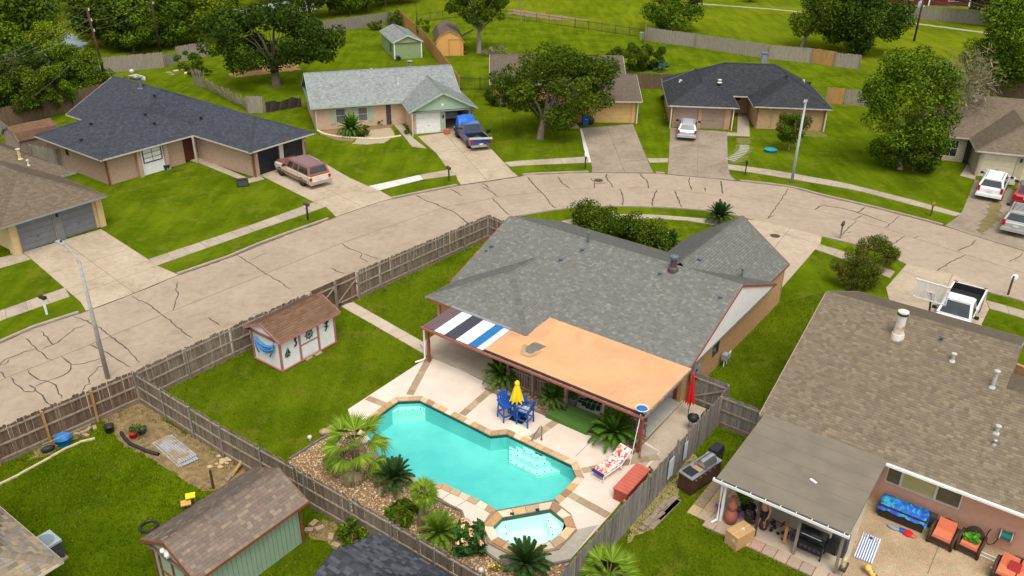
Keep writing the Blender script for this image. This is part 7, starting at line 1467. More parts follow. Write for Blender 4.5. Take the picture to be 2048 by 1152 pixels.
def vehicle(name, label, cat, base, yaw, L, W, secs, cab, body, roofm, wb, fx, wr, glassm=M_GLASS, roof_rail=False, two=None, pickup=None, rim=M_RIM, mirrors=True, bumper=None, spec=None):
 """x forward, z up. secs: (x, half width factor, z0, z1) rear to front; cab: dict of the greenhouse."""
 t = thing(name, label, cat, base, yaw); w = W/2
 b = MB(); loft(b, [ring(x, w*k, z0, z1) for x, k, z0, z1 in secs]); b.build('body', body, t, False)
 if two: # lower two-tone side band
  x0, x1, z0, z1, m = two; b = MB(); b.span((x0, -w-.012, z0), (x1, -w+.05, z1)); b.span((x0, w-.05, z0), (x1, w+.012, z1)); b.build('side_band', m, t)
 zb, zr = cab['zb'], cab['zr']; xr0, xr1, xf1, xf0 = cab['x']       # rear base, rear top, front top, front base
 wb_, wt = w*cab.get('wb', .93), w*cab.get('wt', .78)
 b = MB(); b.add([(xr0, -wb_, zb), (xr0, wb_, zb), (xf0, wb_, zb), (xf0, -wb_, zb), (xr1, -wt, zr-.06), (xr1, wt, zr-.06), (xf1, wt, zr-.06), (xf1, -wt, zr-.06)],
     [(0, 1, 5, 4), (1, 2, 6, 5), (2, 3, 7, 6), (3, 0, 4, 7), (4, 5, 6, 7)]); b.build('cabin', cab.get('pillar', body), t)
 b = MB(); loft(b, [[(xr1-.03, -wt*.96, zr-.065), (xr1-.03, wt*.96, zr-.065), (xr1-.03, wt*.8, zr-.02), (xr1-.03, -wt*.8, zr-.02)]]+[[(x, -wt*1.0, zr-.07), (x, wt*1.0, zr-.07), (x, wt*.9, zr+.0), (x, -wt*.9, zr+.0)] for x in (xr1+.12, (xr1+xf1)/2, xf1-.1)]+[[(xf1+.04, -wt*.96, zr-.075), (xf1+.04, wt*.96, zr-.075), (xf1+.04, wt*.8, zr-.03), (xf1+.04, -wt*.8, zr-.03)]]); b.build('roof', roofm, t)
 def P(side, fx_, fz, o=.012):                                   # point on a side window plane
  x = (xr0+(xr1-xr0)*fz)*(1-fx_)+(xf0+(xf1-xf0)*fz)*fx_; y = wb_+(wt-wb_)*fz; return (x, side*(y+o), zb+(zr-.06-zb)*fz)
 for side in (-1, 1):
  for a, c in cab['wins']:
   b = MB(); q = [P(side, a, .10), P(side, c, .10), P(side, c, .90), P(side, a, .90)]; q2 = [(x, y-side*.02, z) for x, y, z in q]; b.add(q+q2, [(0, 1, 2, 3), (7, 6, 5, 4), (0, 4, 5, 1), (1, 5, 6, 2), (2, 6, 7, 3), (3, 7, 4, 0)]); b.build('side_window', glassm, t)
 def Q(rear, fy, fz, o=.012):
  x0, x1 = (xr0, xr1) if rear else (xf0, xf1); y = (wb_+(wt-wb_)*fz)*(2*fy-1); return (x0+(x1-x0)*fz+(-o if rear else o), y, zb+(zr-.06-zb)*fz)
 for rear, nm in ((True, 'rear_window'), (False, 'windscreen')):
  lo = cab.get('rz', .14) if rear else .06; b = MB(); q = [Q(rear, .07, lo), Q(rear, .93, lo), Q(rear, .90, .92), Q(rear, .10, .92)]; sx = .02 if rear else -.02; q2 = [(x+sx, y, z) for x, y, z in q]
  b.add(q+q2, [(0, 1, 2, 3), (7, 6, 5, 4), (0, 4, 5, 1), (1, 5, 6, 2), (2, 6, 7, 3), (3, 7, 4, 0)]); b.build(nm, glassm, t)
 for x in (fx, fx-wb):
  for y in (-1, 1):
   wheel(t, x, y*(w-.11), wr, .23, rim); b = MB(); arc = [(x+(wr+.07)*math.cos(a), y*(w+.006), wr+(wr+.07)*math.sin(a)) for a in np.linspace(-.1, math.pi+.1, 11)]; b.add(arc+[(p[0], y*(w-.2), p[2]) for p in arc], [tuple(range(11)) if y < 0 else tuple(range(10, -1, -1))]+[(i, i+1, i+12, i+11) for i in range(10)]); b.build('wheel_arch', M_BLACK, t)
 xr, xf = secs[0][0], secs[-1][0]; bm = bumper or body; zt = secs[1][3] if not pickup else secs[1][3]
 b = MB(); b.box((xr-.06, 0, .52), (.20, W*.98, .22)); b.build('rear_bumper', bm, t); b = MB(); b.box((xf+.04, 0, .50), (.18, W*.96, .24)); b.build('front_bumper', bm, t)
 for y in (-1, 1):
  tl = cab.get('tail', (.85, .34)); b = MB(); b.box((xr-.005, y*(w-.13), tl[0]), (.10, .20, tl[1])); b.build('tail_light', M_LAMPRED, t); b = MB(); b.box((xf-.01, y*(w-.22), .78), (.09, .34, .16)); b.build('headlight', M_LAMPW, t)
  if mirrors: b = MB(); b.box((xf0-.28, y*(w+.16), zb+.10), (.12, .24, .17)); b.bar((xf0-.25, y*(w-.08), zb+.05), (xf0-.27, y*(w+.1), zb+.08), .05, .05); b.build('mirror', M_BLACK, t)
  if roof_rail: b = MB(); b.tube([(xr1+.15, y*wt*.78, zr), (xr1+.2, y*wt*.78, zr+.05), (xf1-.35, y*wt*.78, zr+.05), (xf1-.3, y*wt*.78, zr)], .022, 6); b.build('roof_rail', M_DKGREY, t)
  b = MB(); b.box((0.35*(xf0+xr0), y*(w+.004), zb-.10), (.16, .02, .03)); b.build('door_handle', M_DKGREY, t)
 b = MB()
 for y in (-1, 1):
  for fx_ in [q[0]-.02 for q in cab['wins']]+[cab['wins'][-1][1]+.01]:
   x = xr0+(xf0-xr0)*fx_; b.box((x, y*(w-.004), (.5+zb)/2), (.016, .016, zb-.56))
 b.build('door_seam', M_BLACK, t)
 b = MB(); b.box((xr-.03, 0, .82 if not pickup else .62), (.02, .34, .16)); b.build('number_plate', M_PLATE, t)
 b = MB(); b.box((xf+.02, 0, .75), (.05, W*.48, .16)); b.build('grille', M_BLACK, t)
 return t
def sect(L, zt_r, zt_f, z0=.30, wf=.96): h = L/2; return [(-h, .93, z0+.12, zt_r-.12), (-h+.12, .99, z0, zt_r), (-h+.5, 1, z0, zt_r+.02), (0, 1, z0-.04, zt_r+.02), (h-1.25, 1, z0, zt_f+.04), (h-.35, .98, z0+.02, zt_f-.04), (h-.08, .92, z0+.08, zt_f-.14), (h, .84, z0+.14, zt_f-.28)]
def ang(a, c): d = G(*c)-G(*a); return math.degrees(math.atan2(d.y, d.x))
M_COPPER = paint('copper', (.30, .085, .050), .45); M_CREAMP = paint('cream', (.62, .53, .41), .4); M_MAROON = paint('dusty_maroon', (.175, .065, .060), .55)
fw, rw = G(600, 341), G(647, 363); yaw = math.degrees(math.atan2((fw-rw).y, (fw-rw).x)); d = (fw-rw).normalized(); n_ = Vector((-d.y, d.x, 0)); ctr = (fw+rw)/2-n_*(-.95) if False else (fw+rw)/2+n_*(-.95 if (n_.x*-1) > 0 else .95)
ctr = (fw+rw)/2+Vector((d.y, -d.x, 0))*(-.92)
t = vehicle('patterned_wagon', 'old cream and copper station wagon suv parked before the black garage doors', 'car', ctr-d*.15, yaw, 5.5, 2.0, [(-2.72, .94, .5, 1.02), (-2.62, .99, .42, 1.14), (-2.0, 1, .42, 1.16), (0, 1, .40, 1.16), (1.15, 1, .40, 1.15), (2.45, .98, .45, 1.10), (2.68, .96, .52, 1.04)],
 dict(zb=1.14, zr=1.82, x=(-2.62, -2.40, .62, 1.15), wb=.97, wt=.84, wins=((.04, .40), (.45, .64), (.69, .88)), pillar=M_COPPER, tail=(.86, .26), rz=.16), M_CREAMP, M_MAROON, 3.29, 1.80, .37, bumper=M_CHROME, two=(-2.3, 2.2, .50, .72, pm('car_side_copper', (.26, .13, .085), (.22, .11, .07), 3, .5)), rim=M_DKGREY)
b = MB(); b.box((1.85, 0, 1.145), (1.50, 1.72, .05)); b.build('bonnet', M_MAROON, t); b = MB()
for y in (-.66, .66): b.bar((-1.9, y, 1.845), (.1, y, 1.845), .03, .03)
for x in (-1.9, .1): b.bar((x, -.66, 1.85), (x, .66, 1.85), .03, .03)
b.build('roof_rack', M_CHROME, t); b = MB(); b.box((-2.67, 0, 1.12), (.05, 1.8, .12)); b.build('tailgate_trim', M_COPPER, t)
def pickup(name, label, base, yaw, body, roofm, L=5.4, W=1.95, zb=1.05, bed=1.75, cabx=(-.35, -.2, .75, 1.35), z=1.82, wr=.38, rim=M_RIM, chrome=M_CHROME, wins=((.08, .9),)):
 h = L/2; t = vehicle(name, label, 'pickup truck', base, yaw, L, W, [(cabx[0]-.1, .99, .45, zb), (0, 1, .42, zb+.01), (h-1.3, 1, .42, zb), (h-.35, .98, .45, zb-.06), (h-.06, .93, .52, zb-.14), (h, .88, .55, zb-.22)],
  dict(zb=zb, zr=z, x=cabx, wb=.95, wt=.80, wins=wins, tail=(.9, .36), rz=.2), body, roofm, L*.62, h-.95, wr, pickup=True, bumper=chrome, rim=rim)
 w = W/2; x0, x1 = -h, cabx[0]-.1; b = MB()
 for y in (-1, 1): b.span((x0+.06, y*w, .45), (x1, y*(w-.09), zb))
 b.span((x1-.06, -w+.09, .5), (x1, w-.09, zb)); b.build('bed_side', body, t); b = MB(); b.span((x0, -w+.02, .48), (x0+.07, w-.02, zb)); b.build('tailgate', body, t)
 b = MB(); b.span((x0+.07, -w+.09, .55), (x1-.06, w-.09, .62))
 for y in (-1, 1): b.span((x0+.08, y*(w-.09), .6), (x1-.07, y*(w-.11), zb-.02))
 b.span((x0+.071, -w+.1, .6), (x0+.09, w-.1, zb-.03)); b.span((x1-.08, -w+.1, .6), (x1-.061, w-.1, zb-.03)); b.build('bed_liner', M_BLACK, t)
 for o in t.children:
  if o.name.startswith(('tail_light', 'rear_bumper', 'number_plate')):
   dx = (-h)-(cabx[0]-.1); o.location.x += dx-.0
 return t
M_NAVY = paint('navy_blue', (.012, .040, .16), .3); a0 = ang((960, 296), (924, 250)); p = G(946, 280)
fw, rw = G(912, 273), G(940, 300); d = (fw-rw).normalized(); side = Vector((d.y, -d.x, 0)); c_ = (fw+rw)/2+side*.9
t = pickup('blue_pickup', 'dark blue pickup with raised bonnet under a bright blue tarp at the open garage', c_, math.degrees(math.atan2(d.y, d.x)), M_NAVY, paint('faded_blue', (.022, .10, .33), .45))
b = MB(); vs = []; n = 7
for i in range(n+1):
 q = i/n; x = 1.05+1.45*q; zt = 1.20+.95*math.sin(min(1, q*1.25)*math.pi*.5)-(.25*max(0, q-.8)/.2); wv = .86-.12*q
 vs += [(x, -wv-.08, 1.0+.1*math.sin(q*9)), (x, -wv, zt-.12), (x, 0, zt+.04*math.sin(q*7)), (x, wv, zt-.12), (x, wv+.08, 1.0+.1*math.cos(q*8))]
b.add(vs, [(5*i+k, 5*i+5+k, 5*i+6+k, 5*i+1+k) for i in range(n) for k in range(4)]+[(35, 36, 37, 38, 39)]); b.build('tarp', pm('bright_blue_tarp', (.010, .13, .55), (.008, .10, .45), 2, .5), t)
tl = thing('aluminium_ladder', 'white ladder lying across the tailgate of the blue pickup', 'ladder', c_-d*2.55+Vector((0, 0, 1.12)), math.degrees(math.atan2(d.y, d.x))+78); b = MB()
for y in (-.16, .16): b.box((0, y, 0), (2.1, .05, .07))
for k in range(7): b.box((-.9+k*.3, 0, 0), (.04, .32, .04))
b.build('frame', M_OFFWHITE, tl)
b = MB(); b.box((0, 0, .0), (.9, .55, .22)); o = b.build('toolbox', M_DKGREY); o.location = c_-d*1.3+Vector((0, 0, .75)); o.rotation_euler.z = 1; tag(o, 'dark toolbox in the bed of the blue pickup', 'toolbox')
fr = HD.fr; c = fr.w(go[0]*0+uG0+.4+4.3 if False else FD.g(906, 250)[0], FD.g(906, 250)[1]+3.2, 0)
vehicle('parked_car', 'pale car standing inside the dark open garage of the peach house', 'car', (c.x, c.y, 0.03), FD.a+90, 4.4, 1.8, sect(4.4, .95, .9), dict(zb=.95, zr=1.45, x=(-2.0, -1.4, .3, 1.0), wins=((.06, .45), (.5, .92))), paint('pale_silver', (.50, .50, .52)), paint('pale_silver', (.50, .50, .52)), 2.6, 1.35, .31)
M_SILV = paint('silver', (.47, .48, .50), .3, .25); bl_, br_ = G(1352, 282), G(1391, 283); a = G(1372, 282); d = (G(1374, 262)-G(1371, 283)).normalized(); c = a+d*2.05
vehicle('silver_hatchback', 'silver hatchback parked on the drive before the taupe garage door', 'car', c, math.degrees(math.atan2(d.y, d.x)), 4.35, 1.80, sect(4.35, 1.02, .98), dict(zb=1.0, zr=1.55, x=(-2.08, -1.55, .35, 1.2), wb=.94, wt=.74, wins=((.05, .30), (.34, .58), (.62, .90)), tail=(.92, .32)), M_SILV, M_SILV, 2.63, 1.32, .33, roof_rail=True)
M_WHITEP = paint('white', (.76, .76, .75), .25)
a = G(1974, 402); d = (G(1995, 352)-G(1970, 402)).normalized(); yw = math.degrees(math.atan2(d.y, d.x)); c = a+d*2.3
vehicle('white_suv', 'white suv parked before the cream garage door', 'car', c, yw, 4.85, 1.9, sect(4.85, 1.14, 1.08, .34), dict(zb=1.12, zr=1.75, x=(-2.36, -2.0, .5, 1.3), wb=.95, wt=.78, wins=((.04, .30), (.34, .58), (.62, .9)), tail=(1.02, .42)), M_WHITEP, M_WHITEP, 2.87, 1.45, .37, roof_rail=True)
M_GSIL = paint('warm_silver', (.38, .38, .36), .35, .2); a = G(2028, 474); c = a+d*2.35
sv = vehicle('silver_suv', 'grey silver suv with a roof rack at the right edge of the wide drive', 'car', c, yw-2, 4.8, 1.88, sect(4.8, 1.10, 1.05, .34), dict(zb=1.08, zr=1.70, x=(-2.34, -1.95, .5, 1.3), wb=.95, wt=.78, wins=((.04, .30), (.34, .58), (.62, .9)), tail=(.98, .42)), M_GSIL, M_GSIL, 2.8, 1.42, .36, roof_rail=True)
b = MB()
for k in range(7): b.bar((-1.6+k*.28, -.58, 1.80), (-1.6+k*.28, .58, 1.80), .03, .03)
for y in (-.58, .58): b.bar((-1.65, y, 1.80), (.12, y, 1.80), .03, .04)
b.build('roof_rack', M_DKGREY, sv)
a = G(2046, 418); c = a+d*2.3; M_CRIM = paint('crimson', (.30, .012, .015), .25)
vehicle('red_car', 'crimson red car nose in ahead of the silver suv at the right edge', 'car', c, yw, 4.6, 1.85, sect(4.6, 1.05, 1.0, .32), dict(zb=1.02, zr=1.5, x=(-1.9, -1.2, .4, 1.2), wins=((.05, .45), (.5, .92)), tail=(.88, .34)), M_CRIM, paint('dark_grey_roof', (.05, .05, .05)), 2.7, 1.4, .34)
pickup('white_pickup', 'white pickup with black bed facing the brown roofed house', F0.w(-4.42, 50.95, .03), 234, M_WHITEP, M_WHITEP, L=5.7, W=1.92, cabx=(.45, .58, 1.40, 1.98), chrome=M_CHROME)
# ================================================================ SMALL THINGS
def solid(name, label, cat, mb, m, loc, rz=0, group=None, smooth=False):
 o = mb.build(name, m, smooth=smooth); o.location = loc; o.rotation_euler.z = R(rz); return tag(o, label, cat, group)
def tall_chair(label, px, py, rz):
 t = thing('tall_chair', label, 'chair', G(px, py, .045), rz, 'blue tall chairs at the poolside table'); s = .27
 for x in (-s, s):
  for y in (-s, s): b = MB(); b.bar((x*1.12, y*1.12, 0), (x, y, .80 if x > 0 else .84), .07, .045); b.build('leg', M_BLUE, t)
 b = MB()
 for k in range(5): b.box((0, -.24+k*.12, .76), (.58, .105, .035))
 b.build('seat', M_BLUE, t); bk = None
 for k in range(5):
  y = -.22+k*.11; h = .62-.10*abs(k-2)**1.4*.6; b = MB(); b.bar((-.27, y, .78), (-.42, y*1.12, .78+h), .095, .028, (1, 0, 0)); b.build('back_slat', M_BLUE, t)
 for z, xx in ((.95, -.325), (1.22, -.40)): b = MB(); b.box((xx, 0, z), (.03, .52, .07)); b.build('back_rail', M_BLUE, t)
 for y in (-.33, .33): b = MB(); b.box((.02, y, 1.02), (.62, .11, .03)); b.bar((.24, y*.95, .78), (.26, y, 1.02), .05, .05); b.bar((-.3, y*.9, .9), (-.28, y, 1.02), .05, .04); b.build('arm', M_BLUE, t)
 b = MB(); b.box((.28, 0, .30), (.05, .56, .09)); b.box((-.28, 0, .34), (.04, .54, .06)); b.box((0, -.28, .32), (.54, .04, .06)); b.box((0, .28, .32), (.54, .04, .06)); b.build('footrest', M_BLUE, t); return t
tall_chair('blue tall slatted chair on the lawn side of the small pool table', 1012, 836, -60)
ch = tall_chair('blue tall slatted chair with a striped towel over its arm', 1050, 846, 150)
tw = MB();
tw2 = MB(); n = 7
for k in range(n):
 pass
t = thing('striped_towel', 'blue and white striped towel draped on the right blue chair', 'towel', tuple(ch.location+Vector((0, 0, .79))), 150); M_TWW = pm('white_towel', (.78, .77, .76), (.70, .69, .68), 8, .95); M_TWB = pm('navy_towel_stripe', (.05, .08, .22), (.04, .06, .18), 8, .95)
for k in range(12): b = MB(); y = -.27+k*.045; b.add([(-.24, y, .02), (-.24, y+.045, .02), (.22, y+.045, .015), (.22, y, .015), (.30, y+.045, -.12), (.30, y, -.12), (-.34, y, .26), (-.34, y+.045, .26)], [(0, 3, 2, 1), (3, 5, 4, 2), (6, 0, 1, 7)]); b.build('stripe', M_TWW if k % 2 else M_TWB, t)
t = thing('bar_table', 'small square blue table between the two tall chairs', 'table', G(1037, 832, .045), 20)
for k in range(6): b = MB(); b.box((0, -.33+k*.132, .92), (.78, .12, .03)); b.build('slat', M_BLUE, t)
for x in (-.3, .3):
 for y in (-.3, .3): b = MB(); b.box((x, y, .45), (.07, .07, .9)); b.build('leg', M_BLUE, t)
b = MB(); b.box((0, 0, .22), (.62, .06, .06)); b.box((0, 0, .16), (.55, .55, .03)); b.build('stretcher', M_BLUE, t)
def folded_umbrella(label, loc, h0, h1, r, m, n=8, pole=.022, drape=.5):
 t = thing('closed_umbrella', label, 'umbrella', loc); b = MB(); b.lathe((0, 0, 0), [(pole, 0), (pole, h1)], 8); b.build('pole', M_OLDWOOD if m is M_YELLOW else M_BLACK, t)
 b = MB(); N_ = n*2; rings = []
 for j, (f, rr) in enumerate(((0, 1.0), (.35, .72), (.7, .42), (.92, .22), (1, .08))):
  for k in range(N_): a = 2*math.pi*k/N_; q = rr*r*(1.0 if k % 2 == 0 else .52+.3*f); z = h0+(h1-h0)*f-(.16*(1-f) if k % 2 == 0 else 0); rings.append((q*math.cos(a), q*math.sin(a), z))
 b.add(rings, [(j*N_+k, j*N_+(k+1) % N_, (j+1)*N_+(k+1) % N_, (j+1)*N_+k) for j in range(4) for k in range(N_)]); b.build('canopy', m, t)
 b = MB(); b.lathe((0, 0, h1-.02), [(r*.36, -.10), (r*.30, 0), (.03, .08)], n); b.build('cap', m, t); return t
folded_umbrella('closed yellow umbrella standing through the blue bar table', G(1033, 838, .045), 1.15, 2.15, .36, M_YELLOW)
folded_umbrella('closed red umbrella standing at the corner of the patio', tuple(F0.w(-12.75, 32.2, .02)), .95, 2.55, .24, M_RED)
t = thing('sun_lounger', 'white chaise lounge with floral cushion on the pool deck', 'sun lounger', tuple(F0.w(-13.70, 26.5, .045)), 0); yw = 44; t.rotation_euler.z = R(yw)
def floral():
 m, t_, b = newmat('floral_cushion'); v = coords(t_); vo = t_.nodes.new('ShaderNodeTexVoronoi'); vo.inputs['Scale'].default_value = 11; t_.links.new(v, vo.inputs['Vector'])
 sp = t_.nodes.new('ShaderNodeSeparateColor'); t_.links.new(vo.outputs['Color'], sp.inputs[0]); c = ramp(t_, sp.outputs[0], [(0, (.72, .60, .56)), (.25, (.70, .20, .07)), (.42, (.68, .55, .50)), (.55, (.60, .05, .06)), (.68, (.72, .36, .12)), (.78, (.74, .64, .60)), (.9, (.12, .12, .30)), (.97, (.72, .48, .45))])
 t_.node_tree if False else None
 for e_ in [n for n in t_.nodes if n.type == 'VALTORGB']: e_.color_ramp.interpolation = 'CONSTANT'
 t_.links.new(c, b.inputs['Base Color']); b.inputs['Roughness'].default_value = .9; return m
M_FLOR = floral()
b = MB(); b.box((-.28, 0, .36), (1.15, .60, .08)); b.build('seat_cushion', M_FLOR, t); b = MB(); b.bar((.28, 0, .38), (.92, 0, .80), .60, .08, (0, 0, 1)); b.build('back_cushion', M_FLOR, t); b = MB(); b.box((-.90, 0, .36), (.12, .62, .085)); b.build('foot_band', pm('cushion_blue_band', (.02, .03, .22), (.02, .025, .18), 8), t)
for y in (-.32, .32): b = MB(); b.tube([(-.92, y, 0), (-.90, y, .30), (.28, y, .31), (.95, y, .80)], .022, 7); b.tube([(.30, y, .0), (.28, y, .31)], .022, 7); b.tube([(-.1, y, .31), (-.08, y, .55), (.45, y, .55), (.5, y, .46)], .018, 7); b.build('frame_rail', M_WHITE, t, True)
b = MB(); b.tube([(-.92, -.32, .05), (-.92, .32, .05)], .02, 6); b.tube([(.95, -.32, .8), (.95, .32, .8)], .02, 6); b.build('cross_bar', M_WHITE, t)
t = thing('red_storage_lid', 'red ribbed plastic storage box against the grey fence', 'storage box', tuple(F0.w(-12.37, 25.93, .05)), -36); b = MB(); b.box((0, 0, .28), (.62, 2.0, .54)); b.build('box', pm('brick_red_plastic', (.40, .075, .05), (.34, .06, .04), 3, .6), t)
M_RIBR = pm('coral_red_lid', (.52, .125, .085), (.46, .105, .07), 3, .6)
for k in range(10): b = MB(); b.box((0, -.93+k*.206, .58), (.70, .19, .06)); b.build('rib', M_RIBR, t)
t = thing('rescue_net', 'long white pole with a blue skimmer net leaning on the patio roof corner', 'pool net', G(1258, 935, .05)); A = Vector((0, 0, 0)); T_ = Vector(F0.w(-13.25, 28.0, 2.42))-G(1258, 935, .05); b = MB(); b.tube([A, T_], .018, 7); b.build('pole', M_WHITE, t); b = MB(); d_ = T_.normalized(); c = T_+d_*.22; b.ball(c, .26, 14, 8, (1, 1, .35)); b.build('net', pm('blue_net', (.015, .14, .40), (.012, .11, .32), 9, .7), t, True)
b = MB(); b.tube([c+Vector((.28*math.cos(a), .28*math.sin(a), .06)) for a in np.linspace(0, 2*math.pi, 19)], .018, 5, False); b.build('rim', M_WHITE, t)
def pot(label, px, py, r, h, m, z=0.0, plant=None, name='plant_pot', npl=260):
 t = thing(name, label, 'plant pot', G(px, py, z)); b = MB(); b.lathe((0, 0, 0), [(r*.75, 0), (r, h*.92), (r*1.08, h*.93), (r*1.08, h), (r*.9, h), (r*.86, h*.88), (0.01, h*.86)], 16, False); b.build('pot', m, t, True)
 b = MB(); b.lathe((0, 0, h*.84), [(r*.86, 0), (.01, .01)], 12); b.build('soil', M_MULCH, t)
 if plant: V, F, Cc = leaves([(0, 0, h+plant[0]*.5)], [plant[0]], npl, plant[0]*.32, plant[1], up=.6, shell=.2); npmesh('plant', V, F, M_LEAF, Cc, t)
 return t
pot('grey pot with dark plant beside the turf steps under the patio roof', 1146, 812, .22, .5, pm('slate_pot', (.16, .19, .22), (.12, .15, .17), 6), .14, (.32, 'dark'))
mt = MB(); mt.box((0, 0, .006), (.95, .6, .012)); solid('deck_sheet', 'pale printed mat on the deck by the blue chairs', 'mat', mt, pm('pale_yellow_mat', (.72, .70, .50), (.55, .62, .50), 5, .9), G(1037, 861, .047), -38)
mt = MB(); mt.box((0, 0, .006), (.75, .55, .012)); solid('deck_sheet', 'flat black sheet under the blue bar table', 'mat', mt, M_BLACK, G(1036, 838, .047), -30)  # thin black sheet laid flat between the table legs
for px, py in ((689, 945), (620, 880), (852, 1026), (962, 1146)):
 b = MB(); b.lathe((0, 0, 0), [(.05, 0), (.05, .14), (.11, .15), (.09, .22), (.02, .24)], 10); solid('path_light', 'low garden spotlight in the gravel, %s' % {689: 'under the fan palm', 620: 'near the lawn corner', 852: 'by the slim palm trunk', 962: 'by the yellow flowers'}[px], 'garden light', b, M_DKGREY if px in (689,) else M_OFFWHITE, G(px, py, .02))
b = MB(); b.box((0, 0, .12), (.9, .45, .24), None, .8); solid('boulder', 'grey layered boulder at the pool corner under the palm', 'rock', b, pm('grey_rock', (.30, .29, .27), (.20, .19, .18), 5, .9, .7), G(765, 935, .02), -30)
for k, (px, py) in enumerate(((650, 868), (664, 862), (678, 858), (692, 852))):
 b = MB(); b.ball((0, 0, .12), .24+.04*(k % 2), 9, 6, (1.2, .8, .65)); solid('boulder', 'tan rounded rock at the lawn end of the gravel bed', 'rock', b, M_ROCK, G(px, py), k*50, 'tan rocks at the lawn end of the gravel bed')
t = thing('kettle_grill', 'black kettle grill beyond the concrete strip at the grey fence', 'grill', tuple(F0.w(-12.15, 31.4, .03)), 0); b = MB(); b.lathe((0, 0, .62), [(.10, -.16), (.26, -.02), (.28, .06), (.24, .2), (.10, .29)], 16); b.build('bowl', M_BLACK, t, True)
for a in (0, 2.1, 4.2): b = MB(); b.bar((.14*math.cos(a), .14*math.sin(a), .55), (.28*math.cos(a), .28*math.sin(a), 0), .03, .03); b.build('leg', M_GALV, t)
b = MB(); b.box((0, 0, .94), (.14, .04, .04)); b.build('handle', M_OLDWOOD, t)
b = MB(); b.ball((0, 0, .34), .36, 12, 7, (.8, 1.4, .95)); solid('covered_bin', 'dark blue covered bundle against the grey fence near the kettle grill', 'cover', b, pm('dark_navy_cover', (.012, .015, .035), (.02, .022, .045), 5, .6), tuple(F0.w(-11.85, 32.4, .03)), -36, smooth=True)
b = MB(); b.prism([F0.w(*p)[:2] for p in ((-13.4, 28.4), (-11.5, 27.2), (-11.5, 33.4), (-13.5, 33.4), (-13.45, 29.3))], None, .035); setting('side_strip', b, M_PATIO)
t = thing('covered_grill', 'dark covered grill on the patio behind the right railing', 'grill', tuple(F0.w(-14.4, 29.9, .14)), -36); b = MB(); b.box((0, 0, .42), (1.0, .5, .8)); b.build('cart', M_DKGREY, t); b = MB(); b.tube([(-.5, 0, .9), (.5, 0, .9)], .26, 12); b.build('lid', M_BLACK, t)
for u_, v_ in ((-20.6, 30.4), (-19.6, 30.5), (-18.8, 30.5)):
 t = thing('bar_stool', 'dark bar stool behind the patio counter', 'stool', tuple(F0.w(u_, v_, .14)), -36, 'bar stools under the patio roof'); b = MB(); b.lathe((0, 0, .68), [(.17, 0), (.18, .05), (.15, .08)], 12); b.build('seat', M_BLACK, t)
 for x in (-.14, .14):
  for y in (-.14, .14): b = MB(); b.bar((x*1.2, y*1.2, 0), (x*.8, y*.8, .68), .03, .03); b.build('leg', M_BLACK, t)
t = thing('gas_grill', 'large stainless gas grill with brown cabinet at the grey fence', 'grill', tuple(F0.w(-10.28, 28.15, 0)), -49)
b = MB(); b.box((0, 0, .45), (.70, 2.0, .84)); b.build('cabinet', pm('dark_brown_cabinet', (.075, .035, .018), (.05, .025, .014), 5, .5), t)
b = MB(); b.box((0, 0, .89), (.76, 2.06, .05)); b.build('worktop', M_STEEL, t)
b = MB(); n = 8; pr = [(-.30, 0)]+[(-.30+.60*(k/n), .34*math.sin(math.pi*(.12+.88*(1-k/n)*.98))) for k in range(n+1)]+[(.30, 0)]; m = len(pr); b.add([(x, -.10, .93+z) for x, z in pr]+[(x, .72, .93+z) for x, z in pr], [tuple(range(m)), tuple(range(m, 2*m))[::-1]]+[(i, m+i, m+(i+1) % m, (i+1) % m) for i in range(m)]); b.build('lid', M_STEEL, t)
b = MB(); b.box((-.05, -.62, .93), (.50, .5, .04)); b.build('side_burner', M_BLACK, t); b = MB(); b.box((.06, -.28, .93), (.42, .26, .05)); b.build('tray', pm('greasy_tray', (.42, .27, .15), (.30, .2, .12), 6, .4), t); b = MB(); b.tube([(.36, -.05, 1.06), (.42, -.05, 1.06), (.42, .66, 1.06), (.36, .66, 1.06)], .018, 6); b.build('handle', M_STEEL, t)
for k in range(5): b = MB(); b.lathe((0, 0, 0), [(.045, 0), (.04, .04)], 10); o = b.build('knob', M_STEEL, t); o.location = (.35, -.75+k*.32, .75); o.rotation_euler = (0, R(90), 0)
t = thing('small_grill', 'small black charcoal grill on a cart behind the gas grill', 'grill', tuple(F0.w(-10.35, 29.75, 0)), -40); b = MB(); b.box((0, .2, .62), (.50, .75, .34), None, .85); b.build('lid', M_BLACK, t); b = MB(); b.box((0, -.3, .62), (.42, .28, .12)); b.build('side_table', M_STEEL, t)
for x in (-.2, .2):
 for y in (-.35, .5): b = MB(); b.box((x, y, .26), (.04, .04, .52)); b.build('leg', M_BLACK, t)
for y in (-.4,): b = MB(); b.tube([(.26, y-.02, .14), (.26, y+.06, .14)], .13, 12); b.build('wheel', M_BLACK, t)
pav = thing('paver_row', 'row of tan pavers laid in the grass before the gas grill', 'pavers', tuple(F0.w(-9.25, 27.6, 0)), -36)
for i in range(5):
 for j in range(3): b = MB(); b.box((-.35+j*.46, -1.2+i*.62, .03), (.44, .60, .05)); o = b.build('paver', M_STONE, pav); c_ = random.choice([(.33, .25, .16), (.28, .21, .135), (.38, .29, .19), (.45, .32, .17)]); o.color = (*c_, 1)
t = thing('cardboard_box', 'large taped cardboard box on the grass before the dumbbell porch', 'box', tuple(F0.w(-7.43, 25.82, .01)), -56); b = MB(); b.box((0, 0, .33), (.62, 1.0, .66)); b.build('carton', M_CARD, t)
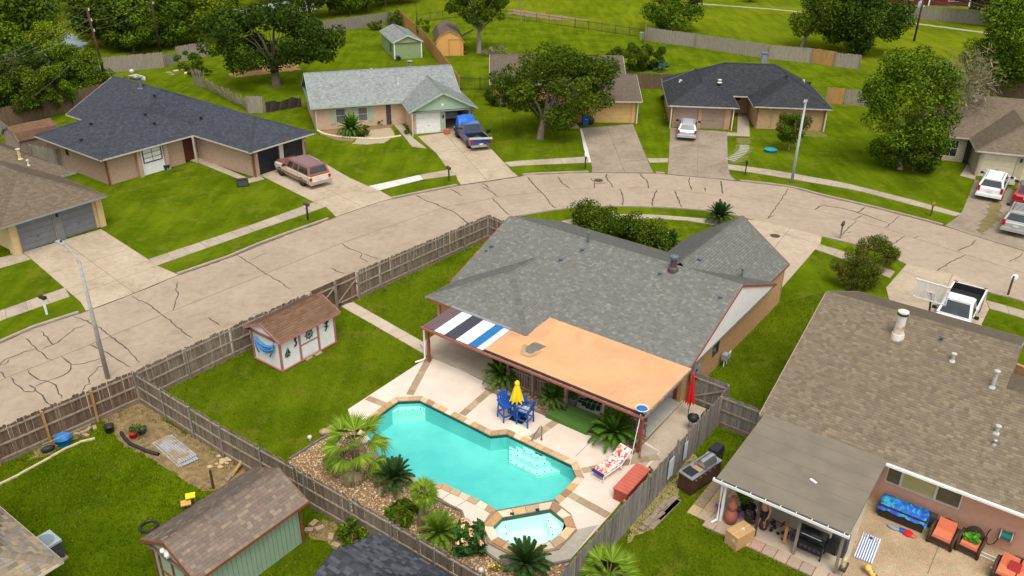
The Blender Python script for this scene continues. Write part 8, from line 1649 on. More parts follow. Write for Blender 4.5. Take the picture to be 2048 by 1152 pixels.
b = MB(); b.box((0, 0, .662), (.06, 1.0, .004)); b.box((0, -.502, .5), (.06, .004, .32)); b.box((-.312, 0, .36), (.004, 1.0, .02)); b.box((0, -.503, .33), (.62, .004, .02)); b.build('tape', pm('packing_tape', (.53, .36, .18), (.48, .32, .15), 5, .4), t)
for loc, d_ in (((.12, -.503, .44), (.13, .004, .15)), ((-.312, -.15, .3), (.004, .06, .2)), ((.02, .1, .664), (.14, .09, .004)), ((.25, -.503, .36), (.05, .004, .1))): b = MB(); b.box(loc, d_); b.build('label_sticker', M_OFFWHITE, t)
for k, (px, py, a, l) in enumerate(((1330, 1030, 50, 2.2), (1322, 1022, 46, 2.4), (1312, 1030, 53, 1.9), (1338, 1020, 49, 1.6), (1304, 1044, 44, 1.5))):
 b = MB(); b.box((0, 0, .04+.045*(k % 3)), (l, .20, .04)); solid('timber_plank', 'old grey plank in the loose pile along the grey fence', 'plank', b, M_OLDWOOD, G(px, py), a, 'planks piled along the grey fence')
for k, (v, h, z) in enumerate(((28.6, .9, .55), (27.2, 1.0, .45))): b = MB(); b.box((0, 0, z+h/2), (.03, .30+.15*k, h)); solid('pale_board', 'pale blue board hung on the grey fence above the gas grill, %s' % ('higher one' if k == 0 else 'lower one'), 'board', b, pm('pale_blue_board', (.46, .52, .54), (.38, .44, .46), 4, .6), tuple(F0.w(-11.22, v, 0)), -36)
t = thing('chiminea', 'terracotta chiminea at the left post of the porch', 'chiminea', tuple(F0.w(-8.15, 26.6, .05)), 0); b = MB(); b.lathe((0, 0, 0), [(.16, 0), (.26, .18), (.28, .42), (.2, .62), (.13, .72), (.19, .84), (.20, 1.0), (.11, 1.12), (.10, 1.3), (.13, 1.34)], 16); b.build('body', M_TERRA, t, True); b = MB(); b.lathe((0, 0, .70), [(.15, 0), (.15, .04)], 14); b.build('band', M_DKGREY, t)
pot('black pot with leafy plant behind the chiminea', 1487, 1018, .18, .42, M_BLACK, .05, (.36, 'bright')); pot('squat grey pot near the purple flowers', 1472, 1025, .20, .22, M_DKGREY, .05)
PUR = [(.42, .10, .62), (.55, .20, .72), (.35, .08, .5)]; PNK = [(.75, .07, .32), (.8, .14, .4)]
for lab, px, py, r, c in (('purple flowers at the foot of the white downpipe', 1436, 1017, .17, PUR), ('purple flowers by the squat pot', 1476, 1034, .15, PUR), ('pink flowers at the porch edge by the black pot', 1504, 1047, .14, PNK), ('small pink flowers at the timber porch post', 1521, 1054, .10, PNK)):
 t = thing('flower_clump', lab, 'flowers', G(px, py, .04)); V, F, Cc = leaves([(0, 0, r*.6)], [r], 110, .09, c+[(.03, .08, .02)], up=.7, shell=.2); npmesh('petals', V, F, M_LEAF, Cc, t)
pot('black basket planter on the porch edge', 1499, 1022, .22, .30, M_BLACK, .05); pot('dark round planter with dry stems at the porch edge', 1497, 1040, .22, .32, M_DKGREY, .05, (.16, 'twig')); pot('dark ribbed planter before the timber post', 1513, 1043, .19, .40, M_BLACK, .05)
t = thing('barrel_planter', 'brown wooden barrel planter at the timber porch post', 'plant pot', G(1526, 1056, .05)); b = MB(); b.lathe((0, 0, 0), [(.15, 0), (.19, .25), (.15, .48)], 14); b.build('barrel', M_POLE, t, True)
def dumbbell(px, py, rz, s=1.0, i=0):
 t = thing('dumbbell', 'black hexagonal dumbbell among the weights on the porch edge', 'dumbbell', G(px, py, .06), rz, 'dumbbells and plates on the porch edge'); b = MB(); b.tube([(-.14*s, 0, .07*s), (.14*s, 0, .07*s)], .018, 8); b.build('handle', M_STEEL, t)
 for x in (-.13, .13): b = MB(); b.tube([(x*s-.05*s, 0, .07*s), (x*s+.05*s, 0, .07*s)], .075*s, 8); b.build('head', M_BLACK, t)
for px, py, rz, s in ((1538, 1050, 20, 1), (1548, 1052, 80, 1), (1536, 1058, -30, 1), (1545, 1060, 40, .9), (1560, 1068, 10, .8), (1572, 1072, 50, .9), (1580, 1075, -20, .9), (1567, 1078, 30, .6)): dumbbell(px, py, rz, s)
b = MB(); b.tube([(-.5, 0, .1), (.9, 0, .1)], .02, 6); b.tube([(0, -.2, .1), (0, .2, .1)], .03, 6); b.tube([(.85, -.12, .1), (.85, .12, .1)], .06, 8); solid('barbell_rack', 'low dark barbell rack lying on the porch floor', 'weight rack', b, M_POLE, G(1565, 1052, .05), -40)
pot('small blue glazed pot at the end of the weights', 1587, 1078, .20, .26, pm('blue_glaze', (.10, .12, .30), (.14, .15, .28), 6, .3), .05)
t = thing('barrel_smoker', 'black barrel smoker grill under the porch roof', 'grill', tuple(F0.w(-5.0, 26.95, .04)), -36); b = MB(); b.tube([(-.55, 0, .88), (.55, 0, .88)], .28, 18); b.build('barrel', pm('smoker_black', (.014, .014, .015), (.022, .022, .023), 4, .3), t, True)
b = MB(); b.box((0, -.32, .62), (1.05, .36, .03)); b.build('front_shelf', M_BLACK, t); b = MB(); b.box((-.05, -.12, .38), (1.0, .05, .55)); b.build('apron', M_BLACK, t)
for k in range(6): b = MB(); b.box((-.44+k*.176, -.49, .60), (.08, .03, .10)); b.build('hook', M_DKGREY, t)
for x in (-.5, .5):
 for y in (-.26, .26): b = MB(); b.box((x, y, .32), (.05, .05, .64)); b.build('leg', M_BLACK, t)
b = MB(); b.box((.78, 0, .72), (.4, .4, .4)); b.build('firebox', M_BLACK, t); b = MB(); b.tube([(-.4, -.27, 1.0), (.4, -.27, 1.0)], .02, 6); b.build('handle', M_STEEL, t)
b = MB(); b.box((0, 0, .45), (.6, .45, .9)); solid('cooler_cabinet', 'grey cabinet behind the barrel smoker', 'cabinet', b, M_DKGREY, tuple(F0.w(-4.1, 27.6, .05)), -36)
t = thing('tiki_mask', 'carved cream tiki mask on a dark board at the corner post', 'mask', tuple(F0.w(-3.62, 26.5, .35)), -36); b = MB(); b.ball((0, 0, .35), .30, 12, 8, (.35, .6, 1)); b.build('mask', pm('cream_mask', (.62, .55, .36), (.30, .2, .07), 7, .6), t, True); b = MB(); b.box((.02, .05, .1), (.25, .5, .12)); b.build('base', M_POLE, t)
b = MB(); b.lathe((0, 0, 0), [(.02, 0), (.02, .9)], 6); b.box((0, 0, .5), (.12, .5, .8)); solid('wooden_board', 'tan wooden board leaning by the middle porch post', 'board', b, M_NEWWOOD, tuple(F0.w(-6.0, 26.95, .05)), -20)
def person():
 t = thing('person', 'bare chested person in black shorts standing under the porch roof', 'person', tuple(F0.w(-7.0, 27.05, .04)), 210)
 J = {'pel': (0, 0, .92, .135), 'waist': (0, 0, 1.06, .125), 'chest': (.01, 0, 1.28, .155), 'neck0': (0, 0, 1.43, .085), 'neck': (.01, 0, 1.51, .055), 'head0': (.02, 0, 1.60, .085), 'head1': (.02, 0, 1.70, .09),
  'hl': (0, .10, .88, .095), 'kl': (.03, .12, .48, .062), 'al': (-.01, .13, .08, .042), 'tl': (.13, .15, .03, .038), 'hr': (0, -.10, .88, .095), 'kr': (.05, -.11, .48, .062), 'ar': (.0, -.13, .08, .042), 'tr': (.14, -.15, .03, .038),
  'sl': (0, .19, 1.39, .07), 'el': (-.03, .27, 1.12, .047), 'wl': (.06, .29, .88, .033), 'sr': (0, -.19, 1.39, .07), 'er': (-.03, -.27, 1.12, .047), 'wr': (.07, -.28, .89, .033), 'pl': (.10, .29, .80, .036), 'pr': (.11, -.28, .81, .036)}
 E_ = [('pel', 'waist'), ('waist', 'chest'), ('chest', 'neck0'), ('neck0', 'neck'), ('neck', 'head0'), ('head0', 'head1'), ('pel', 'hl'), ('hl', 'kl'), ('kl', 'al'), ('al', 'tl'), ('pel', 'hr'), ('hr', 'kr'), ('kr', 'ar'), ('ar', 'tr'), ('neck0', 'sl'), ('sl', 'el'), ('el', 'wl'), ('wl', 'pl'), ('neck0', 'sr'), ('sr', 'er'), ('er', 'wr'), ('wr', 'pr')]
 for s, w in (('l', 'pl'), ('r', 'pr')):
  x, y, z, _ = J[w]; o = 1 if s == 'l' else -1
  for k in range(4): J['f%s%d' % (s, k)] = (x+.035-.02*k+.01, y-.002*o, z-.085+.006*abs(k-1.5), .0095); J['g%s%d' % (s, k)] = (x+.035-.02*k, y-.012*o, z-.045, .011); E_ += [(w, 'g%s%d' % (s, k)), ('g%s%d' % (s, k), 'f%s%d' % (s, k))]
  J['t'+s] = (x+.05, y-.03*o, z-.03, .012); E_.append((w, 't'+s))
 ks = list(J); me = bpy.data.meshes.new('body'); me.from_pydata([J[k][:3] for k in ks], [(ks.index(a), ks.index(b_)) for a, b_ in E_], []); o = bpy.data.objects.new('body', me); COL.objects.link(o)
 sk = o.modifiers.new('skin', 'SKIN');
 for i, k in enumerate(ks): me.skin_vertices[0].data[i].radius = (J[k][3],)*2; me.skin_vertices[0].data[i].use_root = (k == 'pel')
 sb = o.modifiers.new('sub', 'SUBSURF'); sb.levels = 1; sb.render_levels = 1; dg = bpy.context.evaluated_depsgraph_get(); me2 = bpy.data.meshes.new_from_object(o.evaluated_get(dg)); bpy.data.objects.remove(o)
 o = bpy.data.objects.new('body', me2); COL.objects.link(o); o.parent = t; me2.materials.clear(); me2.materials.append(pm('skin', (.46, .27, .18), (.42, .24, .155), 5, .6)); me2.polygons.foreach_set('use_smooth', [True]*len(me2.polygons))
 b = MB(); b.lathe((0, 0, 0), [(.165, .80), (.17, .95), (.15, 1.03)], 14, False)
 for y in (.11, -.11): b.tube([(.0, y, .92), (.02, y*1.05, .72), (.03, y*1.1, .56)], [.125, .115, .105], 12, False)
 b.build('shorts', M_BLACK, t, True); b = MB(); b.ball((.0, 0, 1.73), .115, 12, 8, (1.05, .9, .85)); b.build('hair', M_POLE, t, True)
 b = MB()
 for y in (-.035, .035): b.ball((.108, y, 1.665), .012, 6, 4)
 b.build('eyes', M_BLACK, t); b = MB(); b.ball((.118, 0, 1.635), .018, 6, 4, (1, .7, 1.3)); b.box((.105, 0, 1.598), (.02, .05, .01)); b.build('nose_and_mouth', pm('lip_skin', (.38, .18, .13), None), t)
 b = MB()
 for y in (-.1, .1): b.ball((.02, y, 1.65), .025, 6, 4, (.8, .4, 1.2))
 b.build('ears', MATS['skin'], t)
person()
t = thing('deck_box', 'dark brown deck box below the back window', 'storage box', tuple(F0.w(-2.55, 31.05, .045)), -36); b = MB(); b.box((0, 0, .29), (1.70, .66, .58), None, 1.06); b.build('box', pm('dark_umber_plastic', (.035, .022, .016), (.048, .03, .022), 4, .6), t); b = MB(); b.box((0, 0, .61), (1.86, .76, .06)); b.build('lid', MATS['dark_umber_plastic'], t)
def bluecloth():
 m, t_, b = newmat('tie_dye_towel'); v = coords(t_); c = ramp(t_, noise(t_, v, 2.4, 5, .6, 1.5), [(.35, (.008, .05, .35)), (.5, (.012, .12, .50)), (.56, (.03, .40, .38)), (.62, (.012, .10, .45)), (.8, (.01, .06, .36))]); t_.links.new(c, b.inputs['Base Color']); b.inputs['Roughness'].default_value = .8; return m
b = MB(); nx, ny = 22, 7; vs = []
for i in range(nx+1):
 for j in range(ny+1):
  x = -.95+1.9*i/nx; q = j/ny; y = -.44+.86*q; z = .66+.14*math.exp(-((q-.62)/.2)**2)*(1+.3*math.sin(i*1.1))*(1 if x < .55 else .35)+.02*math.sin(i*1.7+j)
  if j == 0: z -= .20+.03*math.sin(i*.9);
  if i in (0, nx): z -= .12
  vs.append((x, y, z))
b.add(vs, [(i*(ny+1)+j, (i+1)*(ny+1)+j, (i+1)*(ny+1)+j+1, i*(ny+1)+j+1) for i in range(nx) for j in range(ny)]); solid('beach_towel', 'rumpled blue and turquoise towel spread over the dark deck box', 'towel', b, bluecloth(), tuple(F0.w(-2.55, 31.05, .045)), -36, smooth=True)
t = thing('clothes_pile', 'heap of red, blue and grey clothes on the patio before the deck box', 'clothes', tuple(F0.w(-2.35, 30.35, .045)), -36)
for lab, x, m, sc_ in (('grey shirt', -.32, M_GALV, (.3, .14, .07)), ('blue shorts', .02, M_BLUE, (.24, .14, .08)), ('red cloth', .22, M_RED, (.22, .2, .10)), ('pink cloth', .40, MATS['coral_red_lid'], (.18, .13, .06))): b = MB(); b.ball((x, random.uniform(-.06, .06), .05), 1, 9, 6, sc_); b.build(lab.replace(' ', '_'), m if m is not M_GALV else pm('grey_cloth', (.28, .29, .31), (.2, .21, .23), 9, .9), t)
def wicker_seat(name, label, u, v, w, rz, cushions=1, back=True, cat='armchair', plant=False):
 t = thing(name, label, cat, tuple(F0.w(u, v, .045)), rz); h = w/2; b = MB(); b.box((0, 0, .30), (w, .74, .14)); b.box((0, -.34, .2), (w, .06, .2)); b.build('seat_base', M_WICKER, t)
 b = MB(); n = 12; vs = []
 for k in range(n+1): a = math.pi*k/n; x = -(h-.03)*math.cos(a)**1 if True else 0; z = .92-.30*abs(math.cos(a))**2.2; vs += [(x, .37, .3), (x, .37+.07, z), (x, .31, .3), (x, .38, z)]
 b.add(vs, [(4*k, 4*k+1, 4*k+5, 4*k+4) for k in range(n)]+[(4*k+2, 4*k+6, 4*k+7, 4*k+3) for k in range(n)]+[(4*k+1, 4*k+3, 4*k+7, 4*k+5) for k in range(n)]); b.build('backrest', M_WICKER, t)
 for s in (-1, 1): b = MB(); b.tube([(s*h, -.36, .05), (s*h, -.36, .55), (s*(h+.02), -.1, .64), (s*h, .34, .66)], .055, 7); b.box((s*(h-.0), 0, .40), (.05, .70, .36)); b.build('arm', M_WICKER, t, True)
 for s in (-1, 1):
  for y in (-.33, .36): b = MB(); b.box((s*(h-.05), y, .12), (.05, .05, .24)); b.build('leg', M_WICKER, t)
 cw = (w-.14)/cushions
 for k in range(cushions):
  x = -h+.07+cw*(k+.5); b = MB(); b.box((x, -.03, .43), (cw-.015, .64, .14), None, .95); b.build('seat_cushion', M_SALMON, t)
  if back: b = MB(); M_ = Matrix.Rotation(R(-14), 3, 'X'); b.box((x, .27, .68), (cw-.03, .13, .46), M_, .92); b.build('back_cushion', M_SALMON, t)
 return t
wicker_seat('wicker_armchair', 'brown wicker armchair with salmon cushions, nearest the deck box', -.95, 30.68, .86, -36-4); wicker_seat('wicker_armchair', 'brown wicker armchair holding a leafy green plant', .02, 30.85, .80, -36-6, back=False)
pl = thing('house_plant', 'bright green leafy plant standing on the seat of the second wicker chair', 'plant', tuple(F0.w(.02, 30.92, .55)), 0); V, F, Cc = leaves([(0, 0, .12), (.12, .1, .14), (-.14, .04, .12), (.02, -.14, .08)], [.22, .17, .17, .16], 330, .20, [(.08, .26, .02), (.11, .32, .03), (.06, .20, .02)], up=.8, shell=.3); npmesh('leaves', V, F, M_LEAF, Cc, pl); b = MB(); b.lathe((0, 0, -.05), [(.12, 0), (.15, .12)], 10); b.build('pot', M_TERRA, pl)
ls = wicker_seat('wicker_loveseat', 'brown wicker loveseat with two salmon cushions and a red pillow', 1.72, 30.05, 1.42, -36-4, 2, cat='loveseat'); b = MB(); M_ = Matrix.Rotation(R(-30), 3, 'X'); b.box((-.12, .12, .62), (.42, .12, .40), M_, .9); pw = b.build('throw_pillow', pm('crimson_pillow', (.34, .03, .03), (.28, .025, .025), 12, .9)); pw.location = ls.location; pw.rotation_euler = ls.rotation_euler; tag(pw, 'dark red square pillow on the wicker loveseat', 'pillow')
t = thing('hose_reel', 'hose reel with green hose on the salmon siding', 'hose reel', tuple(F0.w(1.05, 31.55, .55)), -36); b = MB(); b.tube([(-.17, 0, .3), (.17, 0, .3)], .16, 16); b.build('hose', pm('teal_hose', (.012, .19, .15), (.010, .15, .12), 30, .5), t)
for x in (-.2, .2): b = MB(); b.tube([(x-.015, 0, .3), (x+.015, 0, .3)], .21, 16); b.build('side_disc', M_OFFWHITE, t)
b = MB(); b.box((.24, .1, .2), (.03, .05, .7)); b.box((-.24, .1, .2), (.03, .05, .5)); b.build('bracket', M_OLDWOOD, t); b = MB(); b.tube([(-.18, -.05, .2), (-.3, -.1, -.2), (-.48, -.1, -.35), (-.62, -.08, -.1), (-.60, 0, .15), (-.55, .05, .3)], .022, 7); b.build('hose_tail', M_BLACK, t, True)
for k in range(2): b = MB(); b.tube([(0, 0, .03), (1.45, 0, .03)], .022, 7); solid('white_pole', 'white pole lying on the patio between chair and loveseat', 'pole', b, M_WHITE, tuple(F0.w(.35, 31.05-.22*k, .045)), -36-3, 'white poles lying behind the loveseat')
t = thing('striped_pad', 'blue and white striped lounge pad lying on the aggregate patio', 'pad', (*((G(1745, 1071)+G(1723, 1128))/2)[:2], .045), math.degrees(math.atan2((G(1745, 1071)-G(1723, 1128)).y, (G(1745, 1071)-G(1723, 1128)).x)))
for k in range(15): b = MB(); b.box((0, -.315+k*.045, .04), (1.55, .044, .05)); b.build('stripe', M_TWW if k % 2 == 0 else pm('denim_stripe', (.11, .18, .34), (.09, .15, .29), 9, .9), t)
for x, y, m in ((.60, .0, pm('pad_navy', (.04, .06, .2), None)), (.62, .25, pm('pad_mauve', (.40, .33, .40), None)), (.52, -.24, MATS['pad_mauve'])): b = MB(); b.box((x, y, .068), (.14, .12, .02)); b.build('motif', m, t)
t = thing('giraffe_float', 'yellow inflatable giraffe neck with brown spots lying at the bottom edge', 'pool toy', (*G(1739, 1150)[:2], .08), 5); b = MB(); b.tube([(0, -1.1, .08), (.02, -.5, .12), (-.04, 0, .16), (-.16, .25, .2)], [.13, .11, .09, .11], 10); b.ball((-.1, .05, .25), .14, 10, 6, (1, 1.2, .8)); b.build('neck', pm('pale_giraffe_yellow', (.72, .48, .12), (.65, .42, .10), 6, .5), t, True)
for k in range(7): b = MB(); b.ball((.03+.03*math.sin(k*2), -1.0+k*.17, .22), .055, 7, 4, (1, 1.2, .4)); b.build('spot', M_BROWNTRIM, t)
for px, py, a in ((1990, 1140, -40), (2021, 1149, -30)): b = MB(); b.ball((0, 0, .04), .15, 10, 6, (1.3, .45, .35)); solid('white_shoe', 'white shoe on the aggregate patio, %s' % ('left one' if px < 2000 else 'right one at the frame edge'), 'shoe', b, M_WHITE, G(px, py, .05), a, smooth=True)
b = MB(); b.ball((0, 0, .05), .10, 10, 6, (1, .7, .5)); solid('white_bowl', 'small white dish on the patio by the second wicker chair', 'dish', b, M_WHITE, G(1922, 1074, .05), 0, smooth=True)
b = MB(); b.box((0, 0, .35), (.32, .3, .55)); solid('waste_bin', 'dark bin between the deck box and the first wicker chair', 'bin', b, M_DKGREY, tuple(F0.w(-1.52, 31.35, .045)), -36)
b = MB(); b.box((0, 0, .0), (.10, .30, .03)); solid('white_litter', 'small white scrap lying on the grey patio roof', 'litter', b, M_WHITE, G(1627, 962, 2.42), 30)
def bucket(label, px, py, r, h, m, cat='tub', name='tub'):
 t = thing(name, label, cat, G(px, py)); b = MB(); b.lathe((0, 0, 0), [(r*.82, .0), (r, h), (r*1.06, h), (r*1.06, h-.03), (r*.97, h-.01), (r*.8, .06), (.01, .05)], 18, False); b.build('wall', m, t, True); b = MB(); b.lathe((0, 0, h-.02), [(r*1.04, 0), (r*1.08, .02), (r*1.04, .04)], 18, False); b.build('rim', m, t); return t
bucket('round bright blue plastic tub at the street fence', 129, 888, .36, .40, pm('cobalt_tub', (.012, .18, .48), (.010, .15, .40), 4, .5)); bucket('black nursery bucket near the fence corner', 220, 864, .22, .36, M_BLACK, 'bucket', 'bucket')
b = MB(); b.bar((-.9, 0, .4), (1.2, 0, .55), .04, .04); solid('wooden_stake', 'thin wooden stake lying across the blue tub', 'stake', b, M_RAIL, G(132, 888), 40)
t = thing('black_tool', 'black folded cart lying beside the blue tub', 'cart', G(98, 903), 40); b = MB(); b.ball((0, 0, .16), .3, 9, 6, (1, .55, .5)); b.build('bag', M_BLACK, t); b = MB(); b.tube([(.2, 0, .15), (1.3, .1, .1)], .018, 6); b.build('shaft', M_RAIL, t)
path_px = [(243, 868), (250, 880), (262, 892), (278, 898), (295, 906), (318, 912)]; p0 = G(*path_px[0]); pp = [G(x, y)-p0+Vector((0, 0, .10)) for x, y in path_px]; q = [tuple(v) for v in smooth_poly([tuple(v)[:2] for v in pp], 2)]
b = MB(); rr = []; pts = resample(q, 60)
for k in range(61): rr.append(.085 if k % 2 else .072)
b.tube([(p.x, p.y, .10) for p in pts], rr, 10, False); solid('drain_pipe', 'black corrugated drain pipe lying curved on the bare soil', 'pipe', b, M_BLACK, tuple(p0))
t = thing('potted_tree', 'spindly sapling with a red pot among grey pots on the bare soil', 'plant', G(279, 880)); V, F, Cc = leaves([(0, 0, .75), (.2, .1, .6), (-.2, 0, .55)], [.25, .2, .2], 230, .11, 'bright'); npmesh('leaves', V, F, M_LEAF, Cc, t); b = MB(); b.lathe((0, 0, 0), [(.03, 0), (.015, .7)], 6); b.build('stem', M_BARK, t)
pot('dark red glazed pot on the bare soil', 267, 876, .17, .26, M_RED); pot('round grey pot behind the red one', 284, 867, .22, .3, M_DKGREY); pot('grey stone pot left of the sapling', 268, 866, .18, .3, M_DKGREY)
t = thing('metal_sheets', 'stack of rusty corrugated metal sheets lying on the soil', 'metal sheets', G(352, 903), -36-9); M_SHEET = pm('rusting_sheet', (.36, .37, .37), (.34, .22, .13), 2.2, .5, metal=.25, lo=.46, hi=.62)
for k in range(3):
 b = MB(); n = 16; w = .85; L = 2.5-.15*k; vs = []
 for i in range(n+1): y = -w/2+w*i/n; z = .025*(i % 2)+.035*k; vs += [(-L/2, y, z), (L/2, y, z)]
 b.add(vs, [(2*i, 2*i+1, 2*i+3, 2*i+2) for i in range(n)]); o = b.build('sheet', M_SHEET, t); o.location = (random.uniform(-.12, .12), random.uniform(-.08, .08), .02); o.rotation_euler.z = R(random.uniform(-4, 4))
b = MB(); b.box((-.1, .5, .06), (2.4, .09, .05)); b.build('batten', M_KICK, t)
t = thing('stone_heap', 'heap of pale broken stones near the diagonal fence', 'stones', G(450, 927))
for k in range(16): b = MB(); b.ball((random.gauss(0, .28), random.gauss(0, .22), .07), random.uniform(.07, .14), 6, 4, (1.2, .8, .6)); b.build('stone', pm('pale_ochre_stone', (.52, .38, .20), (.42, .32, .2), 6, .9), t)
for k, (px, py) in enumerate(((618, 1062), (640, 1058), (628, 1048), (662, 1075), (686, 1072), (672, 1092))): b = MB(); b.box((0, 0, .05), (.34, .22, .1)); solid('loose_paver', 'loose tan paver behind the green shed', 'paver', b, M_ROCK, G(px, py), 30*k, 'loose pavers behind the green shed')
for k, (px, py) in enumerate(((155, 870), (168, 866), (178, 860), (190, 857), (172, 872))): b = MB(); b.box((0, 0, .05), (.3, .16, .1)); solid('loose_brick', 'pale loose brick along the brown street fence', 'brick', b, M_ROCK, G(px, py), 40*k, 'loose bricks along the brown street fence')
ET = thing('timber_edging', 'row of pale timber edging along the lawn and street fence', 'edging', G(100, 920)); e0 = G(100, 920); EP = [(-30, 985), (40, 950), (103, 915), (127, 901), (160, 886), (190, 878)]
for a, c in zip(EP, EP[1:]): b = MB(); A, B_ = G(*a)-e0, G(*c)-e0; b.bar(A+Vector((0, 0, .06)), B_+Vector((0, 0, .04)), .09, .07); b.build('timber', pm('pale_edging', (.62, .52, .33), (.52, .43, .27), 5, .85), ET)
t = thing('yellow_stool', 'small folding stool with bright yellow top by the green shed roof', 'stool', G(384, 1008), 20); b = MB(); b.box((0, 0, .45), (.38, .34, .04)); b.build('top', M_YELLOW, t)
for x in (-.15, .15):
 for y in (-.14, .14): b = MB(); b.bar((x, y, .44), (x*1.2, y*1.2, 0), .025, .025); b.build('leg', M_GALV, t)
b = MB(); b.box((0, 0, .3), (.40, .34, .05)); solid('tan_stool_top', 'tan wooden square seat beside the yellow stool', 'stool', b, M_YSH, G(374, 1017), 20)
for k, (px, py, a, l, z) in enumerate(((483, 936, 70, 1.4, .5), (474, 944, 60, 1.3, .25), (466, 950, 75, 1.0, .1))): b = MB(); b.bar((-l/2, 0, .05), (l/2, 0, .05+z), .12, .05); solid('loose_timber', 'loose timber leaning behind the green shed', 'plank', b, M_NEWWOOD if k == 0 else M_OLDWOOD, G(px, py), a, 'timbers leaning behind the green shed')
b = MB(); b.box((0, 0, .5), (.08, .08, 1.0)); solid('stub_post', 'short dark post standing behind the green shed', 'post', b, M_POLE, G(427, 977))
b = MB(); b.tube([(.32*math.cos(a), .32*math.sin(a), .1) for a in np.linspace(0, 6.283, 17)], .06, 7, False); solid('hose_coil', 'dark hose coil on the lawn behind the green shed', 'hose', b, M_BLACK, G(298, 1056))
t = thing('air_conditioner', 'grey air conditioner condenser beside the mottled roof corner', 'air conditioner', tuple(F0.w(-28.15, 8.95, 0)), -36); b = MB(); b.box((0, 0, .05), (.95, .95, .1)); b.build('pad', M_WALK, t); b = MB(); b.box((0, 0, .5), (.80, .80, .78)); b.build('case', M_DKGREY, t)
for k in range(9): b = MB(); b.box((0, 0, .18+k*.085), (.84, .84, .03)); b.build('louvre', M_DKGREY, t)
b = MB(); b.box((0, 0, .93), (.88, .88, .10)); b.build('top', pm('pale_blue_grey_top', (.34, .39, .42), (.28, .33, .36), 4, .5), t); b = MB(); b.lathe((0, 0, .982), [(.36, 0), (.33, .01), (.02, .012)], 18); b.build('fan_grille', pm('grille_grey', (.20, .24, .27), (.15, .19, .22), 3, .5), t)
t = thing('speaker_crate', 'black open crate lying at the end of the slate house path', 'crate', G(486, 372), 20); b = MB(); b.box((0, .02, .3), (.9, .5, .55)); b.build('case', M_BLACK, t); b = MB(); b.box((0, -.24, .3), (.78, .02, .44)); b.build('front', M_DKGREY, t)
bucket('white rimmed blue bucket at the brick pier of the slate house', 334, 338, .32, .42, pm('teal_bucket', (.02, .10, .16), (.02, .08, .13), 4), 'bucket', 'bucket')
bucket('turquoise toy pool on the grass by the street lamp', 1541, 304, .55, .28, pm('turquoise_toy', (.02, .32, .36), (.02, .27, .3), 4, .5), 'toy', 'toy_tub')
t = thing('wheelie_bin', 'blue wheeled bin beside the tan garage door', 'bin', G(1170, 250), 10); b = MB(); b.box((0, 0, .5), (.55, .6, .95), None, 1.12); b.build('body', M_BLUE, t); b = MB(); b.box((0, 0, 1.02), (.66, .70, .08)); b.build('lid', M_BLUE, t)
for x in (-.25, .25): b = MB(); b.tube([(x-.03, .32, .12), (x+.03, .32, .12)], .12, 12); b.build('wheel', M_BLACK, t)
b = MB(); b.box((0, -.315, .75), (.22, .02, .2)); b.build('emblem', M_OFFWHITE, t)
b = MB(); b.ball((0, 0, .38), .38, 10, 6, (1, .8, 1)); solid('dark_planter', 'dark rounded planter right of the blue wheeled bin', 'plant pot', b, M_BLACK, G(1181, 249), smooth=True)
b = MB(); b.box((0, 0, .4), (.75, .5, .5)); b.box((0, 0, .68), (.8, .55, .08)); solid('pet_carrier', 'white and grey pet carrier before the cream garage door', 'pet carrier', b, M_OFFWHITE, G(2016, 371), -10)
t = thing('bicycle', 'bicycle leaning at the left corner of the charcoal roofed house', 'bicycle', G(1328, 247), 80)
for x in (-.5, .5): b = MB(); b.tube([(x+.33*math.cos(a), 0, .34+.33*math.sin(a)) for a in np.linspace(0, 6.283, 17)], .025, 5, False); b.build('wheel', M_RUBBER, t)
b = MB(); b.tube([(-.5, 0, .34), (-.1, 0, .35), (.4, 0, .8), (-.2, 0, .78), (-.5, 0, .34)], .022, 6); b.tube([(-.1, 0, .35), (-.2, 0, .85)], .02, 6); b.tube([(.5, 0, .34), (.38, 0, .95)], .02, 6); b.build('frame', pm('pale_frame', (.35, .42, .40), None), t); b = MB(); b.box((-.2, 0, .88), (.25, .1, .05)); b.build('saddle', M_BLACK, t); b = MB(); b.bar((.38, -.25, .96), (.38, .25, .96), .03, .03); b.build('handlebar', M_BLACK, t)
t = bt = thing('stored_boat', 'old white open boat lying on the grass behind the slate roof', 'boat', G(278, 159), -35); b = MB(); n = 8; vs = []
for k in range(n+1): x = -1.9+3.8*k/n; w = .72*(1-max(0, (k/n-.55)/.45)**2); vs += [(x, -w, .5), (x, -w*.7, .1), (x, w*.7, .1), (x, w, .5)]
b.add(vs, [(4*k+j, 4*k+4+j, 4*k+5+j, 4*k+1+j) for k in range(n) for j in range(3)]+[(0, 1, 2, 3)]); b.build('hull', M_OFFWHITE, t)
for x in (-1.0, .2): b = MB(); b.box((x, 0, .42), (.28, 1.2, .05)); b.build('thwart', M_KICK, t)
bt.scale = (.72,)*3
b = MB(); b.ball((0, 0, .2), .28, 8, 5); solid('white_ball', 'white round object on the grass beside the old boat', 'ball', b, M_OFFWHITE, G(264, 146))
for k, (px, py) in enumerate(((338, 146), (352, 142), (366, 140), (372, 147), (345, 150))): b = MB(); b.box((0, 0, .06), (.7-.08*k, .35, .10)); solid('debris_slab', 'pale broken slab in the heap beside the bright bush', 'rubble', b, M_OFFWHITE if k % 2 else M_WALK, G(px, py), 35*k, 'broken slabs by the bright bush')
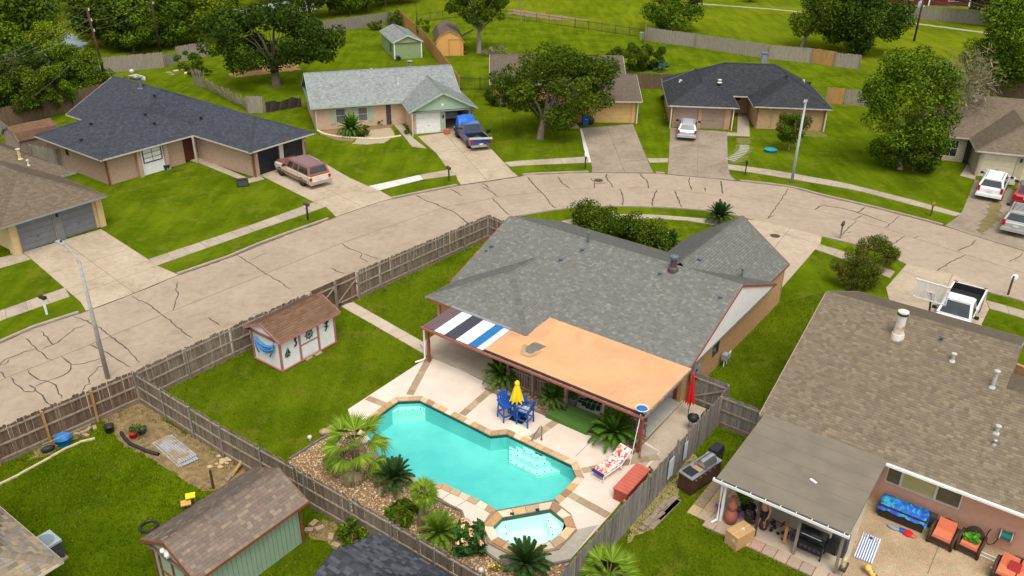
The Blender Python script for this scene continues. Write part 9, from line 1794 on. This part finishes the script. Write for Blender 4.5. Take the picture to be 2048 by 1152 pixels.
t = thing('stone_border', 'curved line of pale stones edging the bed of the peach house', 'edging', G(700, 275)); s0 = G(700, 275); pl = [tuple(v) for v in resample(smooth_poly(W2([(637, 263), (650, 270), (680, 275), (720, 278), (760, 279), (785, 276), (800, 273)]), 2), 34)]
for x, y in pl: b = MB(); b.ball((x-s0.x, y-s0.y, .07), .17, 6, 4, (1, .75, .6)); b.build('stone', pm('pale_border_stone', (.62, .54, .36), (.52, .45, .3), 6, .9), t)
b = MB(); b.box((0, 0, .25), (.5, .4, .45)); solid('pink_bag', 'pink and white bag on the floor of the open garage mouth', 'bag', b, MATS['coral_red_lid'], G(894, 268, .03), 30)
b = MB(); b.box((0, 0, .15), (.4, .2, .3)); solid('black_mower', 'small black and white machine on the grass right of the blue pickup', 'mower', b, M_BLACK, G(977, 265), 50)
b = MB(); b.ball((0, 0, .16), .3, 8, 5, (1.3, .8, .5)); solid('log_pile', 'log and brush heap at the foot of the forked tree', 'logs', b, M_BARK, G(930, 108), 0)
b = MB(); b.bar((-1.6, 0, .2), (1.2, 0, 1.6), .18, .18); solid('fallen_trunk', 'fallen pale trunk leaning toward the forked tree', 'log', b, M_BARK, G(935, 80), -40)
b = MB(); b.tube([(0, -.3, .3), (0, .3, .3)], .30, 14); solid('black_drum', 'black drum lying in front of the small green shed', 'drum', b, M_BLACK, G(797, 121), 20)
b = MB(); b.box((0, 0, .55), (.6, .6, 1.1)); solid('green_box', 'pale green utility box at the corner of the back fence', 'utility box', b, M_GSH, G(1283, 80))
hp = G(1856, 640); t = thing('basketball_hoop', 'portable basketball hoop with white framed backboard by the white pickup', 'basketball hoop', hp); bb = G(1862, 584, 3.0); rel = bb-hp; k_ = math.degrees(math.atan2((G(1895, 592, 3)-G(1840, 576, 3)).y, (G(1895, 592, 3)-G(1840, 576, 3)).x))
b = MB(); b.box((0, 0, .1), (.8, 1.0, .2)); b.build('base', M_BLACK, t); b = MB(); b.tube([(0, 0, .1), (rel.x*.75, rel.y*.75, 2.5)], .055, 8); b.build('pole', M_BLACK, t); M_ = Matrix.Rotation(R(k_), 3, 'Z')
b = MB(); b.box(rel, (1.75, .03, 1.05), M_);
fr_ = b
b = MB()
for dx in (-.87, .87): b.box(rel+M_ @ Vector((dx, 0, 0)), (.06, .06, 1.1), M_)
for dz in (-.53, .53): b.box(rel+M_ @ Vector((0, 0, dz)), (1.8, .06, .06), M_)
for dx in (-.28, .28): b.box(rel+M_ @ Vector((dx, 0, 0)), (.05, .055, 1.05), M_)
b.box(rel+M_ @ Vector((0, 0, -.02)), (.55, .055, .05), M_); b.build('backboard_frame', M_WHITE, t)
m, tt, bs = newmat('clear_backboard'); bs.inputs['Alpha'].default_value = .35; bs.inputs['Base Color'].default_value = (.75, .72, .68, 1); bs.inputs['Roughness'].default_value = .2; b = MB(); b.box(rel, (1.72, .02, 1.05), M_); b.build('backboard', m, t)
b = MB(); b.bar((rel.x*.7, rel.y*.7, 2.4), rel+Vector((0, 0, -.1)), .07, .07); b.build('arm', M_BLACK, t); rc = rel+M_ @ Vector((0, .32, -.30)); b = MB(); b.tube([rc+Vector((.23*math.cos(a), .23*math.sin(a), 0)) for a in np.linspace(0, 6.283, 17)], .015, 5, False); b.build('rim', M_RED, t)
FT = Frame(-7); p = FT.g(1880, 12); HT = House('far_house', 'dark red house wall behind the fence at the top right', 'house', FT, *p)
HT.roof([(p[0]-9, p[0]+9, p[1], p[1]+9, 2.6, 4.6, 'u', 0, 0)], 'taupe', M_OFFWHITE, w=(.5, .9), exp=.3); HT.wall((p[0]-8.6, p[1]+.5), (p[0]+8.6, p[1]+.5), 2.55, pm('dark_red_siding', (.12, .02, .02), (.09, .018, .018), 3), [(2, 4, .8, 2), (10, 12, .8, 2)])
for a in (2, 10): HT.window((p[0]-8.6, p[1]+.5), (p[0]+8.6, p[1]+.5), a, a+2, .8, 2, M_WHITE, 2, 1)
for x in (-2, 5): b = HT.mb(); b.box((p[0]+x, p[1]+.1, 1.3), (.2, .2, 2.6)); HT.add('porch_post', b, M_WHITE)
for o in list(COL.objects):
 if o.type == 'MESH' and not o.data.polygons: bpy.data.objects.remove(o)
